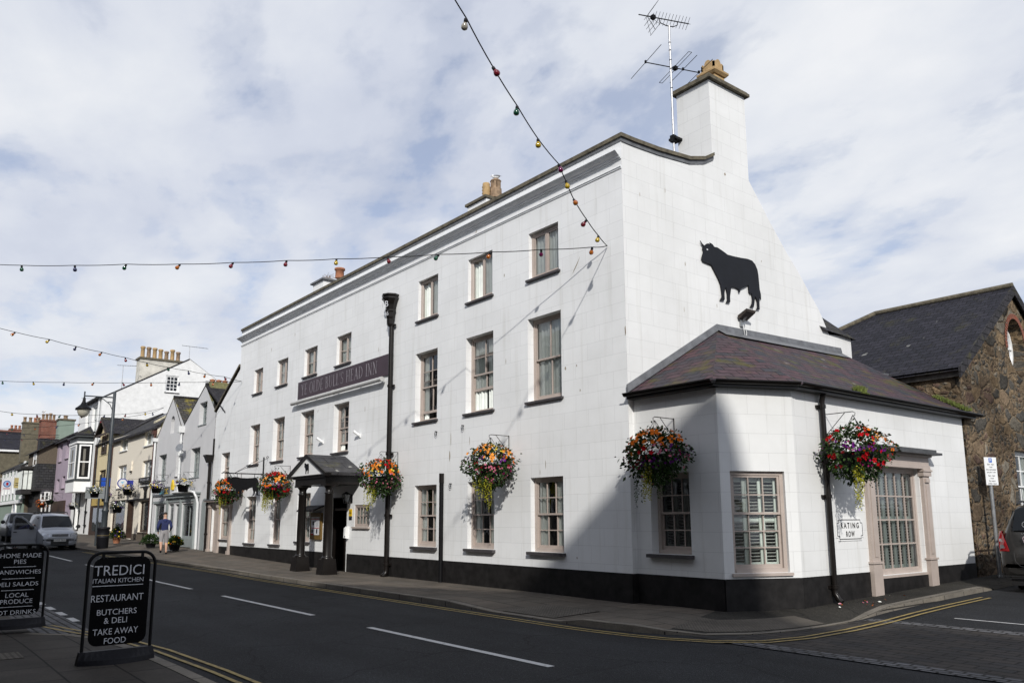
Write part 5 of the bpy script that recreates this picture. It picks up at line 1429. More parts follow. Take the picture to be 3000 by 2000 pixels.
def sch_a(th, z, r):
    if z > 0.3: return 'red' if (th < 1.0 or th > 5.3) and r.random() < .6 else r.choice(['orange', 'orange', None])
    if z > -0.1: return r.choice(['pink', 'orange', None, 'peach'])
    return r.choice(['darkred', 'red', 'pink', 'darkred', None])
def sch_e(th, z, r):
    if z > 0.35: return r.choice(['orange', 'orange', 'orange', None])
    if z > -0.05: return r.choice(['orange', 'darkred', None, 'red', 'purple']) if 1 < th < 4 else r.choice(['purple', 'magenta', None, 'pink'])
    if z > -0.5: return r.choice(['magenta', 'darkred', 'purple', None]) if 1.2 < th < 4.5 else r.choice(['purple', 'pink', 'white', None])
    return r.choice(['white', 'pink', None, None, 'white'])
def sch_f(th, z, r):
    if z > 0.4: return r.choice(['red', 'red', None]) if 1.9 < th < 4.6 else r.choice(['orange', 'orange', 'peach', None])
    if z > 0.0: return r.choice(['purple', 'violet', 'magenta', None]) if 1.5 < th < 4.6 else r.choice(['orange', 'orange', 'purple', None])
    if z > -0.55: return r.choice(['red', 'red', 'darkred', 'magenta', None]) if 0.8 < th < 4.6 else r.choice(['purple', 'white', 'pink', None])
    return r.choice(['white', 'white', 'white', None])
BG = 'flower baskets on the inn walls'
flower_basket('hanging_basket', 'red orange and pink flower basket partly behind the hanging bull sign', BG, (-22.15, 0, 3.55), FRONT, 11, sch_a, R=0.56, H=0.95, trail=((0.9, 0.5, 7, 0.3, 0.75, 2), (2.0, .8, 5, .2, .4, 0)))
flower_basket('hanging_basket', 'flower basket topped with red blooms and heavy lime trailers left of porch', BG, (-17.1, 0, 3.58), FRONT, 12, sch_b, R=0.56, H=0.95, trail=((1.5, 0.35, 17, 0.4, 0.7, 2), (2.4, .3, 5, .4, .7, 2), (0.6, .4, 5, .2, .45, 2)))
flower_basket('hanging_basket', 'peach violet and pink flower basket hanging in front of the tall downpipe', BG, (-9.27, 0, 3.57), FRONT, 13, sch_c, R=0.58, H=0.98, trail=((1.4, 0.6, 10, 0.3, 0.6, 2), (2.2, .5, 5, .3, .7, 2), (0.8, .5, 5, .3, .6, 0)))
flower_basket('hanging_basket', 'peach red and pink flower basket above a ground floor window near black pipe', BG, (-3.97, 0, 3.62), FRONT, 14, sch_d, R=0.55, H=0.95, trail=((1.8, 0.5, 10, 0.2, 0.5, 2), (0.9, .3, 6, .4, .75, 2), (1.3, .6, 6, .2, .4, 0)))
flower_basket('hanging_basket', 'dark leafy basket with orange flowers on top on the annex front wall', BG, (1.06, 0.15, 3.55), FRONT, 15, sch_e, R=0.55, H=0.98, trail=((1.4, 0.25, 8, 0.35, 0.65, 2), (2.4, .4, 5, .3, .7, 0), (0.8, .4, 6, .3, .6, 0)))
flower_basket('hanging_basket', 'red purple and orange flower basket beside the Rating Row downpipe', BG, (2.75, 2.72, 3.66), EAST, 16, sch_f, R=0.58, H=1.0, arm=0.58, drop=0.80, trail=((2.6, 0.3, 9, 0.4, 0.8, 2), (1.6, .6, 6, .2, .4, 0), (0.6, .5, 8, .15, .4, 0)))

# ================================================================== STRING LIGHTS
BULBM = {}
def bulb_mesh(col):
    if col in BULBM: return BULBM[col]
    rgb = {'red': (0.14, 0.004, 0.012), 'yellow': (0.40, 0.27, 0.01), 'orange': (0.33, 0.09, 0.005), 'green': (0.005, 0.06, 0.03), 'blue': (0.01, 0.014, 0.06), 'purple': (0.10, 0.004, 0.045), 'clear': (0.30, 0.28, 0.24)}[col]
    mt = plain('bulb_glass_'+col, rgb, 0.12, var=0.1, scale=20, coat=0.6)
    mb = MB()
    mb.lathe([(0.022, 0.0), (0.03, -0.005), (0.032, -0.055), (0.026, -0.06)], (0, 0, 0), 8, 1)
    mb.lathe([(0.024, -0.058), (0.036, -0.075), (0.052, -0.10), (0.058, -0.13), (0.052, -0.16), (0.03, -0.18), (0.002, -0.187)], (0, 0, 0), 10, 0)
    o = mb.build('bulb', [mt, RUBBER])
    me = o.data; bpy.data.objects.remove(o)
    BULBM[col] = me
    return me


def lights(label, pts, cols, ends=(), sc=1.0, rad=0.010):
    """festoon: cable through its fixing points, every bulb a copy"""
    t = thing('string_lights', label, 'string lights', tuple(pts[0]), 'strings of coloured bulbs across the street')
    base = Vector(pts[0])
    path = []
    full = [Vector(p) for p in pts]
    for i in range(len(full)-1):
        a, b = full[i], full[i+1]
        for k in range(4):
            f = k/4; path.append(a.lerp(b, f)-Z_*0.03*4*f*(1-f)*0.5)
    path.append(full[-1])
    m_ = MB(); m_.tube(path, rad, 5); m_.build('cable', RUBBER, t)
    rn = random.Random(len(pts)*7+int(abs(pts[0][0])*3))
    for p, c in zip(pts[1:], cols):
        if c is None: continue
        o = bpy.data.objects.new('bulb', bulb_mesh(c)); COL.objects.link(o)
        o.parent = t; o.location = Vector(p)-base-Z_*0.01; o.scale = (sc*0.88,)*3
        o.rotation_euler = (rn.uniform(-.7, .7), rn.uniform(-.7, .7), rn.uniform(0, 6))
        if c == 'tilt': pass
    return t


lights('nearest string of bulbs running up from the inn corner over the street', [(-.46, -0.03, 7.48), (-0.12, -0.63, 7.48), (0.28, -1.35, 7.54), (0.65, -2.04, 7.67), (0.88, -2.45, 7.86), (1.06, -2.79, 8.03), (1.57, -3.71, 8.03), (2.0, -4.51, 8.18), (2.46, -5.35, 8.33), (2.89, -6.14, 8.57), (3.3, -6.9, 8.75), (6.4, -12.6, 10.0)],
       ['yellow', 'red', 'orange', 'yellow', 'purple', 'yellow', 'green', 'red', 'clear', 'orange'])
lights('long level string of bulbs running left across sky from the inn corner', [(-.46, -0.03, 7.48), (-0.74, -0.21, 7.49), (-1.65, -0.9, 7.54), (-2.59, -1.6, 7.59), (-3.59, -2.34, 7.65), (-4.61, -3.11, 7.70), (-5.66, -3.9, 7.77), (-6.73, -4.7, 7.85), (-7.92, -5.59, 7.93), (-9.14, -6.51, 8.02), (-10.44, -7.49, 8.16), (-11.74, -8.46, 8.27), (-13.13, -9.51, 8.42), (-14.4, -10.5, 8.62), (-17.0, -12.5, 9.0)],
       ['orange', 'purple', 'orange', 'green', 'red', 'yellow', 'red', 'red', 'orange', 'green', 'blue', 'green', 'red'])
lights('string of bulbs rising leftwards from the far left end of the inn', [(-22.65, -0.03, 7.53), (-22.31, -0.9, 7.60), (-21.98, -1.8, 7.57), (-21.69, -2.57, 7.58), (-21.37, -3.45, 7.57), (-21.05, -4.3, 7.60), (-20.73, -5.15, 7.65), (-20.41, -6.01, 7.69), (-20.07, -6.92, 7.73), (-19.74, -7.8, 7.80), (-19.35, -8.87, 7.83), (-18.9, -10.1, 7.95), (-18.0, -12.5, 8.2)],
       ['red', 'orange', 'blue', 'green', 'yellow', 'red', 'orange', 'blue', 'yellow', 'orange', 'red'])
lights('level string of bulbs in front of the tall white gable', [(-22.65, -0.03, 7.53), (-23.81, -0.87, 7.59), (-25.2, -1.91, 7.65), (-26.38, -2.8, 7.70), (-27.59, -3.71, 7.77), (-28.85, -4.65, 7.85), (-30.18, -5.65, 7.94), (-31.61, -6.72, 8.05), (-33.05, -7.8, 8.17), (-34.5, -8.9, 8.3), (-38, -11.5, 8.6)],
       ['orange', 'blue', 'orange', 'red', 'orange', 'blue', 'yellow', 'green', 'red'])
lights('string of bulbs just above the street lamp head', [(-34.65, -0.03, 7.72), (-34.31, -1.06, 7.35), (-33.99, -2.08, 7.14), (-33.66, -3.15, 6.97), (-33.33, -4.19, 6.84), (-32.99, -5.25, 6.73), (-32.66, -6.3, 6.65), (-32.33, -7.36, 6.60), (-31.9, -8.7, 6.7), (-31, -12, 7.2)],
       ['yellow', 'red', 'blue', 'orange', 'green', 'red', 'yellow', 'orange'])
lights('string of bulbs crossing behind the street lamp head', [(-34.65, -0.03, 7.72), (-35.25, -0.45, 7.48), (-36.77, -1.59, 7.25), (-37.93, -2.46, 7.15), (-39.08, -3.32, 7.01), (-40.3, -4.24, 6.94), (-41.57, -5.19, 6.91), (-42.87, -6.17, 6.90), (-44.2, -7.2, 6.95), (-48, -10, 7.3)],
       ['blue', 'orange', 'red', 'orange', 'blue', 'orange', 'green', 'red'])
lights('upper of two farthest strings of bulbs before the red brick chimney', [(-67.08, -0.03, 8.9), (-66.6, -1.54, 8.80), (-66.2, -2.79, 8.75), (-65.8, -4.08, 8.72), (-65.5, -5.2, 8.8), (-64, -11, 9.3)], ['red', 'blue', 'red', 'orange'], rad=0.02)
lights('lower of two farthest strings of bulbs before the brick house roof', [(-67.08, -0.03, 8.75), (-67.42, -0.58, 8.64), (-68.02, -1.59, 8.56), (-68.64, -2.65, 8.53), (-69.27, -3.72, 8.51), (-70, -5, 8.6), (-73, -10, 9.2)], ['red', 'blue', 'red', 'blue'], rad=0.02)

# ================================================================== AERIAL AND GULLS
ae = thing('tv_aerial', 'tall tv aerial mast with two antennas beside the gable chimney', 'aerial', (-1.0, 3.0, 10.2))
m_ = MB(); m_.tube([(-1.0, 3.0, 9.6), (-1.0, 3.0, 11.2), (-1.0, 3.0, 14.27)], [0.028, 0.028, 0.026], 10)
for z in (13.77, 13.55, 13.28, 13.03, 12.5): m_.cyl((-1, 3, z), (-1, 3, z+0.02), 0.032, 0.032, 8, 1)
m_.build('mast', [ALU, IRON], ae)
m_ = MB(); m_.box(-1.12, 2.95, 11.08, -0.88, 3.21, 11.14); m_.box(-1.06, 2.93, 11.02, -0.94, 3.05, 11.2); m_.build('mast_bracket', IRON, ae)
def rod(mb, c, d, L, r): mb.cyl(Vector(c)-d*L/2, Vector(c)+d*L/2, r, r, 5)
b1 = Vector((math.cos(R_(68)), math.sin(R_(68)), 0)); x1 = Vector((-math.sin(R_(68)), math.cos(R_(68)), 0))
m_ = MB(); o = V(-1.0, 3.0, 14.42)
m_.cyl(o-b1*0.86, o+b1*0.58, 0.014, 0.014, 6)
for k in range(11):
    s = -0.40+0.095*k
    p = o+b1*s
    m_.cyl(p-x1*0.13-Z_*0.10, p+x1*0.13+Z_*0.10, 0.0055, 0.0055, 5); m_.cyl(p-x1*0.13+Z_*0.10, p+x1*0.13-Z_*0.10, 0.0055, 0.0055, 5)
m_.box(o.x-0.05-b1.x*0.45, o.y-0.05-b1.y*0.45, o.z-0.05, o.x+0.05-b1.x*0.45, o.y+0.05-b1.y*0.45, o.z+0.05)
for sg in (-1, 1):        # corner reflector
    e = o-b1*0.62; f = o-b1*0.40+Z_*sg*0.34
    m_.cyl(e, f, 0.008, 0.008, 5)
    for k in range(1, 5): rod(m_, e.lerp(f, k/4), x1, 0.56, 0.006)
    for q in (-0.25, 0.25): m_.cyl(e+x1*q*0.2, f+x1*q, 0.005, 0.005, 5)
m_.tube([o-b1*0.28-Z_*0.01, o-b1*0.26-Z_*0.12, o-b1*0.08-Z_*0.17, o+b1*0.12-Z_*0.17, o+b1*0.24-Z_*0.1, o+b1*0.25-Z_*0.01], 0.012, 6)
m_.build('yagi_antenna', IRON, ae)
b2 = Vector((math.cos(R_(70)), math.sin(R_(70)), 0)); x2 = Vector((-math.sin(R_(70)), math.cos(R_(70)), 0))
m_ = MB(); o = V(-1.0, 3.0, 13.09)
m_.cyl(o-b2*0.75, o+b2*0.86, 0.013, 0.013, 6)
for s, L in ((-0.72, 1.62), (0.36, 1.36), (0.83, 1.3)): rod(m_, o+b2*s, x2, L, 0.008); m_.box(*(o+b2*s-V(.02, .02, .02)), *(o+b2*s+V(.02, .02, .05)))
for dz, ds in ((0.0, 0.08), (0.0, 0.17)): rod(m_, o+b2*ds, x2, 1.5, 0.007)
for sg in (-1, 1): m_.cyl(o+b2*0.08+x2*0.75*sg, o+b2*0.17+x2*0.75*sg, 0.007, 0.007, 5)
m_.box(*(o+b2*0.13-V(.05, .05, .05)), *(o+b2*0.13+V(.05, .05, .04)))
m_.build('folded_antenna', IRON, ae)


def gull(loc, label, heading, s=1.0):
    t = thing('gull', label, 'gull', loc)
    o = Vector(loc); f = Vector((math.cos(heading), math.sin(heading), 0)); sd_ = Z_.cross(f)
    def E(mb, c, rx, ry, rz, m, tilt=0.0, n=10):
        P, F = [], []
        for i in range(n+1):
            a = -math.pi/2+math.pi*i/n
            for k in range(n):
                b = 2*math.pi*k/n
                x, y, z = rx*math.sin(a), ry*math.cos(a)*math.cos(b), rz*math.cos(a)*math.sin(b)
                x, z = x*math.cos(tilt)-z*math.sin(tilt), x*math.sin(tilt)+z*math.cos(tilt)
                P.append(Vector(c)+(f*x+sd_*y+Z_*z)*s)
        for i in range(n):
            for k in range(n):
                F.append((i*n+k, i*n+(k+1) % n, (i+1)*n+(k+1) % n, (i+1)*n+k))
        mb.add(P, F, m, True)
    b = MB()
    E(b, o+Z_*0.17*s, 0.20, 0.085, 0.085, 0, 0.25); E(b, o+f*0.17*s+Z_*0.27*s, 0.06, 0.05, 0.05, 0); E(b, o+f*0.13*s+Z_*0.23*s, 0.07, 0.05, 0.06, 0, 0.8)
    b.build('body', WHITEP, t)
    b = MB()
    E(b, o-f*0.05*s+Z_*0.20*s, 0.21, 0.095, 0.065, 0, 0.18); b.add([o-f*0.22*s+Z_*0.17*s+sd_*0.03*s, o-f*0.22*s+Z_*0.17*s-sd_*0.03*s, o-f*0.38*s+Z_*0.12*s], [(0, 1, 2)])
    b.build('wings', plain('gull_grey', (0.22, 0.23, 0.25), 0.7), t)
    b = MB(); b.cyl(o+f*0.22*s+Z_*0.265*s, o+f*0.29*s+Z_*0.25*s, 0.016*s, 0.004*s, 6); b.build('beak', FL['yellow'], t)
    b = MB()
    for q in (-0.03, 0.03): b.cyl(o+sd_*q*s, o+sd_*q*s+Z_*0.11*s, 0.008*s, 0.008*s, 5); b.box(*(o+sd_*q*s-V(.02, .02, 0)), *(o+sd_*q*s+V(.02, .02, .008)))
    b.build('leg', plain('gull_leg', (0.45, 0.25, 0.2), 0.7), t)
    return t
gull((-9.05, 3.45, 12.94), 'grey and white gull perched on the broken clay pot behind the parapet', R_(200), 0.72)
gull((-80.9, 0.5, 12.3), 'small gull perched on a pot of the far red brick chimney', R_(30), 0.9)

# ================================================================== HOUSES DOWN THE STREET
GREYW = plain('grey_house_render', (0.60, 0.60, 0.61), 0.75, var=0.05, scale=1.2, bump=0.08)
GREYT = plain('grey_green_timber', (0.26, 0.29, 0.29), 0.5, var=0.1, scale=3)
CREAM = plain('cream_pebbledash', (0.78, 0.72, 0.61), 0.9, var=0.08, scale=14, bump=0.3)
YELW = plain('pale_yellow_render', (0.68, 0.58, 0.36), 0.8, var=0.06, scale=2)
WROUGH = plain('white_roughcast', (0.76, 0.765, 0.76), 0.9, var=0.09, scale=3.5, bump=0.5)
PINKW = plain('mauve_pink_render', (0.37, 0.305, 0.37), 0.8, var=0.07, scale=1.5)
BROWNR = plain('brown_roughcast', (0.115, 0.093, 0.068), 0.95, var=0.2, scale=10, bump=0.4)
OLIVER = plain('olive_render', (0.13, 0.115, 0.08), 0.95, var=0.3, scale=3)
GREENR = plain('sage_green_render', (0.22, 0.28, 0.235), 0.85, var=0.07, scale=2)
DKWOOD = plain('dark_brown_timber', (0.045, 0.024, 0.015), 0.55, var=0.3, scale=5)
BLACKT = plain('black_timber', (0.016, 0.014, 0.014), 0.6, var=0.3, scale=5)
GOODS = plain('shop_goods', (0.25, 0.12, 0.12), 0.7, var=0.9, scale=3.5)
PIPEW = plain('white_pipe', (0.72, 0.73, 0.73), 0.45, var=0.05)


def gi(x): return 0.02*max(0.0, min(-13.0-x, 33.0))


def gable_roof(mb, x0, x1, y0, y1, ze, zr, axis='x', ov=0.18, t=0.08, m=0, yr=None):
    """pitched roof; axis = direction of ridge"""
    if axis == 'x':
        ym = (y0+y1)/2 if yr is None else yr
        k = (zr-ze)/(ym-y0)
        a0 = V(x0-ov, y0-ov, ze-ov*k); a1 = V(x1+ov, y0-ov, ze-ov*k); r0 = V(x0-ov, ym, zr); r1 = V(x1+ov, ym, zr); b0 = V(x0-ov, y1, ze); b1 = V(x1+ov, y1, ze)
        mb.poly([a0, a1, r1, r0], m); mb.poly([r0, r1, b1, b0], m)
        mb.poly([q-Z_*t for q in (a0, a1, r1, r0)][::-1], m); mb.poly([a0-Z_*t, a1-Z_*t, a1, a0], m)
        mb.poly([a1-Z_*t, r1-Z_*t, r1, a1], m); mb.poly([a0, r0, r0-Z_*t, a0-Z_*t], m)
    else:
        xm = (x0+x1)/2 if yr is None else yr
        l0 = V(x0, y0-ov, ze); r0 = V(x1, y0-ov, ze); m0 = V(xm, y0-ov, zr); l1 = V(x0, y1, ze); r1 = V(x1, y1, ze); m1 = V(xm, y1, zr)
        mb.poly([m0, m1, l1, l0][::-1], m); mb.poly([m0, r0, r1, m1][::-1], m) if False else mb.poly([r0, r1, m1, m0], m)
        mb.poly([l0-Z_*t, l0, m0, m0-Z_*t], m); mb.poly([m0-Z_*t, m0, r0, r0-Z_*t], m)


def shell(mb, x0, x1, y1, z0, ze, m=0, y0=0.0):
    """side and back walls behind a street front"""
    mb.poly([(x1, y0, z0), (x1, y1, z0), (x1, y1, ze), (x1, y0, ze)], m)
    mb.poly([(x0, y1, z0), (x0, y0, z0), (x0, y0, ze), (x0, y1, ze)], m)
    mb.poly([(x1, y1, z0), (x0, y1, z0), (x0, y1, ze), (x1, y1, ze)], m)


def chimney(parent, x0, y0, x1, y1, z0, z1, mat, pots, potm=BUFF, cap=True, capm=COPING, ph=0.6, pr=0.13):
    m_ = MB(); m_.box(x0, y0, z0, x1, y1, z1); c = m_.build('chimney', mat, parent)
    if cap: m_ = MB(); m_.box(x0-0.08, y0-0.08, z1+0.002, x1+0.08, y1+0.08, z1+0.15); m_.build('chimney_cap', capm, c)
    zt = z1+0.15 if cap else z1
    rn = random.Random(int(abs(x0*10)))
    for (px, py) in pots:
        m_ = MB(); h = ph*rn.uniform(0.85, 1.1)
        m_.lathe([(pr*1.15, zt), (pr, zt+0.1), (pr*0.9, zt+h*0.8), (pr*1.2, zt+h*0.84), (pr*1.2, zt+h*0.94), (pr, zt+h), (pr*0.7, zt+h), (pr*0.7, zt+h*0.6)], (px, py, 0), 12)
        m_.build('chimney_pot', potm if rn.random() < 0.6 else BUFFD, c)
    return c


# ---- grey house with two street gables
gh = thing('grey_house', 'pale grey rendered house with two steep street gables and grey shop front', 'house', (-30.8, 0, gi(-30.8)))
GW = [(-28.4, 6.15, 1.15, 1.08, 2, 3), (-29.35, 3.66, 1.45, 1.42, 3, 4), (-35.05, 3.73, 1.5, 1.38, 2, 4), (-31.74, 3.82, 0.85, 1.25, 1, 1)]
arch = [(-33.16, 6.15), (-32.5, 6.15), (-32.5, 6.8)]+[(-32.83+0.33*math.cos(t), 6.8+0.28*math.sin(t)) for t in (0.5, 1.05, 1.57, 2.1, 2.64)]+[(-33.16, 6.8)]
SH = [(-30.2, 0.75, 2.0, 1.68), (-35.1, 1.0, 1.75, 1.45)]
DR = [(-32.55, 0.35, 0.9, 2.1), (-31.4, 0.32, 0.85, 2.1)]
wb = MB()
outl = [(-35.7, -0.2), (-26.0, -0.2), (-25.93, 6.5), (-27.7, 8.03), (-30.78, 6.42), (-33.0, 8.06), (-35.7, 6.15)]
wb.wall(outl, [rect(x, z, x+w, z+h) for x, z, w, h, *_ in GW]+[arch]+[rect(x, z, x+w, z+h) for x, z, w, h in SH+DR], ((0, 0, 0), X_, Z_), FRONT, 0.22)
shell(wb, -35.7, -25.9, 7.5, -0.2, 6.3)
wb.build('wall', GREYW, gh)
for i, (x, z, w, h, c, r) in enumerate(GW): window(gh, (x, 0, z), X_, FRONT, w, h, 'fixed', c, r, 1, depth=0.2, mat=GREYT, cur='pale', sill=GREYT if i != 3 else SILL, seed=80+i, sillp=0.03, bar=0.03)
fr = MB(); xo = [(x*0.82-32.83*0.18, 6.15+(z-6.15)*0.9+0.05) for x, z in arch]; fr.wall(arch, [xo], ((0, 0.2, 0), X_, Z_), FRONT, 0.05); fr.box(-32.85, 0.18, 6.2, -32.81, 0.22, 7.0); fr.box(-33.1, 0.181, 6.6, -32.55, 0.219, 6.63)
f_ = fr.build('window', GREYT, gh); gp = MB(); gp.prism(xo, ((0, 0.23, 0), X_, Z_), (0, 0.01, 0)); gp.build('pane', GLASSD, f_)
gp = MB(); gp.box(-33.3, 0.5, 6.1, -32.4, 0.52, 7.2); gp.build('window_backing', DARKROOM, f_)  # near-black sheet standing in for the unlit room behind the arch
rf = MB()
gable_roof(rf, -30.78, -24.62, 0.02, 7.0, 6.42, 8.06, 'y', ov=0.03, yr=-27.7, m=1); gable_roof(rf, -35.9, -30.78, 0.02, 7.0, 6.0, 8.09, 'y', ov=0.03, yr=-33.0)
rfo = rf.build('roof', [SLATEM, SLATEG], gh)
rg = MB(); rg.tube([(-33.0, 0.0, 8.12), (-33.0, 6.9, 8.12)], 0.08, 6); rg.tube([(-27.7, 0.0, 8.09), (-27.7, 6.9, 8.09)], 0.08, 6); rg.build('ridge_tiles', SLATEG, rfo)
chimney(gh, -28.0, 0.15, -27.4, 1.05, 7.2, 8.2, plain('lichened_stone', (0.20, 0.19, 0.09), 0.9, var=0.35, scale=8), [], cap=False)
m_ = MB()
for k in range(3): m_.lathe([(0.13, 8.2), (0.12, 8.3), (0.16, 8.33), (0.02, 8.38)], (-27.7, 0.32+0.3*k, 0), 8)
m_.build('chimney_pot', TERRA, gh)
# shop front
s_ = MB()
s_.box(-32.75, -0.16, 2.72, -27.5, -0.002, 2.86); s_.box(-32.85, -0.24, 2.86, -27.4, -0.002, 2.93); s_.box(-32.7, -0.05, 2.52, -27.6, -0.002, 2.72)
for x in (-32.75, -30.45, -28.2): s_.box(x, -0.08, gi(x)-0.02, x+0.2, -0.002, 2.72)
s_.box(-30.25, -0.05, 0.35, -28.2, -0.002, 0.76)
s_.box(-35.4, -0.06, 2.5, -33.0, -0.002, 2.62)
s_.build('shop_front', GREYT, gh)
for i, (x, z, w, h) in enumerate(SH): window(gh, (x, 0, z), X_, FRONT, w, h, 'fixed', 1 if i else 2, 1, 1, depth=0.06, mat=GREYT, cur='none', sill=None, seed=90+i, bar=0.04)
sh_ = MB()
rn = random.Random(9)
for r in range(5):
    z = 0.95+0.29*r; sh_.box(-30.1, 0.5, z-0.012, -28.3, 0.62, z)
    for k in range(9):
        x = -30.0+0.19*k; sh_.box(x, 0.5, z, x+rn.uniform(.07, .13), 0.6, z+rn.uniform(.07, .17), 1+rn.randrange(3))
sh_.build('display_shelves', [WHITEP, FL['white'], LIME, FL['orange']], gh)
for i, (x, z, w, h) in enumerate(DR):
    d_ = MB(); d_.box(x, 0.12, z, x+w, 0.17, z+h)
    for a, b in ((0.15, 0.9), (1.0, 1.9)): d_.box(x+0.12, 0.105, z+a, x+w-0.12, 0.12, z+b, 0 if a < .5 else 1)
    dd = d_.build('door', [GREYT, GLASSD], gh); k_ = MB(); k_.lathe([(0.0, 0), (0.035, 0.01), (0.035, 0.04), (0, 0.05)], (x+w-0.1, 0.12, z+1.0), 8, axis=(0, -1, 0)); k_.build('handle', BUFF, dd)
d_ = MB(); d_.prism([(-27.15, 0.2), (-26.3, 0.2), (-26.3, 2.3)]+[(-26.725+0.425*math.cos(t), 2.3+0.32*math.sin(t)) for t in (0.5, 1.05, 1.57, 2.1, 2.64)]+[(-27.15, 2.3)], ((0, -0.02, 0), X_, Z_), (0, 0.04, 0)); d_.build('arched_door', GREYT, gh)
pp = MB()
pp.cyl((-30.78, -0.1, 2.9), (-30.78, -0.1, 6.1), 0.055, 0.055, 8); sq(pp, -30.78, -0.13, 6.0, 6.32, 0.15, 0.17); sq(pp, -30.78, -0.12, 4.82, 5.0, 0.12, 0.13)
for z in (3.2, 3.9, 4.6, 5.5): pp.cyl((-30.78, -0.1, z), (-30.78, -0.1, z+0.08), 0.075, 0.075, 8)
pp.build('white_downpipe', PIPEW, gh); pp = MB()
pp.tube([(-31.0, -0.28, 2.99), (-28.0, -0.28, 2.96), (-27.55, -0.26, 2.9), (-27.45, -0.2, 2.7), (-27.42, -0.12, 2.4), (-27.42, -0.1, 0.3)], 0.06, 8)
pp.build('white_downpipe', PIPEW, gh); pp = MB()
pp.cyl((-35.62, -0.1, 0.5), (-35.62, -0.1, 6.0), 0.06, 0.06, 8); sq(pp, -35.62, -0.12, 5.9, 6.1, 0.12, 0.14)
pp.build('white_downpipe', PIPEW, gh); pp = MB()
pp.cyl((-26.15, -0.1, 0.25), (-26.15, -0.1, 2.5), 0.04, 0.04, 8)
pp.build('white_downpipe', PIPEW, gh)
sd_ = MB(); sd_.cyl((-30.4, -0.03, 5.0), (-30.1, -0.3, 5.15), 0.02, 0.02, 6); sd_.lathe([(0.01, 0), (0.16, 0.03), (0.22, 0.08)], (-30.05, -0.32, 5.15), 12, axis=(0.5, -0.7, 0.3)); sd_.build('satellite_dish', STEEL, gh)
# signs on the grey house
sg = thing('shop_sign', 'grey shop sign with white blue and yellow letters above the left grey shop window', 'shop sign', (-34.1, 0, 3.0))
m_ = MB(); m_.box(-35.65, -0.06, 2.88, -32.5, -0.004, 3.34); m_.build('board', plain('slate_grey_sign', (0.10, 0.11, 0.125), 0.5, var=0.1), sg)
m_ = MB(); text_mb(m_, 'tides', (-35.5, -0.062, 2.98), X_, Z_, 0.27, 0, 'LEFT', width=1.2, n=FRONT, weight=0.02); text_mb(m_, 'and', (-34.2, -0.062, 2.98), X_, Z_, 0.25, 1, 'LEFT', width=0.85, n=FRONT, weight=0.02); text_mb(m_, 'DC', (-33.25, -0.062, 2.98), X_, Z_, 0.27, 2, 'LEFT', width=0.6, n=FRONT, weight=0.02)
m_.build('lettering', [TXTW, plain('sky_blue_letter', (0.2, 0.5, 0.6), 0.5), FL['yellow']], sg)
al = MB(); al.prism([(0, 0), (0.32, 0), (0.34, 0.25), (0.16, 0.52), (0, 0.25)], ((-32.1, -0.09, 3.15), X_, Z_), (0, 0.085, 0)); tag(al.build('alarm_box', FL['yellow'], base=(-32, 0, 3.2)), 'yellow burglar alarm box on the grey house wall', 'alarm')

# ---- cream newsagent's house
cr = thing('cream_house', 'cream pebbledashed two storey house with newsagent shop and dark brown pipes', 'house', (-41, 0, gi(-41)))
CW = [(-44.3, 5.93, 1.95, 0.84), (-38.35, 5.85, 1.9, 0.85), (-44.5, 3.62, 2.3, 1.40), (-38.5, 3.58, 2.2, 1.42)]
CS = [(-45.4, 0.95, 3.6, 1.9), (-38.45, 0.95, 2.5, 1.75)]
CD = (-41.1, 0.55, 1.4, 2.2)
wb = MB()
wb.wall([(-46.25, 0), (-35.75, 0), (-35.75, 6.78), (-46.25, 6.92)], [rect(x, z, x+w, z+h) for x, z, w, h in CW+CS+[CD]], ((0, 0, 0), X_, Z_), FRONT, 0.16)
shell(wb, -46.25, -35.75, 7.5, 0, 6.8); wb.build('wall', CREAM, cr)
for i, (x, z, w, h) in enumerate(CW): window(cr, (x, 0, z), X_, FRONT, w, h, 'top' if i > 1 else 'casement', 1, 1, 1, depth=0.14, mat=WHITEP, cur='net', sill=WHITEP, seed=100+i, sillp=0.08)
for i, (x, z, w, h) in enumerate(CS): window(cr, (x, 0, z), X_, FRONT, w, h, 'fixed', 1, 1, 1, depth=0.12, mat=DKWOOD, cur='none', sill=DKWOOD, seed=110+i)
gd = MB()
rn = random.Random(4)
for k in range(60):
    x = rn.uniform(-45.2, -42.1) if k < 35 else rn.uniform(-38.2, -36.2); z = rn.uniform(1.0, 2.3); gd.box(x, 0.45, z, x+rn.uniform(.15, .4), 0.5, z+rn.uniform(.12, .4), rn.randrange(5))
gd.build('window_goods', [GOODS, FL['violet'], FL['white'], LEAF, FL['magenta']], cr)
d_ = MB(); d_.box(CD[0], 0.3, CD[1], CD[0]+CD[2], 0.35, CD[1]+CD[3], 1); d_.box(CD[0]-0.02, -0.02, CD[1]-0.3, CD[0]+0.14, 0.3, CD[1]+CD[3]); d_.box(CD[0]+CD[2]-0.14, -0.02, CD[1]-0.3, CD[0]+CD[2]+0.02, 0.3, CD[1]+CD[3]); d_.box(CD[0]-0.05, -0.04, CD[1]+CD[3]-0.02, CD[0]+CD[2]+0.05, 0.3, CD[1]+CD[3]+0.08); d_.build('door', [DKWOOD, BLACKT], cr)
d_ = MB(); d_.box(-41.2, -0.5, 0.2, -39.5, -0.002, 0.42); d_.build('door_step', SETTS, cr)
s_ = MB(); s_.box(-41.6, -0.10, 2.76, -35.7, -0.002, 2.84); s_.box(-36.0, -0.03, 0.4, -35.76, -0.002, 2.76)
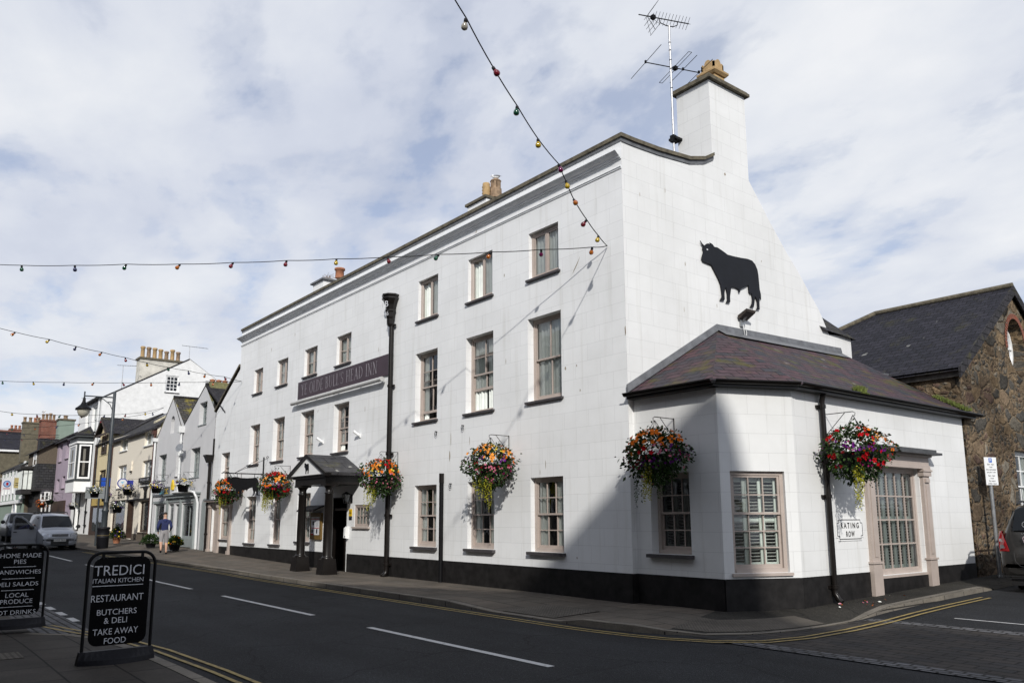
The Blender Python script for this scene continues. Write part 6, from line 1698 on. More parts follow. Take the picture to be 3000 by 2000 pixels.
s_.prism([(-37.5, 2.84), (-37.1, 2.84), (-37.1, 3.25), (-36.3, 3.72), (-38.3, 3.72), (-37.5, 3.25)], ((0, -0.05, 0), X_, Z_), (0, 0.045, 0)); s_.build('timber_trim', BLACKT, cr)
pl_ = MB(); pl_.box(-46.2, -0.025, 0, -41.15, -0.002, 0.85); pl_.box(-39.65, -0.025, 0, -35.8, -0.002, 0.85); pl_.build('plinth', BROWNR, cr)
rf = MB(); gable_roof(rf, -46.25, -35.9, 0, 8.5, 6.86, 8.75, 'x', ov=0.22, yr=2.9, t=0.14); rf.build('roof', SLATEG, cr)
vg = MB(); vg.obox((-36.25, -0.1, 6.98), V(0.33, 0, 0), V(0, 2.6, 1.70), Z_*0.12); vg.build('cement_verge', plain('patched_cement', (0.50, 0.46, 0.34), 0.9, var=0.4, scale=5), cr)
sk = MB(); sk.obox((-40.8, 1.2, 7.72), V(2.6, 0, 0), V(0, 1.5, 0.98), V(0, -0.05, 0.09)); sk.build('skylight', LEAD, cr)
pp = MB()
RUSTP = plain('rust_brown_pipe', (0.075, 0.030, 0.022), 0.6, var=0.4, scale=8)
pp.cyl((-46.2, -0.09, 0.6), (-46.2, -0.09, 6.5), 0.07, 0.07, 8); pp.build('brown_downpipe', RUSTP, cr); pp = MB()
pp.cyl((-35.84, -0.09, 0.6), (-35.84, -0.09, 6.5), 0.07, 0.07, 8); pp.box(-36.2, -0.2, 6.35, -35.76, -0.002, 6.62); pp.build('brown_downpipe', RUSTP, cr)
al = MB(); al.box(-41.0, -0.09, 4.55, -40.72, -0.003, 5.12); al.box(-41.0, -0.1, 4.45, -40.78, -0.01, 4.55, 1); tag(al.build('alarm_box', [CREAM, IRON], base=(-40.9, 0, 4.5)), 'cream alarm box on the newsagent wall between upper windows', 'alarm')
# newsagent lettering
nl = MB(); text_mb(nl, "Ena's", (-43.8, -0.03, 2.98), X_, Z_, 0.42, 0, 'LEFT', width=1.7, n=FRONT, weight=0.012); text_mb(nl, "News", (-41.5, -0.03, 2.98), X_, Z_, 0.46, 0, 'LEFT', width=2.2, n=FRONT, weight=0.012)
tag(nl.build('shop_lettering', BLACKT, base=(-42.6, 0, 3.1)), "black lettering Ena's News on the cream wall over the shop window", 'shop sign')
bs = MB(); bs.box(-38.6, -0.12, 3.74, -35.95, -0.004, 4.02, 0); text_mb(bs, 'THE JEWELLERY', (-37.27, -0.122, 3.83), X_, Z_, 0.11, 1, n=FRONT, width=1.9)
tag(bs.build('shop_sign', [BLACKT, TXTW], base=(-37.3, 0, 3.8)), 'small black board with white capitals above the black timber bracket', 'shop sign')
# round projecting sign
rs = thing('round_sign', 'round white projecting sign with blue rim on the cream house', 'shop sign', (-40.4, 0, 3.75))
m_ = MB(); d = V(1, -0.15, 0).normalized(); cc_ = V(-40.3, -0.58, 3.78)
m_.lathe([(0.29, -0.05), (0.29, 0.05)], cc_, 28, axis=d); m_.box(-40.36, -0.3, 3.6, -40.26, -0.002, 3.96); m_.build('rim', plain('royal_blue', (0.02, 0.03, 0.25), 0.4, var=0.05), rs)
m_ = MB(); m_.lathe([(0.235, 0.051), (0.235, 0.058)], cc_, 28, axis=d); m_.build('disc', TXTW, rs)
m_ = MB(); sdv = Z_.cross(d)
for (a, b, r, m) in ((-0.04, 0.05, 0.045, 0), (0.05, 0.08, 0.03, 0), (0.01, -0.02, 0.03, 0), (0.02, -0.11, 0.04, 1)): m_.lathe([(r, 0.059), (r, 0.061)], cc_+sdv*a+Z_*b, 10, m, axis=d)
m_.build('emblem', [plain('sky_blue', (0.1, 0.4, 0.6), 0.5), FL['pink']], rs)

# ---- yellow house with dormer
yh = thing('yellow_house', 'narrow pale yellow house with slate dormer and brown timber shop front', 'house', (-48.7, 0, gi(-48.7)))
YW = [(-49.9, 3.75, 2.0, 1.25)]
wb = MB(); wb.wall([(-51.1, 0), (-46.25, 0), (-46.25, 6.92), (-51.1, 7.0)], [rect(x, z, x+w, z+h) for x, z, w, h in YW], ((0, 0, 0), X_, Z_), FRONT, 0.14)
wb.poly([(-50.3, -0.03, 6.0), (-47.4, -0.03, 6.0), (-47.4, -0.03, 7.55), (-48.85, -0.03, 8.5), (-50.3, -0.03, 7.55)])
wb.poly([(-47.4, -0.03, 6.2), (-47.4, 2.2, 6.2), (-47.4, 2.2, 7.6), (-47.4, -0.03, 7.6)]); wb.build('wall', YELW, yh)
window(yh, (-49.9, 0, 3.75), X_, FRONT, 2.0, 1.25, 'casement', 1, 1, 1, depth=0.12, mat=DKWOOD, cur='none', sill=DKWOOD, seed=120)
window(yh, (-49.5, -0.03, 6.15), X_, FRONT, 1.5, 1.2, 'casement', 1, 1, 1, depth=-0.05, mat=DKWOOD, cur='none', sill=DKWOOD, seed=121, room=False, glassm=GLASSD)
rf = MB(); gable_roof(rf, -51.1, -46.3, 0, 8.5, 6.96, 8.85, 'x', ov=0.15, yr=2.9); gable_roof(rf, -50.75, -46.95, -0.1, 3.2, 7.35, 8.62, 'y', ov=0.25); rf.build('roof', SLATEG, yh)
bb = MB()
for a, b in (((-50.75, 7.32), (-48.85, 8.58)), ((-46.95, 7.32), (-48.85, 8.58))): bb.obox(V(a[0], -0.38, a[1]-0.2), V(b[0]-a[0], 0, b[1]-a[1]), V(0, 0.04, 0), Z_*0.2)
bb.box(-50.2, -0.34, 7.28, -47.5, -0.3, 7.42); bb.build('barge_board', DKWOOD, yh)
s_ = MB(); s_.box(-51.0, -0.12, 0.4, -46.4, -0.002, 2.55, 0); s_.box(-50.2, -0.13, 0.9, -49.0, -0.121, 2.45, 1); s_.box(-48.4, -0.13, 0.55, -47.3, -0.121, 2.4, 1); s_.build('shop_front', [DKWOOD, GLASSD], yh)
s_ = MB(); s_.box(-50.8, -0.16, 2.6, -46.8, -0.004, 3.1, 0); text_mb(s_, 'CAFE', (-48.8, -0.162, 2.72), X_, Z_, 0.25, 1, n=FRONT); tag(s_.build('shop_sign', [plain('ochre_sign', (0.50, 0.36, 0.10), 0.5), DKWOOD], base=(-48.8, 0, 2.6)), 'yellow fascia sign above the brown timber shop front', 'shop sign')
pp = MB(); pp.cyl((-51.05, -0.1, 0.5), (-51.05, -0.1, 6.8), 0.07, 0.07, 8); pp.build('downpipe', DKWOOD, yh)

# ---- tall white house with big gable and bay
wh = thing('white_house', 'tall white house with roughcast gable, row of chimney pots and black framed bay window', 'house', (-55, 0, gi(-55)))
WX0, WX1 = -59.0, -50.9
wb = MB()
WW = [(-56.4, 8.0, 1.5, 1.95), (-54.0, 7.95, 1.7, 2.0), (-57.3, 0.95, 1.5, 2.7)]
wb.wall([(WX0, 0), (WX1, 0), (WX1, 10.3), (WX0, 10.3)], [rect(x, z, x+w, z+h) for x, z, w, h in WW], ((0, 0, 0), X_, Z_), FRONT, 0.14)
SWN = [(4.2, 11.05, 0.95, 1.28), (7.1, 11.0, 0.85, 1.2)]
wb.wall([(0, 0), (11.0, 0), (11.0, 10.4), (5.8, 13.75), (0, 10.3)], [rect(y, z, y+w, z+h) for y, z, w, h in SWN], ((WX1, 0, 0), Y_, Z_), EAST, 0.1)
wb.poly([(WX0, 11, 0), (WX0, 0, 0), (WX0, 0, 10.3), (WX0, 5.8, 13.75), (WX0, 11, 10.4)]); wb.poly([(WX1, 11, 0), (WX0, 11, 0), (WX0, 11, 10.4), (WX1, 11, 10.4)])
wb.build('wall', WROUGH, wh)
for i, (x, z, w, h) in enumerate(WW): window(wh, (x, 0, z), X_, FRONT, w, h, 'sash', 2 if i < 2 else 3, 1, 1, depth=0.12, mat=WHITEP, cur='side' if i < 2 else 'net', sill=SILL, seed=130+i)
for i, (y, z, w, h) in enumerate(SWN): window(wh, (WX1, y, z), Y_, EAST, w, h, 'sash', 3, 2, 2, depth=0.05, mat=WHITEP, cur='none', sill=SILL, seed=140+i, glassm=GLASSD, bar=0.04)
rf = MB(); gable_roof(rf, WX0, WX1, 0, 11.0, 10.32, 13.78, 'x', ov=0.03, yr=5.8, t=0.10); rf.box(WX0-0.05, -0.32, 10.2, WX1-0.1, 0.0, 10.32); rf.build('roof', SLATEG, wh)
chimney(wh, -53.0, 2.55, -51.9, 5.65, 11.0, 13.55, plain('stained_roughcast', (0.58, 0.56, 0.50), 0.95, var=0.25, scale=1.6, bump=0.3), [(-52.45, 2.8+0.43*k) for k in range(7)], ph=0.85, pr=0.15)
chs = [o for o in wh.children if o.name.startswith('chimney')]
bw = MB()
bx0, bx1, by = -53.6, -48.6, -0.95
by0 = (-55.9, 0.0); by1 = (-54.6, by); by2 = (-51.4, by); by3 = (-50.95, 0.0)
pts = [(-56.3, -0.002), (-56.0, by), (-52.95, by), (-52.7, -0.002)]
def bay_ring(z0, z1, e=0.0, m=0):
    q = [(pts[0][0]-e, 0.0), (pts[1][0]-e*0.4, by-e), (pts[2][0]+e*0.4, by-e), (pts[3][0]+e, 0.0)]
    P = [V(x, y, z0) for x, y in q]+[V(x, y, z1) for x, y in q]
    bw.add(P, [(0, 1, 5, 4), (1, 2, 6, 5), (2, 3, 7, 6), (4, 5, 6, 7), (3, 2, 1, 0)], m)
bay_ring(3.62, 4.38, 0.06, 1); bay_ring(4.38, 4.5, 0.12, 0); bay_ring(4.5, 7.1, 0.0, 0); bay_ring(7.1, 7.22, 0.06, 1); bay_ring(7.22, 7.55, 0.0, 0); bay_ring(7.55, 7.7, 0.2, 0)
bay = bw.build('bay_window', [plain('bay_black', (0.018, 0.024, 0.026), 0.45, var=0.2), WHITEP], wh)
br = MB(); q = [(pts[0][0]-0.3, 0.0), (pts[1][0]-0.12, by-0.3), (pts[2][0]+0.12, by-0.3), (pts[3][0]+0.3, 0.0)]; ap = V(-54.2, 0.0, 8.5)
for i in range(3): br.poly([V(*q[i], 7.7), V(*q[i+1], 7.7), ap])
br.build('bay_roof', SLATEG, bay)
def bay_sash(a, b, nrm, mg_=0.2):
    a, b = Vector(a), Vector(b); L = (b-a).length; u = (b-a)/L
    m_ = MB(); mg = MB(); o = a+u*mg_
    W = L-2*mg_; q_ = min(0.12, W*0.12)
    for (s0, s1, z0, z1) in ((0, q_, 4.55, 7.0), (W-q_, W, 4.55, 7.0), (q_, W-q_, 4.55, 4.68), (q_, W-q_, 6.9, 7.0), (q_, W-q_, 5.72, 5.80)): m_.obox(o+u*s0+Z_*z0, u*(s1-s0), Vector(nrm)*0.06, Z_*(z1-z0))
    mg.obox(o+u*q_*.8+Z_*4.6, u*(W-1.6*q_), Vector(nrm)*0.02, Z_*2.35)
    f = m_.build('sash_frame', WHITEP, bay); mg.build('pane', plain('dark_pane', (0.012, 0.012, 0.012), 0.05, var=0.2), f)
    c_ = MB(); c_.obox(o+u*(W*0.36)+Z_*4.8, u*W*0.2, Vector(nrm)*0.025, Z_*1.9); c_.build('curtain', plain('dim_curtain', (0.16, 0.15, 0.13), 0.9), f)
bay_sash((-56.0, by, 0), (-52.95, by, 0), (0, -1, 0), 0.3)
bay_sash((-52.95, by, 0), (-52.7, 0, 0), (0.967, 0.255, 0), 0.1)
d_ = MB(); d_.box(-57.5, -0.05, 0.9, -57.3, -0.002, 3.75); d_.box(-55.8, -0.05, 0.9, -55.6, -0.002, 3.75); d_.box(-57.5, -0.05, 3.65, -55.6, -0.002, 3.9)
d_.tube([(-53.3, -0.03, 0.7), (-53.3, -0.03, 2.9), (-53.1, -0.03, 3.3), (-52.6, -0.03, 3.6), (-52.0, -0.03, 3.7)], 0.05, 6); d_.build('black_surround', IRON, wh)
bo = MB(); bo.cyl((-53.0, -0.12, 1.2), (-53.0, -0.12, 2.3), 0.03, 0.03, 6)
for z in (1.25, 2.2): bo.box(-53.2, -0.15, z, -52.8, -0.002, z+0.05)
bo.build('iron_fitting', IRON, wh)
pp = MB(); pp.cyl((-51.3, -0.1, 3.7), (-51.3, -0.1, 10.2), 0.06, 0.06, 8); pp.build('white_downpipe', PIPEW, wh)
def small_aerial(name_label, p, h, boom, direction, lean=(0, 0)):
    t = thing('tv_aerial', name_label, 'aerial', p)
    m_ = MB(); p = Vector(p); top = p+V(lean[0], lean[1], h); m_.cyl(p, top, 0.025, 0.02, 6); m_.build('mast', ALU, t)
    m_ = MB(); d = Vector(direction).normalized(); m_.cyl(top-d*boom*0.3, top+d*boom*0.7, 0.015, 0.015, 5); x = d.cross(Z_)
    for k in range(8): c = top+d*boom*(-0.28+0.13*k); m_.cyl(c-x*0.14, c+x*0.14, 0.008, 0.008, 4); 
    m_.build('antenna', IRON, t)
small_aerial('thin tv aerial on the peak of the tall white gable', (-51.0, 5.8, 13.6), 1.15, 1.9, (0.25, 1, -0.05))
small_aerial('tv aerial mast on the front slope of the white gable', (-51.4, 1.3, 10.9), 1.9, 1.3, (0.4, 1, 0))
small_aerial('slender leaning tv aerial beside the sage green chimney block', (-71.0, 2.2, 9.2), 3.6, 1.2, (0.2, 1, 0), (0.1, 0.25))

# ---- mauve house
ph = thing('mauve_house', 'mauve pink house with deep white window reveals beside the white bay', 'house', (-64, 0, gi(-64)))
PW = [(-66.4, 6.5, 1.3, 1.6), (-63.4, 6.6, 1.3, 1.55), (-66.6, 3.95, 1.4, 1.1), (-64.0, 4.2, 1.3, 1.0)]
wb = MB(); wb.wall([(-67.5, 0), (-59.0, 0), (-59.0, 8.3), (-67.5, 8.35)], [rect(x, z, x+w, z+h) for x, z, w, h in PW], ((0, 0, 0), X_, Z_), FRONT, 0.3); shell(wb, -67.5, -59, 7, 0, 8.3); wb.build('wall', PINKW, ph)
for i, (x, z, w, h) in enumerate(PW): window(ph, (x, 0, z), X_, FRONT, w, h, 'sash', 1, 1, 1, depth=0.28, mat=WHITEP, cur='net', sill=SILL, seed=150+i)
rf = MB(); gable_roof(rf, -67.6, -59.05, 0, 7.5, 8.35, 10.0, 'x', ov=0.3, yr=2.6); rf.build('roof', SLATEG, ph)
chimney(ph, -73.2, 0.6, -72.0, 1.9, 8.6, 10.75, GREENR, [(-72.6, 1.2)], potm=BUFFD, ph=0.35, pr=0.18)
sf_ = MB(); sf_.box(-67.3, -0.1, 0.5, -61.5, -0.002, 3.2); sf_.build('shop_front', DKWOOD, ph)

# ---- black and white timbered house, jettied forward
th_ = thing('timbered_house', 'old black and white timbered house with slate hung jetty and brown roughcast upper side', 'house', (-71, -1.4, gi(-71)))
TY = -1.35
wb = MB(); wb.poly([(-67.5, TY, 6.4), (-67.5, 1.0, 6.4), (-67.5, 1.0, 8.7), (-67.5, TY, 7.65)], 0); wb.poly([(-73.5, TY, 4.3), (-67.5, TY, 4.3), (-67.5, TY, 7.65), (-73.5, TY, 7.65)], 0)
wb.poly([(-73.5, 3, 0), (-73.5, TY, 0), (-73.5, TY, 7.6), (-73.5, 3, 9.3)], 0)
wb.poly([(-73.5, TY+0.35, 0), (-67.8, TY+0.35, 0), (-67.8, TY+0.35, 4.4), (-73.5, TY+0.35, 4.4)], 1); wb.poly([(-67.8, TY+0.35, 0), (-67.8, 1, 0), (-67.8, 1, 4.4), (-67.8, TY+0.35, 4.4)], 1)
wb.build('wall', [BROWNR, WHITEP], th_)
sl_ = MB(); sl_.box(-73.4, TY-0.06, 4.3, -67.42, TY+1.5, 6.42); sl_.build('slate_hanging', slate('hung_slate', (0.030, 0.031, 0.034), (0.05, 0.05, 0.053), mossamt=0.1, bw=0.35, rh=0.22), th_)
tm = MB()
tm.box(-73.5, TY-0.12, 4.1, -67.35, TY+0.4, 4.3)
rn = random.Random(8)
for y in (-0.98, -0.7, -0.4, -0.1): tm.box(-67.8, y, 0.3, -67.74, y+0.14, 4.1)
for x in frange(-73.4, -67.9, 0.62): tm.box(x, TY+0.29, 0.3, x+0.2, TY+0.35, 4.1)
for z in (1.2, 2.1, 3.2): tm.box(-67.8, TY+0.3, z, -67.75, 1.0, z+0.22); tm.box(-73.5, TY+0.3, z, -67.8, TY+0.349, z+0.22)
tm.build('timber_frame', BLACKT, th_)
window(th_, (-67.79, -0.95, 3.25), Y_, EAST, 0.7, 0.8, 'casement', 1, 2, 2, depth=-0.08, mat=WHITEP, cur='none', sill=None, seed=160, room=False, glassm=GLASSD)
window(th_, (-70.3, TY, 6.3), X_, FRONT, 1.6, 1.15, 'sash', 2, 1, 1, depth=-0.05, mat=WHITEP, cur='none', sill=SILL, seed=161, room=False, glassm=GLASSD)
rf = MB(); gable_roof(rf, -73.5, -67.4, TY, 6.0, 7.65, 9.4, 'x', ov=0.25, yr=1.5); rf.box(-72.4, -0.9, 7.9, -71.0, 0.6, 8.9); rf.build('roof', SLATEG, th_)
ow = MB(); ow.box(-73.6, TY-1.0, 6.05, -69.6, TY-0.002, 6.3); ow.box(-73.4, TY-0.8, 3.9, -69.8, TY-0.002, 6.05); oww = ow.build('oriel_window', BLACKT, th_)
og = MB()
for y0, y1 in ((TY-0.72, TY-0.42), (TY-0.36, TY-0.08)): og.box(-69.8, y0, 4.3, -69.775, y1, 5.9)
for x in (-73.2, -72.3, -71.4, -70.5): og.box(x, TY-0.825, 4.3, x+0.75, TY-0.8, 5.9)
og.build('pane', NET, oww)

# ---- white and sage green shop house further left
wg = thing('quoined_house', 'white and sage green house with striped quoins and red arched door', 'house', (-82, -1.5, gi(-82)))
GY = -1.45
wb = MB(); wb.wall([(-90.8, 0), (-74.0, 0), (-74.0, 6.9), (-90.8, 6.75)], [], ((0, GY, 0), X_, Z_), FRONT, 0.1, 0); wb.poly([(-74, GY, 0), (-74, 6, 0), (-74, 6, 8.2), (-74, 2, 9.3), (-74, GY, 6.9)], 0); wb.build('wall', GREENR, wg)
qn = MB()
for k in range(12):
    z = 3.6+0.29*k
    if k % 2 == 0: qn.box(-76.2, GY-0.06, z, -73.95, GY-0.002, z+0.24); qn.box(-74.0, GY-0.06, z, -73.94, GY+0.8, z+0.24)
    else: qn.box(-75.2, GY-0.05, z, -73.97, GY-0.002, z+0.24)
qn.box(-90.8, GY-0.10, 6.5, -73.9, GY-0.002, 6.75)
for x in (-90.6, -88.0, -85.4, -82.8, -80.2): qn.box(x, GY-0.05, 3.6, x+1.3, GY-0.002, 6.5)
qn.box(-90.8, GY-0.2, 3.2, -73.9, GY-0.002, 3.5); qn.build('white_quoins', WHITEP, wg)
for i, x in enumerate((-89.2, -86.6, -84.0, -81.4, -78.6)): window(wg, (x, GY, 4.2), X_, FRONT, 1.0, 1.8, 'sash', 2, 1, 1, depth=-0.08, mat=WHITEP, cur='none', sill=None, seed=170+i, room=False, glassm=GLASSD)
d_ = MB(); d_.box(-79.5, GY-0.04, 0.7, -77.6, GY-0.002, 2.35, 0); dr = d_.build('red_door', FL['darkred'], wg)
d_ = MB(); d_.prism([(-79.6, 2.4), (-77.5, 2.4)]+[(-78.55+1.05*math.cos(t), 2.4+0.95*math.sin(t)) for t in (0.5, 1.05, 1.57, 2.1, 2.64)], ((0, GY-0.05, 0), X_, Z_), (0, 0.045, 0)); d_.build('fanlight', GLASSD, dr)
ar = MB(); ar.tube([(-78.55+1.2*math.cos(t), GY-0.05, 2.4+1.1*math.sin(t)) for t in [i*math.pi/10 for i in range(11)]], 0.09, 6); ar.box(-79.9, GY-0.1, 0.5, -79.6, GY-0.002, 2.4); ar.box(-77.5, GY-0.1, 0.5, -77.2, GY-0.002, 2.4); ar.box(-79.8, GY-0.09, 2.32, -77.3, GY-0.042, 2.44); ar.build('door_arch', WHITEP, wg)
rf = MB(); gable_roof(rf, -90.9, -74.0, GY, 6.0, 6.85, 8.9, 'x', ov=0.25, yr=2.0); rf.build('roof', SLATEG, wg)
chimney(wg, -81.6, 0.3, -80.2, 1.65, 7.5, 11.45, REDB, [(-80.9, 0.5), (-80.9, 0.82), (-80.9, 1.14), (-80.9, 1.45)], potm=BUFFD, capm=REDB, ph=0.7, pr=0.13)
chimney(wg, -85.5, -0.75, -84.3, 0.75, 7.5, 11.55, OLIVER, [(-84.9, -0.6), (-84.9, -0.1), (-84.9, 0.35), (-84.9, 0.65)], potm=TERRA, capm=OLIVER, ph=0.6, pr=0.15)
sg = thing('projecting_sign', 'white hanging board with round blue and red badge on the quoined house', 'shop sign', (-72.5, -3.2, 4.9))
m_ = MB(); m_.box(-72.55, -3.35, 4.3, -72.45, -2.55, 5.2); m_.box(-72.53, -3.5, 5.25, -72.47, -1.4, 5.3); m_.build('board', TXTW, sg)
m_ = MB(); m_.lathe([(0.3, 0.0), (0.3, 0.01)], (-72.448, -2.95, 4.82), 18, 0, axis=(1, 0, 0)); m_.lathe([(0.23, 0.0), (0.23, 0.015)], (-72.448, -2.95, 4.82), 18, 1, axis=(1, 0, 0)); m_.box(-72.449, -3.02, 4.7, -72.43, -2.85, 4.95, 2); m_.box(-72.449, -3.2, 4.38, -72.44, -2.7, 4.44, 2); m_.build('badge', [plain('badge_blue', (0.05, 0.10, 0.3), 0.5), plain('badge_sky', (0.25, 0.4, 0.6), 0.5), FL['red']], sg)
sg = thing('projecting_sign', 'straw coloured board with lines of dark text beside the white badge sign', 'shop sign', (-71.8, -2.5, 4.9))
m_ = MB(); m_.box(-71.85, -2.5, 4.45, -71.75, -1.25, 5.35); m_.build('board', plain('straw_board', (0.36, 0.29, 0.12), 0.6), sg)
m_ = MB()
for k in range(4): m_.box(-71.749, -2.4+0.5*(k < 2), 5.2-0.18*k, -71.745, -1.4, 5.26-0.18*k)
m_.build('lettering', TXTK, sg)

# ---- brick house at the picture's left edge
bh = thing('brick_house', 'red brick house with big dark slate roof and red ridge tiles at far left', 'house', (-96, 0, gi(-96)))
wb = MB(); wb.box(-104, -2.0, 0, -91.0, 9, 9.2, 0); wb.box(-90.99, -1.95, 5.8, -90.9, 5, 9.2, 1); wb.build('wall', [REDB, OLIVER], bh)
rf = MB()
for q in ([(-90.6, -2.4, 9.2), (-90.6, 9, 9.2), (-95.5, 9, 11.6), (-95.5, -2.4, 11.6)], [(-100.4, 9, 9.2), (-100.4, -2.4, 9.2), (-95.5, -2.4, 11.6), (-95.5, 9, 11.6)]): rf.poly(q)
rfo = rf.build('roof', SLATEB, bh)
rg = MB(); rg.tube([(-95.5, -2.5, 11.66), (-95.5, 9, 11.66)], 0.13, 6); rg.build('ridge_tiles', REDB, rfo)
gb = MB(); gb.poly([(-100.4, -2.05, 9.0), (-90.6, -2.05, 9.0), (-95.5, -2.05, 11.5)]); gb.box(-90.75, -2.3, 9.0, -90.6, -0.2, 9.2); gb.build('white_gable', WHITEP, bh)
for i, (x, z) in enumerate(((-97, 6.2), (-94, 6.2), (-97, 3.0), (-94, 3.0))): window(bh, (x, -2.0, z), X_, FRONT, 1.1, 1.9, 'sash', 2, 1, 1, depth=-0.05, mat=WHITEP, cur='none', sill=WHITEP, seed=180+i, room=False, glassm=GLASSD)
chimney(bh, -99.6, -0.4, -98.4, 1.1, 9.5, 12.1, REDB, [(-99, -0.2), (-99, 0.2), (-99, 0.6)], potm=TERRA, capm=REDB, ph=0.45)
# ---- long low terrace beyond, closing the view
lt_ = thing('far_terrace', 'pale terrace closing the end of the street behind the parked cars', 'house', (-112, -2, 0.6))
wb = MB(); wb.box(-130, -3.2, 0, -104.5, 8, 8.2); wb.build('wall', WROUGH, lt_)
rf = MB(); gable_roof(rf, -130, -104.5, -3.2, 8, 8.2, 10.5, 'x', ov=0.2); rf.build('roof', SLATEG, lt_)
for i in range(6): window(lt_, (-128+4*i, -3.2, 3.5), X_, FRONT, 1.2, 1.8, 'sash', 2, 1, 1, depth=-0.05, mat=WHITEP, cur='none', sill=None, seed=190+i, room=False, glassm=GLASSD)

# ---- small white and violet baskets on the houses
WB = 'small basket planters along the shop fronts'
def sch_w(th, z, r): return r.choice(['white', 'white', 'violet', 'violet', 'yellow', None]) if r.random() < .8 else 'purple'
def sch_w2(th, z, r): return r.choice(['white', 'white', 'white', 'yellow', None, 'violet'])
def sch_w3(th, z, r): return r.choice(['violet', 'violet', 'white', 'yellow', None])
for i, (x, z, l, sc) in enumerate(((-28.35, 3.88, 'violet and white bowl basket under the right grey gable window', sch_w3), (-33.0, 3.95, 'violet and white bowl basket above the coloured grey shop sign', sch_w), (-39.0, 3.98, 'mostly white bowl basket beside the black timber bracket', sch_w2), (-44.6, 3.72, 'white and green bowl basket at the left of the newsagent lettering', sch_w))):
    flower_basket('hanging_basket', l, WB, (x, 0, z), FRONT, 30+i, sc, R=0.40, H=0.62, arm=0.55, drop=0.62, big=False, bowl=True, nfl=130, nlf=330)
flower_basket('hanging_basket', 'small white basket on the white house below its bay', WB, (-55.0, 0, 3.5), FRONT, 36, sch_w2, R=0.35, H=0.5, arm=0.6, drop=0.85, big=False, bowl=True, nfl=70, nlf=200)
def sch_o(th, z, r): return r.choice(['orange', 'darkred', None])
flower_basket('hanging_basket', 'rusty orange basket in shade on the timbered house', WB, (-66.5, -0.02, 3.6), FRONT, 37, sch_o, R=0.55, H=0.8, arm=0.9, drop=0.6, big=False, bowl=False, nfl=200, nlf=300)
flower_basket('hanging_basket', 'dark green basket in shade on the mauve house', WB, (-63.0, 0, 3.8), FRONT, 38, lambda a, b, r: None, R=0.55, H=0.8, arm=0.9, drop=0.6, big=False, bowl=False, nfl=10, nlf=300)

# ================================================================== STREET FURNITURE
LAMPM = plain('lamp_grey_green', (0.035, 0.043, 0.05), 0.45, var=0.2, scale=4)
lx, ly, lz = -33.2, -2.85, 0.26
lp = thing('street_lamp', 'tall dark grey street lamp with bell shaped head on a side arm', 'street lamp', (lx, ly, lz))
m_ = MB(); m_.lathe([(0.19, -0.1), (0.19, 0.25), (0.15, 0.3), (0.14, 1.75), (0.17, 1.8), (0.17, 1.86), (0.11, 1.98), (0.10, 2.2), (0.125, 2.22), (0.125, 2.3), (0.095, 2.35), (0.085, 5.0), (0.075, 7.86), (0.02, 7.9)], (lx, ly, lz), 14); m_.build('post', LAMPM, lp)
m_ = MB(); tipl = V(lx, ly-1.38, lz+7.55)
m_.cyl((lx, ly, lz+7.58), tuple(tipl), 0.035, 0.03, 8)
m_.tube([(lx, ly-0.02, lz+6.85), (lx, ly-0.18, lz+7.2), (lx, ly-0.5, lz+7.45), (lx, ly-0.9, lz+7.56)], 0.022, 6); m_.box(lx-0.03, ly-0.3, lz+7.3, lx+0.03, ly, lz+7.34)
m_.cyl(tipl-Z_*0.1, tipl+Z_*0.22, 0.035, 0.035, 8); m_.build('arm', LAMPM, lp)
m_ = MB(); m_.lathe([(0.03, -0.05), (0.06, -0.12), (0.08, -0.3), (0.15, -0.45), (0.28, -0.58), (0.36, -0.64), (0.37, -0.70), (0.30, -0.70)], tipl, 18); hd = m_.build('lamp_shade', IRON, lp)
m_ = MB(); m_.lathe([(0.28, -0.70), (0.27, -0.85), (0.2, -1.0), (0.08, -1.08), (0.01, -1.09)], tipl, 16); m_.build('lamp_bowl', plain('frosted_bowl', (0.42, 0.40, 0.33), 0.25, var=0.08), hd)
bsn = MB(); bsn.obox((lx, ly-0.62, lz+3.3), V(0.03, 0, 0), V(0, 0.62, 0), Z_*0.03); bsn.obox((lx, ly+0.03, lz+2.25), V(0.03, 0, 0), V(0, 0.7, 0), Z_*0.02); bsn.build('basket_arm', LAMPM, lp)
flower_basket('hanging_basket', 'white and violet bowl basket hanging on the left of the lamp post', WB, (lx, ly-0.05, lz+3.32), (0, -1, 0), 40, sch_w2, R=0.34, H=0.55, arm=0.5, drop=0.55, big=False, bowl=True, nfl=120, nlf=320)
flower_basket('hanging_basket', 'yellow and white bowl basket hanging on the right of the lamp post', WB, (lx, ly+0.05, lz+2.62), (0, 1, 0), 41, sch_w2, R=0.36, H=0.55, arm=0.5, drop=0.6, big=False, bowl=True, nfl=90, nlf=360)
bn = thing('litter_bin', 'black cylindrical litter bin standing in front of the lamp post', 'bin', (lx+0.55, ly-0.12, lz))
m_ = MB(); bc = V(lx+0.55, ly-0.12, lz)
m_.lathe([(0.25, -0.02), (0.25, 0.06), (0.265, 0.08), (0.27, 0.5), (0.285, 0.52), (0.285, 0.56), (0.27, 0.58), (0.275, 0.92), (0.30, 0.94), (0.30, 1.02), (0.24, 1.04), (0.24, 0.8)], bc, 20); b_ = m_.build('drum', RUBBER, bn)
m_ = MB(); m_.lathe([(0.288, 0.62), (0.288, 0.64)], bc, 20); m_.build('band', plain('faded_gold', (0.20, 0.15, 0.06), 0.5), bn)
sx, sy, sz = -35.4, -2.75, 0.29
sp_ = thing('direction_sign', 'dark pole carrying grey backed sign and a blue sign beside the lamp post', 'road sign', (sx, sy, sz))
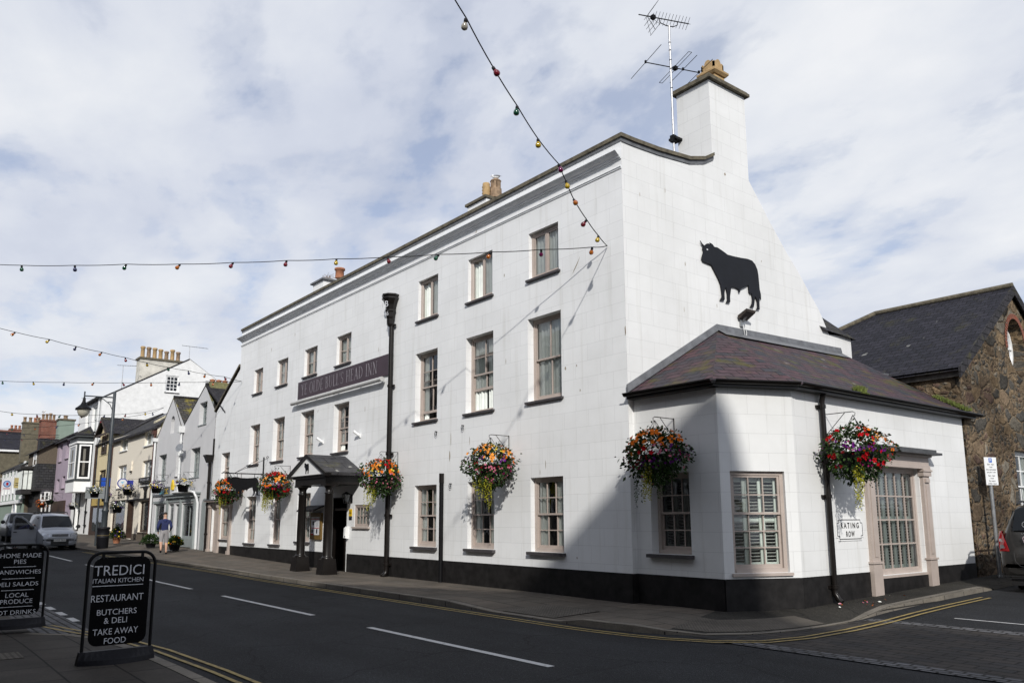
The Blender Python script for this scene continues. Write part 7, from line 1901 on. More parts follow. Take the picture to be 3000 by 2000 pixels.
m_ = MB(); m_.cyl((sx, sy, sz-0.1), (sx, sy, sz+3.7), 0.05, 0.05, 8); m_.build('pole', LAMPM, sp_)
m_ = MB(); m_.box(sx+0.05, sy-0.68, sz+2.45, sx+0.09, sy+0.30, sz+3.05); m_.build('grey_panel', plain('sign_back_grey', (0.22, 0.235, 0.24), 0.5, var=0.08), sp_)
m_ = MB(); m_.box(sx+0.05, sy+0.03, sz+3.1, sx+0.08, sy+0.46, sz+3.55, 0); text_mb(m_, 'i', (sx+0.081, sy+0.25, sz+3.22), Y_, Z_, 0.24, 1, n=EAST); m_.build('blue_panel', [plain('bright_blue_sign', (0.01, 0.07, 0.42), 0.4, var=0.05), TXTW], sp_)

# planters on the footway
def planter(name, label, loc, r, h, mat, seed, cols, fr=0.5, fh=0.5, tall=False):
    t = thing(name, label, 'planter', loc); o = Vector(loc)
    m_ = MB(); m_.lathe([(r*0.72, 0), (r*0.95, h*0.85), (r*1.08, h*0.86), (r*1.08, h), (r*0.9, h), (r*0.85, h*0.8)], o, 16); m_.build('pot', mat, t)
    rn = random.Random(seed); f = MB(); fl_ = MB(); ck = list(FL)
    for i in range(750):
        th = rn.uniform(0, 6.283); z = rn.uniform(-0.15, 1); q = math.sqrt(max(0, 1-max(z, 0)**2))*rn.uniform(0.3, 1.05)
        p = o+V(math.cos(th)*q*fr, math.sin(th)*q*fr, h+z*fh*rn.uniform(0.7, 1.05)); leaf(f, p, V(math.cos(th)*q, math.sin(th)*q, rn.uniform(.1, 1.2)), rn, rn.uniform(.06, .13), 0 if rn.random() < .5 else 1)
    for i in range(60):
        if not cols or i > 28: break
        th = rn.uniform(0, 6.283); z = rn.uniform(0.1, 1); q = math.sqrt(1-z*z); d = V(math.cos(th)*q, math.sin(th)*q, z)
        petal_mesh(fl_, o+V(d.x*fr*1.05, d.y*fr*1.05, h+d.z*fh*1.05), d, 0.045, rn, ck.index(rn.choice(cols)))
    f.build('foliage', [LEAF, LEAFD], t)['kind'] = 'stuff'
    if cols: fl_.build('flowers', [FL[k] for k in ck], t)
planter('flower_pot', 'terracotta pot of tall mixed flowers under the newsagent window', (-35.6, -1.7, 0.42), 0.21, 0.30, TERRA, 1, ['white', 'violet', 'yellow'], 0.36, 0.5)
planter('flower_pot', 'round dark shrub in a black tub by the grey shop', (-30.6, -1.25, 0.32), 0.26, 0.2, RUBBER, 2, [], 0.44, 0.42)
planter('flower_pot', 'black planter with bright yellow flowers right of the walking man', (-27.0, -1.15, 0.26), 0.26, 0.27, RUBBER, 3, ['yellow', 'yellow', 'orange'], 0.35, 0.36)
m_ = MB(); m_.lathe([(0.02, 0.01), (0.14, 0.0), (0.17, 0.06), (0.15, 0.06), (0.1, 0.03)], (-26.5, -1.55, 0.25), 14); tag(m_.build('dog_bowl', STEEL, base=(-26.5, -1.55, 0.25)), 'small shiny metal bowl on the footway by the yellow flower planter', 'bowl')

# fallen petals and litter at the foot of the annex downpipe
rn = random.Random(21); m_ = MB()
for i in range(22):
    k = rn.random()
    x = 2.95+abs(rn.gauss(0, 0.22)); y = 2.75+rn.gauss(0.25, 0.5)
    if k < .1: y = 4.0+rn.gauss(0, .3)
    p = V(x, y, gs(y)+0.012); a = rn.uniform(0, 6.28); L = rn.uniform(.012, .032)
    u = V(math.cos(a), math.sin(a), 0)*L; v = V(-math.sin(a), math.cos(a), 0)*L*0.6
    m_.add([p-u-v, p+u-v, p+u+v+Z_*0.02, p-u+v+Z_*0.012], [(0, 1, 2, 3)], rn.choice([0, 0, 1, 2]))
o_ = tag(m_.build('fallen_petals', [FL['orange'], FL['pink'], FL['white']], base=(2.95, 2.8, 0.05)), 'scattered fallen orange and pink petals on pavement at the downpipe foot', 'petals'); o_['kind'] = 'stuff'

# ------------------------------------------------------------------ pavement boards
def a_board(label, X, yc, lines, rules, yaw=0.0, panel=(0.195, 1.21), wid=0.64):
    t = thing('pavement_sign', label, 'sandwich board', (X, yc, 0))
    u = Vector((math.sin(yaw), math.cos(yaw), 0)); n = Vector((u.y, -u.x, 0)); o = V(X, yc, 0)
    hw = 0.375
    m_ = MB(); R = 0.15
    path = [o-u*hw+Z_*0.1, o-u*hw+Z_*(1.265-R)]+[o-u*(hw-R)+Z_*(1.265-R)+(-u*math.cos(a)+Z_*math.sin(a))*R for a in [i*math.pi/16 for i in range(1, 8)]]+[o-u*(hw-R)+Z_*1.265, o+u*(hw-R)+Z_*1.265]+[o+u*(hw-R)+Z_*(1.265-R)+(u*math.cos(a)+Z_*math.sin(a))*R for a in [i*math.pi/16 for i in range(7, 0, -1)]]+[o+u*hw+Z_*(1.265-R), o+u*hw+Z_*0.1]
    m_.tube(path, 0.019, 8); m_.build('frame', IRON, t)
    # panel with rounded corners
    h0, h1 = panel; w2 = wid/2; rc = 0.10
    out = []
    for cx, cz, a0 in ((w2-rc, h0+rc, -math.pi/2), (w2-rc, h1-rc, 0), (-w2+rc, h1-rc, math.pi/2), (-w2+rc, h0+rc, math.pi)):
        for i in range(6): a = a0+math.pi/2*i/5; out.append((cx+rc*math.cos(a), cz+rc*math.sin(a)))
    m_ = MB(); m_.prism(out, (o-n*0.006, u, Z_), n*0.012); pnl = m_.build('panel', BLACKG, t)
    m_ = MB()
    for s in (-0.22, 0.22): m_.obox(o+u*(s-0.015)-n*0.012+Z_*(h1-0.02), u*0.03, n*0.024, Z_*0.07); m_.cyl(o+u*s-n*0.022+Z_*(h1-0.01), o+u*s+n*0.022+Z_*(h1-0.01), 0.012, 0.012, 8)
    m_.build('hanger', IRON, t)
    m_ = MB()
    for txt, z, h, w, dy in lines: text_mb(m_, txt, o+u*dy+n*0.0065+Z_*z, u, Z_, h, n=n, width=w, off=0.001, weight=-0.004)
    for z, w, dy in rules: m_.obox(o+u*(dy-w/2)+n*0.0068+Z_*(z-0.004), u*w, n*0.0008, Z_*0.008)
    m_.build('lettering', TXTW, pnl)
    # ballast base: bowed front and back
    prof = []
    N = 14
    for i in range(N+1):
        s = -1+2*i/N; prof.append((s*0.425, 0.20*(1-0.72*s*s)))
    front = [(a, b) for a, b in prof]; back = [(a, -b) for a, b in prof[::-1]]
    ring = front+back
    m_ = MB()
    P0 = [o+u*a+n*b*1.0 for a, b in ring]; P1 = [o+u*a*0.985+n*b*0.93+Z_*0.055 for a, b in ring]; P2 = [o+u*a*0.95+n*(0.045 if b >= 0 else -0.045)*(0.8+0.2*abs(a))+Z_*0.145 for a, b in ring]
    k = len(ring)
    m_.add(P0+P1+P2, [(j*k+i, j*k+(i+1) % k, (j+1)*k+(i+1) % k, (j+1)*k+i) for j in range(2) for i in range(k)], 0)
    m_.add(P2, [tuple(range(k))], 0)
    b_ = m_.build('base', RUBBER, t)
    bm = bmesh.new(); bm.from_mesh(b_.data); bmesh.ops.recalc_face_normals(bm, faces=bm.faces); bm.to_mesh(b_.data); bm.free()
    return t
a_board('black pavement sign lettered Tredici Italian Kitchen restaurant and take away food', 0.63, -9.545, [('TREDICI', 0.998, 0.118, 0.56, -0.03), ('ITALIAN KITCHEN', 0.912, 0.052, 0.565, -0.035), ('RESTAURANT', 0.697, 0.080, 0.58, -0.03), ('BUTCHERS', 0.543, 0.066, 0.44, -0.025), ('& DELI', 0.445, 0.068, 0.255, -0.035), ('TAKE AWAY', 0.318, 0.072, 0.50, -0.025), ('FOOD', 0.214, 0.068, 0.24, -0.025)], [(0.878, 0.565, -0.035)], yaw=-0.05)
a_board('black pavement sign listing home made pies sandwiches and deli salads', -3.59, -10.08, [('HOME MADE', 1.068, 0.068, 0.555, 0.005), ('PIES', 0.975, 0.066, 0.165, 0.0), ('SANDWICHES', 0.818, 0.064, 0.60, -0.005), ('DELI SALADS', 0.634, 0.064, 0.57, -0.01), ('LOCAL', 0.466, 0.066, 0.31, -0.0), ('PRODUCE', 0.370, 0.068, 0.43, 0.0), ('HOT DRINKS', 0.206, 0.066, 0.585, -0.02)], [(0.928, 0.44, 0), (0.750, 0.44, 0), (0.574, 0.44, 0), (0.322, 0.44, 0)], yaw=0.0)
m_ = MB(); m_.box(-0.9, -10.9, 0.001, -0.35, -10.35, 0.008); mh = m_.build('manhole_cover', TACT); struct(mh)

# ================================================================== PEOPLE
SKIN = plain('skin', (0.50, 0.30, 0.21), 0.55, var=0.08, scale=8)
NAVY = plain('blue_hoodie', (0.013, 0.021, 0.085), 0.85, var=0.2, scale=6, bump=0.1)
SHORT = plain('grey_shorts', (0.30, 0.29, 0.30), 0.9, var=0.12, scale=6)
HAIR = plain('dark_brown_hair', (0.03, 0.018, 0.012), 0.7, var=0.3, scale=20)


def skin_mesh(name, verts, edges, radii, mat, parent, levels=2, root=0):
    """grow one continuous limb surface from a skeleton"""
    base = Vector(parent['_base'])
    me = bpy.data.meshes.new(name); me.from_pydata([tuple(Vector(v)-base) for v in verts], edges, [])
    ob = bpy.data.objects.new(name, me); COL.objects.link(ob)
    sk = ob.modifiers.new('skin', 'SKIN'); sk.branch_smoothing = 0.6
    ss = ob.modifiers.new('sub', 'SUBSURF'); ss.levels = levels; ss.render_levels = levels
    for i, r in enumerate(radii):
        d = me.skin_vertices[0].data[i]; d.radius = r if isinstance(r, tuple) else (r, r); d.use_root = (i == root)
    bpy.context.view_layer.update()
    m2 = bpy.data.meshes.new_from_object(ob.evaluated_get(bpy.context.evaluated_depsgraph_get()))
    bpy.data.objects.remove(ob)
    m2.name = name
    m2.materials.clear(); m2.materials.append(mat)
    for p in m2.polygons: p.use_smooth = True
    o2 = bpy.data.objects.new(name, m2); COL.objects.link(o2); o2.parent = parent
    return o2


def person(label, loc, heading, pose, top=NAVY, legs=SHORT, bare_knee=True):
    """pose: dict of joints in (right, forward, up) metres"""
    t = thing('person', label, 'person', loc); o = Vector(loc)
    f = Vector((math.cos(heading), math.sin(heading), 0)); r = f.cross(Z_)
    W = lambda p: o+r*p[0]+f*p[1]+Z_*p[2]
    J = {k: W(v) for k, v in pose.items()}
    names = ['pelvis', 'waist', 'chest', 'neck', 'jaw', 'head', 'crown', 'hipR', 'kneeR', 'calfR', 'ankR', 'toeR', 'hipL', 'kneeL', 'calfL', 'ankL', 'toeL', 'shR', 'elR', 'wrR', 'paR', 'shL', 'elL', 'wrL', 'paL']
    rad = dict(pelvis=(.165, .14), waist=(.16, .14), chest=(.165, .15), neck=.052, jaw=(.062, .075), head=(.078, .09), crown=(.055, .065), hipR=.115, kneeR=.082, calfR=.058, ankR=.038, toeR=.03, hipL=.115, kneeL=.082, calfL=.058, ankL=.038, toeL=.03, shR=.085, elR=.062, wrR=.042, paR=(.036, .02), shL=.085, elL=.062, wrL=.042, paL=(.036, .02))
    E = [('pelvis', 'waist'), ('waist', 'chest'), ('chest', 'neck'), ('neck', 'jaw'), ('jaw', 'head'), ('head', 'crown'), ('pelvis', 'hipR'), ('hipR', 'kneeR'), ('kneeR', 'calfR'), ('calfR', 'ankR'), ('ankR', 'toeR'), ('pelvis', 'hipL'), ('hipL', 'kneeL'), ('kneeL', 'calfL'), ('calfL', 'ankL'), ('ankL', 'toeL'), ('chest', 'shR'), ('shR', 'elR'), ('elR', 'wrR'), ('wrR', 'paR'), ('chest', 'shL'), ('shL', 'elL'), ('elL', 'wrL'), ('wrL', 'paL')]
    J['calfR'] = J['kneeR'].lerp(J['ankR'], 0.35)-f*0.025; J['calfL'] = J['kneeL'].lerp(J['ankL'], 0.35)-f*0.025
    for s in 'RL': J['pa'+s] = J['wr'+s]+(J['wr'+s]-J['el'+s]).normalized()*0.075
    verts = [J[n] for n in names]; ids = {n: i for i, n in enumerate(names)}; ed = [(ids[a], ids[b]) for a, b in E]; rr = [rad[n] for n in names]
    for s in 'RL':       # five fingers on each palm
        d = (J['wr'+s]-J['el'+s]).normalized(); sd2 = d.cross(r if abs(d.dot(r)) < .8 else f).normalized(); bend = d.cross(sd2)
        sg2 = 1 if s == 'R' else -1
        for k, L in enumerate((0.062, 0.075, 0.08, 0.072, 0.058)):
            b0 = J['pa'+s] if k else J['wr'+s]
            if k == 0: p1 = b0+sd2*0.035*sg2+d*0.03; p2 = p1+d*0.035+sd2*0.012*sg2
            else: p1 = b0+sd2*(0.018-0.013*(k-1))*2*0.7*sg2+d*L*0.55; p2 = p1+d*L*0.4+bend*0.018*sg2
            i0 = len(verts); verts += [p1, p2]; rr += [.010, .008]; ed += [(ids['pa'+s] if k else ids['wr'+s], i0), (i0, i0+1)]
    body = skin_mesh('body', verts, ed, rr, SKIN, t)
    # clothing covers regions of the same surface
    body.data.materials.append(top); body.data.materials.append(legs)
    segs = [('waist', 'chest', 1), ('chest', 'neck', 1), ('pelvis', 'waist', 1), ('chest', 'shR', 1), ('shR', 'elR', 1), ('elR', 'wrR', 1), ('chest', 'shL', 1), ('shL', 'elL', 1), ('elL', 'wrL', 1), ('pelvis', 'hipR', 2), ('pelvis', 'hipL', 2), ('hipR', 'kneeR', 2), ('hipL', 'kneeL', 2), ('kneeR', 'ankR', 0 if bare_knee else 2), ('kneeL', 'ankL', 0 if bare_knee else 2), ('ankR', 'toeR', 0), ('ankL', 'toeL', 0), ('neck', 'jaw', 0), ('jaw', 'head', 0), ('head', 'crown', 0), ('wrR', 'paR', 0), ('wrL', 'paL', 0)]
    for p in body.data.polygons:
        c = o+p.center; best = (9, 0)
        for a, b, mi in segs:
            A, B = J[a], J[b]; d = B-A; tt = max(0, min(1, (c-A).dot(d)/d.length_squared)); dist = (c-(A+d*tt)).length
            if (a, b) == ('pelvis', 'waist') and tt < .35: mi = 2
            if (a, b) == ('chest', 'neck') and tt > .9: mi = 0
            if dist < best[0]: best = (dist, mi)
        p.material_index = best[1]
    def cloth(nm, ns, es, rs, mat, lv=2):
        return skin_mesh(nm, [J[n] if isinstance(n, str) else n for n in ns], es, rs, mat, t, lv)
    up_ = (J['neck']-J['chest']).normalized()
    cloth('hood', [J['neck']-f*0.05-up_*0.02, J['neck']-f*0.095-up_*0.1, J['neck']-f*0.09-up_*0.17], [(0, 1), (1, 2)], [(.10, .06), (.09, .05), (.05, .03)], top)
    for s in 'RL': cloth('shoe', [J['ank'+s]-Z_*0.035, J['ank'+s].lerp(J['toe'+s], .6)-Z_*0.005, J['toe'+s]], [(0, 1), (1, 2)], [.048, .046, .036], RUBBER)
    hd_ = (J['crown']-J['jaw']).normalized()
    cloth('hair', [J['head']-f*0.035-hd_*0.02, J['head']-f*0.02+hd_*0.06, J['crown']+hd_*0.02], [(0, 1), (1, 2)], [(.078, .062), (.084, .088), (.066, .078)], HAIR)
    # face and ears
    m_ = MB()
    for s in (-1, 1): m_.lathe([(0.002, 0), (0.028, 0.006), (0.024, 0.016), (0.002, 0.018)], J['jaw'].lerp(J['head'], .5)+r*s*0.074, 8, axis=tuple(r*s))
    m_.cyl(J['jaw'].lerp(J['head'], .55)+f*0.075, J['jaw'].lerp(J['head'], .35)+f*0.105, 0.012, 0.017, 8); m_.build('ear', SKIN, t)
    m_ = MB()
    for s in (-1, 1): m_.lathe([(0.002, 0), (0.013, 0.003), (0.002, 0.008)], J['jaw'].lerp(J['head'], .72)+f*0.078+r*s*0.032, 8, axis=tuple(f))
    m_.obox(J['jaw']+f*0.068-r*0.025, r*0.05, f*0.006, hd_*0.008); m_.build('face_features', HAIR, t)
    return t
pose = dict(pelvis=(0, 0, .95), waist=(0, 0, 1.12), chest=(0, .02, 1.35), neck=(0, .03, 1.52), jaw=(0, .055, 1.61), head=(0, .06, 1.69), crown=(0, .055, 1.765), hipR=(.095, 0, .90), kneeR=(.11, .10, .50), ankR=(.11, -.02, .10), toeR=(.13, .15, .04), hipL=(-.095, 0, .90), kneeL=(-.11, .0, .50), ankL=(-.115, -.30, .24), toeL=(-.12, -.25, .07),
            shR=(.19, .01, 1.43), elR=(.27, -.06, 1.16), wrR=(.24, .14, 1.03), shL=(-.19, .01, 1.43), elL=(-.28, -.08, 1.16), wrL=(-.25, .06, .96))
wk = person('man in blue hoodie and grey shorts walking away along the far footway', (-25.5, -2.03, 0.175), R_(168), pose)
pose2 = dict(pelvis=(0, 0, .92), waist=(0, .14, 1.05), chest=(0, .36, 1.17), neck=(0, .52, 1.22), jaw=(0, .60, 1.20), head=(0, .67, 1.19), crown=(0, .74, 1.17), hipR=(.095, 0, .88), kneeR=(.11, .06, .48), ankR=(.11, -.02, .10), toeR=(.13, .15, .04), hipL=(-.095, 0, .88), kneeL=(-.11, .02, .48), ankL=(-.115, -.15, .10), toeL=(-.12, .02, .04),
             shR=(.19, .40, 1.20), elR=(.25, .48, .96), wrR=(.2, .68, .90), shL=(-.19, .40, 1.20), elL=(-.26, .5, .98), wrL=(-.2, .72, .95))
person('person in blue top bending into the silver van behind its open door', (-36.5, -6.15, 0.17), R_(80), pose2, top=plain('violet_blue_top', (0.06, 0.07, 0.24), 0.85, var=0.15), legs=plain('dark_trousers', (0.03, 0.03, 0.04), 0.9), bare_knee=False)

# ================================================================== VEHICLES
def car_paint(name, col, metal=0.5, rough=0.34): return plain(name, col, rough, metal, var=0.05, scale=3, coat=0.5)
CGLASS = plain('car_glass', (0.006, 0.0075, 0.009), 0.06, var=0.2, scale=2, spec=0.3)
CTRIM = plain('car_black_trim', (0.014, 0.014, 0.015), 0.55, var=0.2)
CHROME = plain('headlamp_reflector', (0.50, 0.52, 0.55), 0.15, metal=0.8, var=0.3, scale=12)
PLATEW = plain('number_plate_white', (0.68, 0.68, 0.66), 0.5, var=0.02)


def vehicle(name, label, loc, heading, secs, paint, wheels, wr=0.31, ww=0.19):
    """lofted body from cross-sections (x, zb, hw, zbelt, hwt, ztop); returns thing and a local->world mapper"""
    t = thing(name, label, 'van' if name == 'van' else 'car', loc); o = Vector(loc)
    f = Vector((math.cos(heading), math.sin(heading), 0)); l = Z_.cross(f)
    W = lambda x, y, z: o+f*x+l*y+Z_*z
    rows = []
    for (x, zb, hw, zbelt, hwt, zt) in secs:
        c = min(0.09, (zt-zbelt)*0.3+0.02)
        half = [(0.0, zb), (hw*0.80, zb), (hw*0.97, zb+0.07), (hw, zb+0.2), (hw*1.0, zbelt-0.12), (hw*0.985, zbelt), (hwt+(hw*0.985-hwt)*0.12, zt-c), (hwt-0.03, zt-c*0.35), (hwt-0.14, zt), (0.0, zt+0.03)]
        rows.append([W(x, y, z) for y, z in half]+[W(x, -y, z) for y, z in half[::-1][1:-1]])
    k = len(rows[0])
    m_ = MB()
    P = [p for r in rows for p in r]
    m_.add(P, [(i*k+j, i*k+(j+1) % k, (i+1)*k+(j+1) % k, (i+1)*k+j) for i in range(len(rows)-1) for j in range(k)], 0, True)
    m_.add(P, [tuple(range(k)), tuple(range(len(P)-k, len(P)))[::-1]], 0)
    body = m_.build('body', paint, t)
    bm = bmesh.new(); bm.from_mesh(body.data); bmesh.ops.recalc_face_normals(bm, faces=bm.faces)
    bm.to_mesh(body.data); bm.free()
    try: body.data.set_sharp_from_angle(angle=R_(35))
    except Exception: pass
    for (wx, wy) in wheels:
        s = 1 if wy > 0 else -1
        m_ = MB(); m_.lathe([(wr*0.6, -ww/2), (wr*0.93, -ww/2), (wr, -ww*0.35), (wr, ww*0.35), (wr*0.93, ww/2), (wr*0.66, ww/2)], W(wx, wy-s*ww*0.4, wr), 22, 0, axis=tuple(l*s)); wh_ = m_.build('wheel', RUBBER, t)
        m_ = MB(); m_.lathe([(wr*0.66, ww*0.46), (wr*0.6, ww*0.40), (wr*0.2, ww*0.34), (wr*0.12, ww*0.46), (0.01, ww*0.47)], W(wx, wy-s*ww*0.4, wr), 18, 0, axis=tuple(l*s))
        for q in range(7):
            a = 2*math.pi*q/7; dv = f*math.cos(a)+Z_*math.sin(a); m_.obox(W(wx, wy-s*ww*0.4, wr)+l*s*ww*0.40+dv*wr*0.15-dv.cross(l)*0.025, dv*wr*0.48, dv.cross(l)*0.05, l*s*0.012)
        m_.build('rim', STEEL, wh_)
        m_ = MB(); m_.lathe([(wr*1.16, -ww*0.3), (wr*1.16, ww*0.62)], W(wx, wy-s*ww*0.5, wr), 22, 0, axis=tuple(l*s)); m_.build('wheel_arch', CTRIM, t)
    return t, W, f, l
SILV = car_paint('silver_blue_paint', (0.36, 0.38, 0.42), metal=0.35)
VX, VY, VZ = -36.55, -4.62, gz(-36)-0.10
van, W, vf, vl = vehicle('van', 'silver people carrier van with open driver door and roof bars parked at kerb', (VX, VY, VZ), R_(2), [
    (2.07, .34, .62, .55, .52, .62), (2.04, .24, .74, .64, .64, .76), (1.92, .20, .82, .76, .70, .88), (1.6, .19, .86, .86, .73, .98), (1.18, .19, .865, .96, .75, 1.07), (1.10, .19, .865, .97, .745, 1.13), (.62, .19, .865, 1.0, .66, 1.66), (.42, .19, .865, 1.0, .65, 1.755), (-.4, .19, .865, 1.0, .65, 1.80), (-1.7, .19, .865, 1.0, .65, 1.79), (-1.95, .22, .85, 1.0, .64, 1.70), (-2.05, .30, .80, .95, .60, 1.2)],
    SILV, [(1.32, .80), (1.32, -.80), (-1.38, .80), (-1.38, -.80)])
m_ = MB(); m_.poly([W(1.15, -.70, 1.15), W(1.17, 0, 1.17), W(1.15, .70, 1.15), W(.70, .60, 1.665), W(.71, 0, 1.685), W(.70, -.60, 1.665)]); m_.build('windscreen', CGLASS, van)
for q in (0,):
    m_ = MB(); g_ = W(0, 0, 0)
    m_.poly([W(1.135, -.69, 1.10), W(1.135, .69, 1.10), W(1.13, .66, 1.13), W(1.13, -.66, 1.13)]); m_.build('wiper_cowl', CTRIM, van)
for s in (1, -1):
    m_ = MB(); m_.add([W(2.075, s*.44, .66), W(1.99, s*.76, .67), W(1.93, s*.79, .84), W(2.035, s*.47, .80)], [(0, 1, 2, 3) if s > 0 else (3, 2, 1, 0)]); h_ = m_.build('headlight', CHROME, van)
    m_ = MB(); m_.lathe([(0.065, 0), (0.06, 0.02)], W(2.02, s*.55, .735), 12, axis=tuple(vf)); m_.build('lamp_lens', TXTW, h_)
    m_ = MB(); m_.obox(W(.98, s*.87, 1.10), vf*0.10, vl*s*0.10, Z_*0.04); m_.lathe([(0.02, -0.04), (0.10, -0.02), (0.105, 0.02), (0.07, 0.07)], W(1.0, s*1.0, 1.14), 12, axis=tuple(vf)); 
    if s > 0: m_.build('wing_mirror', CTRIM, van)
    m_ = MB(); m_.tube([W(.3, s*.60, 1.78), W(.2, s*.60, 1.86), W(-1.5, s*.60, 1.88), W(-1.65, s*.6, 1.80)], 0.022, 6); m_.build('roof_rail', CTRIM, van)
    m_ = MB(); m_.poly([W(.45, s*.79, 1.05), W(-.45, s*.79, 1.05), W(-.45, s*.70, 1.6), W(.30, s*.70, 1.6)]); 
    m_.poly([W(-.55, s*.79, 1.05), W(-1.75, s*.79, 1.05), W(-1.7, s*.70, 1.6), W(-.55, s*.70, 1.6)])
    sw_ = m_.build('side_window', CGLASS, van)
m_ = MB()
for x in (-.2, -1.2): m_.obox(W(x, -.62, 1.87), vf*0.06, vl*1.24, Z_*0.03)
m_.build('roof_bar', CTRIM, van)
m_ = MB(); m_.obox(W(2.06, -.36, .665), vf*0.012, vl*.72, Z_*0.115, 1); m_.obox(W(2.075, -.36, .70), vf*0.01, vl*.72, Z_*0.02, 0); m_.obox(W(2.075, -.36, .745), vf*0.01, vl*.72, Z_*0.015, 0)
for s in (1, -1):
    for z in (.68, .72): m_.add([W(2.09, 0, z+.045), W(2.09, s*.075, z), W(2.09, s*.075, z+.03), W(2.09, 0, z+.075)], [(0, 1, 2, 3), (3, 2, 1, 0)], 0)
m_.build('grille', [STEEL, CTRIM], van)
m_ = MB(); m_.obox(W(2.068, -.40, .27), vf*0.012, vl*.80, Z_*0.25); m_.build('lower_grille', CTRIM, van)
m_ = MB(); m_.obox(W(2.082, -.27, .42), vf*0.01, vl*.54, Z_*0.115); np_ = m_.build('number_plate', PLATEW, van)
m_ = MB(); text_mb(m_, 'DF03 TKN', W(2.094, 0, .445), vl, Z_, 0.075, n=vf, width=0.48, off=0.003, weight=0.01); m_.build('plate_lettering', TXTK, np_)
# open driver's door
hx_ = W(1.08, -.875, 0); da = R_(66)
du = (-vf*math.cos(da)-vl*math.sin(da)).normalized(); dnn = du.cross(Z_)
if dnn.dot(vf) < 0: dnn = -dnn
out = [(0.0, .30), (1.08, .30), (1.12, .95), (1.10, 1.62), (1.0, 1.70), (.72, 1.66), (.5, 1.50), (0.02, 1.06)]
hol = [(0.16, 1.05), (1.02, 1.00), (1.02, 1.55), (.96, 1.62), (.74, 1.58), (.54, 1.44)]
m_ = MB(); m_.wall(out, [hol], (hx_, du, Z_), dnn, 0.05); m_.wall(out, [hol], (hx_-dnn*0.05, du, Z_), -dnn, 0.0)
n_ = len(out)
A = [hx_+du*a+Z_*b for a, b in out]; B = [p-dnn*0.05 for p in A]
m_.add(A+B, [(i, (i+1) % n_, n_+(i+1) % n_, n_+i) for i in range(n_)])
m_.obox(hx_+du*.02+Z_*.52+dnn*0.0, du*1.05, dnn*0.018, Z_*0.045, 0)
dr = m_.build('door', SILV, van)
m_ = MB(); m_.prism(hol, (hx_-dnn*0.03, du, Z_), dnn*0.006); m_.build('door_glass', GLASSD, dr)
m_ = MB(); m_.obox(hx_+du*.88+Z_*.86+dnn*0.002, du*.16, dnn*0.02, Z_*.045); m_.build('handle', CTRIM, dr)
m_ = MB(); m_.lathe([(0.02, -0.04), (0.10, -0.02), (0.10, 0.03), (0.05, 0.08)], hx_+du*.22+Z_*1.10+dnn*0.14, 12, axis=tuple(dnn)); m_.obox(hx_+du*.12+Z_*1.05, du*.1, dnn*.1, Z_*.06); m_.build('wing_mirror', CTRIM, dr)

DKB = car_paint('dark_grey_blue_paint', (0.065, 0.075, 0.095))
car, W, vf, vl = vehicle('parked_car', 'dark grey blue off roader parked nose forward behind the silver van', (-49.5, -4.45, gz(-48)-0.10), R_(-1), [
    (2.30, .45, .72, .70, .62, .78), (2.27, .34, .84, .86, .74, 1.00), (2.1, .30, .92, .98, .80, 1.10), (1.4, .30, .93, 1.05, .82, 1.16), (1.0, .30, .93, 1.08, .82, 1.2), (.45, .30, .93, 1.08, .70, 1.74), (.2, .30, .93, 1.08, .69, 1.80), (-1.9, .30, .93, 1.08, .69, 1.80), (-2.2, .35, .90, 1.0, .68, 1.6), (-2.3, .4, .85, .95, .66, 1.2)],
    DKB, [(1.5, .85), (1.5, -.85), (-1.4, .85), (-1.4, -.85)], wr=.36, ww=.23)
m_ = MB(); m_.poly([W(1.03, -.74, 1.25), W(1.05, 0, 1.28), W(1.03, .74, 1.25), W(.53, .65, 1.735), W(.54, 0, 1.765), W(.53, -.65, 1.735)]); m_.build('windscreen', CGLASS, car)
for s in (1, -1):
    m_ = MB(); m_.add([W(2.31, s*.48, .84), W(2.2, s*.83, .86), W(2.16, s*.85, 1.02), W(2.27, s*.50, 1.0)], [(0, 1, 2, 3), (3, 2, 1, 0)]); m_.build('headlight', CHROME, car)
    m_ = MB(); m_.lathe([(0.07, 0), (0.06, 0.02)], W(2.27, s*.66, .6), 12, axis=tuple(vf)); m_.build('fog_lamp', TXTW, car)
    m_ = MB(); m_.lathe([(0.02, -0.05), (0.12, -0.02), (0.12, 0.03), (0.06, 0.09)], W(.85, s*1.06, 1.24), 12, axis=tuple(vf)); m_.obox(W(.8, s*.88, 1.18), vf*.1, vl*s*.12, Z_*.05); m_.build('wing_mirror', CTRIM, car)
    m_ = MB(); m_.poly([W(.5, s*.87, 1.14), W(-1.7, s*.87, 1.14), W(-1.6, s*.765, 1.64), W(.25, s*.765, 1.64)]); m_.build('side_window', CGLASS, car)
m_ = MB(); m_.obox(W(2.30, -.44, .82), vf*0.02, vl*.88, Z_*0.2); m_.obox(W(2.29, -.55, .42), vf*0.02, vl*1.1, Z_*0.2); m_.build('grille', CTRIM, car)
m_ = MB(); m_.obox(W(2.315, -.26, .54), vf*0.012, vl*.52, Z_*0.11); m_.build('number_plate', PLATEW, car)

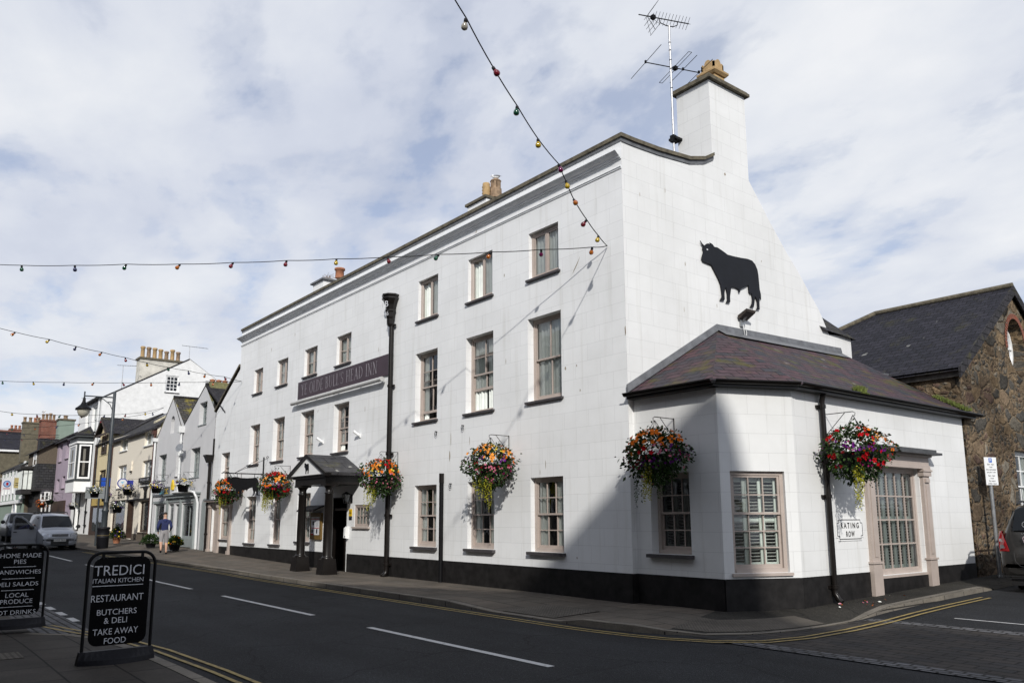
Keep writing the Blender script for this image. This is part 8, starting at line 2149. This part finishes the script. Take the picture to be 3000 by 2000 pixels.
GREYP = car_paint('warm_grey_paint', (0.020, 0.019, 0.018), metal=0.1, rough=0.42)
EX, EY = 4.92, 9.35
est, W, vf, vl = vehicle('parked_car', 'dark grey estate car seen from behind, parked on the side street at right', (EX, EY, gs(8.5)-0.10), R_(90), [
    (-2.34, .36, .74, .60, .62, .70), (-2.30, .28, .84, .72, .72, .80), (-2.22, .25, .885, .84, .78, 1.15), (-2.16, .24, .89, 1.02, .755, 1.28), (-2.06, .24, .895, 1.08, .70, 1.52), (-1.90, .24, .90, 1.10, .645, 1.745), (-1.70, .24, .90, 1.10, .64, 1.80), (.4, .24, .90, 1.08, .64, 1.80), (.6, .24, .90, 1.07, .65, 1.76), (1.35, .24, .90, 1.02, .74, 1.12), (2.1, .26, .86, .85, .70, .92), (2.3, .35, .7, .6, .55, .68)],
    GREYP, [(1.45, .82), (1.45, -.82), (-1.30, .82), (-1.30, -.82)], wr=.34, ww=.22)
m_ = MB(); m_.add([W(-2.183, -.62, 1.245), W(-2.183, .62, 1.245), W(-2.11, .665, 1.36), W(-1.96, .60, 1.69), W(-1.925, .50, 1.735), W(-1.925, -.50, 1.735), W(-1.96, -.60, 1.69), W(-2.11, -.665, 1.36)], [(0, 1, 2, 3, 4, 5, 6, 7), (7, 6, 5, 4, 3, 2, 1, 0)]); 
bm_p = [v for v in m_.v]; m_.v = [v-vf*0.03 for v in m_.v]; rwn = m_.build('rear_window', CGLASS, est)
m_ = MB()
cst = W(-2.155, .36, 1.38)-vf*0.03; nst = (-vf*0.93+Z_*0.36).normalized(); ust = vl; vst = nst.cross(ust) if nst.cross(ust).z > 0 else ust.cross(nst)
for i in range(24):
    a0, a1 = 2*math.pi*i/24, 2*math.pi*(i+1)/24
    m_.add([cst+nst*.006+(ust*math.cos(a)+vst*math.sin(a))*r for a, r in ((a0, .062), (a1, .062), (a1, .070), (a0, .070))], [(0, 1, 2, 3), (3, 2, 1, 0)])
for i in range(10):
    a0, a1 = 0.6+3.6*i/10, 0.6+3.6*(i+1)/10
    for dx, sg2 in ((0.022, 1), (-0.022, -1)): m_.add([cst+nst*.006+ust*dx*0.5+(ust*math.cos(a)*sg2+vst*math.sin(a)*sg2)*r for a, r in ((a0, .02), (a1, .02), (a1, .030), (a0, .030))], [(0, 1, 2, 3), (3, 2, 1, 0)])
m_.build('window_sticker', TXTW, rwn)
for s in (1, -1):
    m_ = MB(); P = [W(-2.30, s*.66, .82), W(-2.245, s*.875, .82), W(-2.17, s*.905, 1.06), W(-2.10, s*.895, 1.24), W(-2.15, s*.84, 1.25), W(-2.26, s*.75, 1.02)]
    P = [p-vf*0.02+vl*s*0.012 for p in P]; Q = [p+vf*0.25-vl*s*0.0 for p in P]
    m_.add(P, [tuple(range(6)), tuple(range(6))[::-1]]); m_.add([P[1], P[2], P[3], Q[3], Q[2], Q[1]], [(0, 1, 4, 5), (1, 2, 3, 4), (5, 4, 1, 0), (4, 3, 2, 1)])
    tl = m_.build('tail_light', plain('tail_light_red', (0.30, 0.008, 0.012), 0.15, var=0.2, coat=0.6), est)
    m_ = MB()
    for (a, b, c, d2_) in ((.79, .87, 1.02, 1.08), (.75, .86, .88, .95)): m_.add([W(-2.30+.06*(c-.8), s*a, c)-vf*.035, W(-2.26+.06*(c-.8), s*b, c)-vf*.035, W(-2.26+.06*(d2_-.8), s*b, d2_)-vf*.03, W(-2.29+.06*(d2_-.8), s*(a+.03), d2_)-vf*.03], [(0, 1, 2, 3), (3, 2, 1, 0)])
    m_.build('reverse_lens', CHROME, tl)
    m_ = MB(); m_.tube([W(-1.85, s*.60, 1.80), W(-1.70, s*.60, 1.87), W(.3, s*.60, 1.87), W(.45, s*.6, 1.80)], 0.022, 6); m_.build('roof_rail', CTRIM, est)
    m_ = MB(); m_.poly([W(-1.95, s*.82, 1.16), W(.9, s*.86, 1.12), W(.5, s*.735, 1.66), W(-1.75, s*.735, 1.68)]); m_.v = [v+vl*s*.012 for v in m_.v]; m_.build('side_window', CGLASS, est)
m_ = MB(); m_.obox(W(-2.36, -.80, .30), -vf*0.03, vl*1.6, Z_*0.02); m_.obox(W(-2.30, -.70, .12), vf*.4, vl*1.4, Z_*.16); m_.obox(W(-1.5, .88, .0), vf*0.02, -vl*.24, Z_*.34); m_.build('rear_valance', CTRIM, est)
m_ = MB()
m_.tube([W(-2.34, .58, .80)-vf*.02, W(-2.36, .56, .62)-vf*.02, W(-2.37, .47, .52)-vf*.02, W(-2.37, .30, .49)-vf*.02, W(-2.37, -.30, .49)-vf*.02, W(-2.37, -.47, .52)-vf*.02, W(-2.36, -.56, .62)-vf*.02, W(-2.34, -.58, .80)-vf*.02], 0.008, 5); m_.build('tailgate_edge', CTRIM, est)
m_ = MB(); text_mb(m_, 'SALTIRE', W(-2.225, .33, 1.175)-vf*.03, -vl, (Z_*0.97+vf*0.2).normalized(), 0.035, n=-vf, width=.22, off=0.012); m_.build('tailgate_lettering', STEEL, est)
m_ = MB(); c0 = W(-2.262, .36, 1.07)-vf*.035; SU = -vl; SV = (Z_*0.98+vf*0.2).normalized()
def disc(cx, cz, r1, r2_, m, e): m_.add([c0+SU*(cx+r1*math.cos(a))+SV*(cz+r2_*math.sin(a))-vf*e for a in [i*math.pi/7 for i in range(14)]], [tuple(range(14)), tuple(range(14))[::-1]], m)
disc(0, 0.02, .055, .055, 0, .004); disc(0, -.04, .035, .035, 0, .0045); disc(-.022, .015, .016, .018, 1, .006); disc(.022, .015, .016, .018, 1, .006); disc(0, -.015, .007, .01, 1, .006); disc(0, -.05, .022, .006, 1, .0065)
m_.build('skull_sticker', [plain('sticker_pink_white', (0.55, 0.47, 0.50), 0.5), plain('sticker_dark_red', (0.12, 0.03, 0.05), 0.5)], est)
m_ = MB(); m_.obox(W(-2.375, -.27, .60)-vf*.02, vf*0.01, vl*.54, Z_*0.12); m_.build('number_plate', plain('number_plate_yellow', (0.6, 0.45, 0.05), 0.5, var=0.02), est)

# ================================================================== BUILDINGS ACROSS THE STREET (behind the camera; they shade the road)
OPP = plain('opposite_stucco', (0.20, 0.19, 0.175), 0.85, var=0.08, scale=1)
ot = thing('opposite_terrace', 'long stuccoed terrace across the street from the inn', 'building', (-30, -12.7, 0))
wb = MB(); wb.box(-95, -22, -0.3, 4.6, -12.6, 9.97); wb.build('wall', OPP, ot)
rf = MB(); gable_roof(rf, -95, 4.6, -22, -12.6, 10.0, 12.1, 'x', ov=0.05); rf.build('roof', SLATEG, ot)
og = thing('opposite_gabled_hotel', 'tall gabled hotel across the street from the inn', 'building', (14, -12.7, 0))
wb = MB(); wb.prism([(4.65, -0.3), (21.0, -0.3), (21.0, 13.6), (20.78, 14.9), (20.5, 16.02), (20.08, 16.87), (19.6, 17.1), (19.04, 16.78), (17.34, 15.28), (15.2, 13.45), (14.5, 12.85), (4.65, 10.1)], ((0, -22, 0), X_, Z_), (0, 9.4, 0)); wb.build('wall', OPP, og)
oc_ = thing('opposite_corner_house', 'plain corner house across the street right of the gabled hotel', 'building', (32, -12.7, 0))
wb = MB(); wb.box(21.05, -22, -0.3, 23.6, -12.6, 12.9); wb.box(23.6, -22, -0.3, 50, -12.6, 14.0); wb.build('wall', OPP, oc_)
for t_, xs_, zs_ in ((ot, frange(-92, 1, 3.9), (1.0, 4.4, 7.8)), (og, (6.0, 9.0, 13.0, 16.5), (1.0, 4.4, 7.8)), (oc_, (27, 31, 35, 39, 43, 47), (1.0, 4.4, 7.8))):
    m_ = MB(); g_ = MB()
    for x in xs_:
        for z in zs_: m_.box(x, -12.6, z-0.1, x+1.4, -12.53, z, 0); m_.box(x-0.1, -12.6, z, x, -12.53, z+2.1, 0); m_.box(x+1.4, -12.6, z, x+1.5, -12.53, z+2.1, 0); m_.box(x-0.1, -12.6, z+2.1, x+1.5, -12.53, z+2.2, 0); g_.box(x, -12.6, z, x+1.4, -12.57, z+2.1)
    f_ = m_.build('window', WHITEP, t_); f_['kind'] = 'stuff'; p_ = g_.build('pane', CGLASS, f_); p_['kind'] = 'stuff'
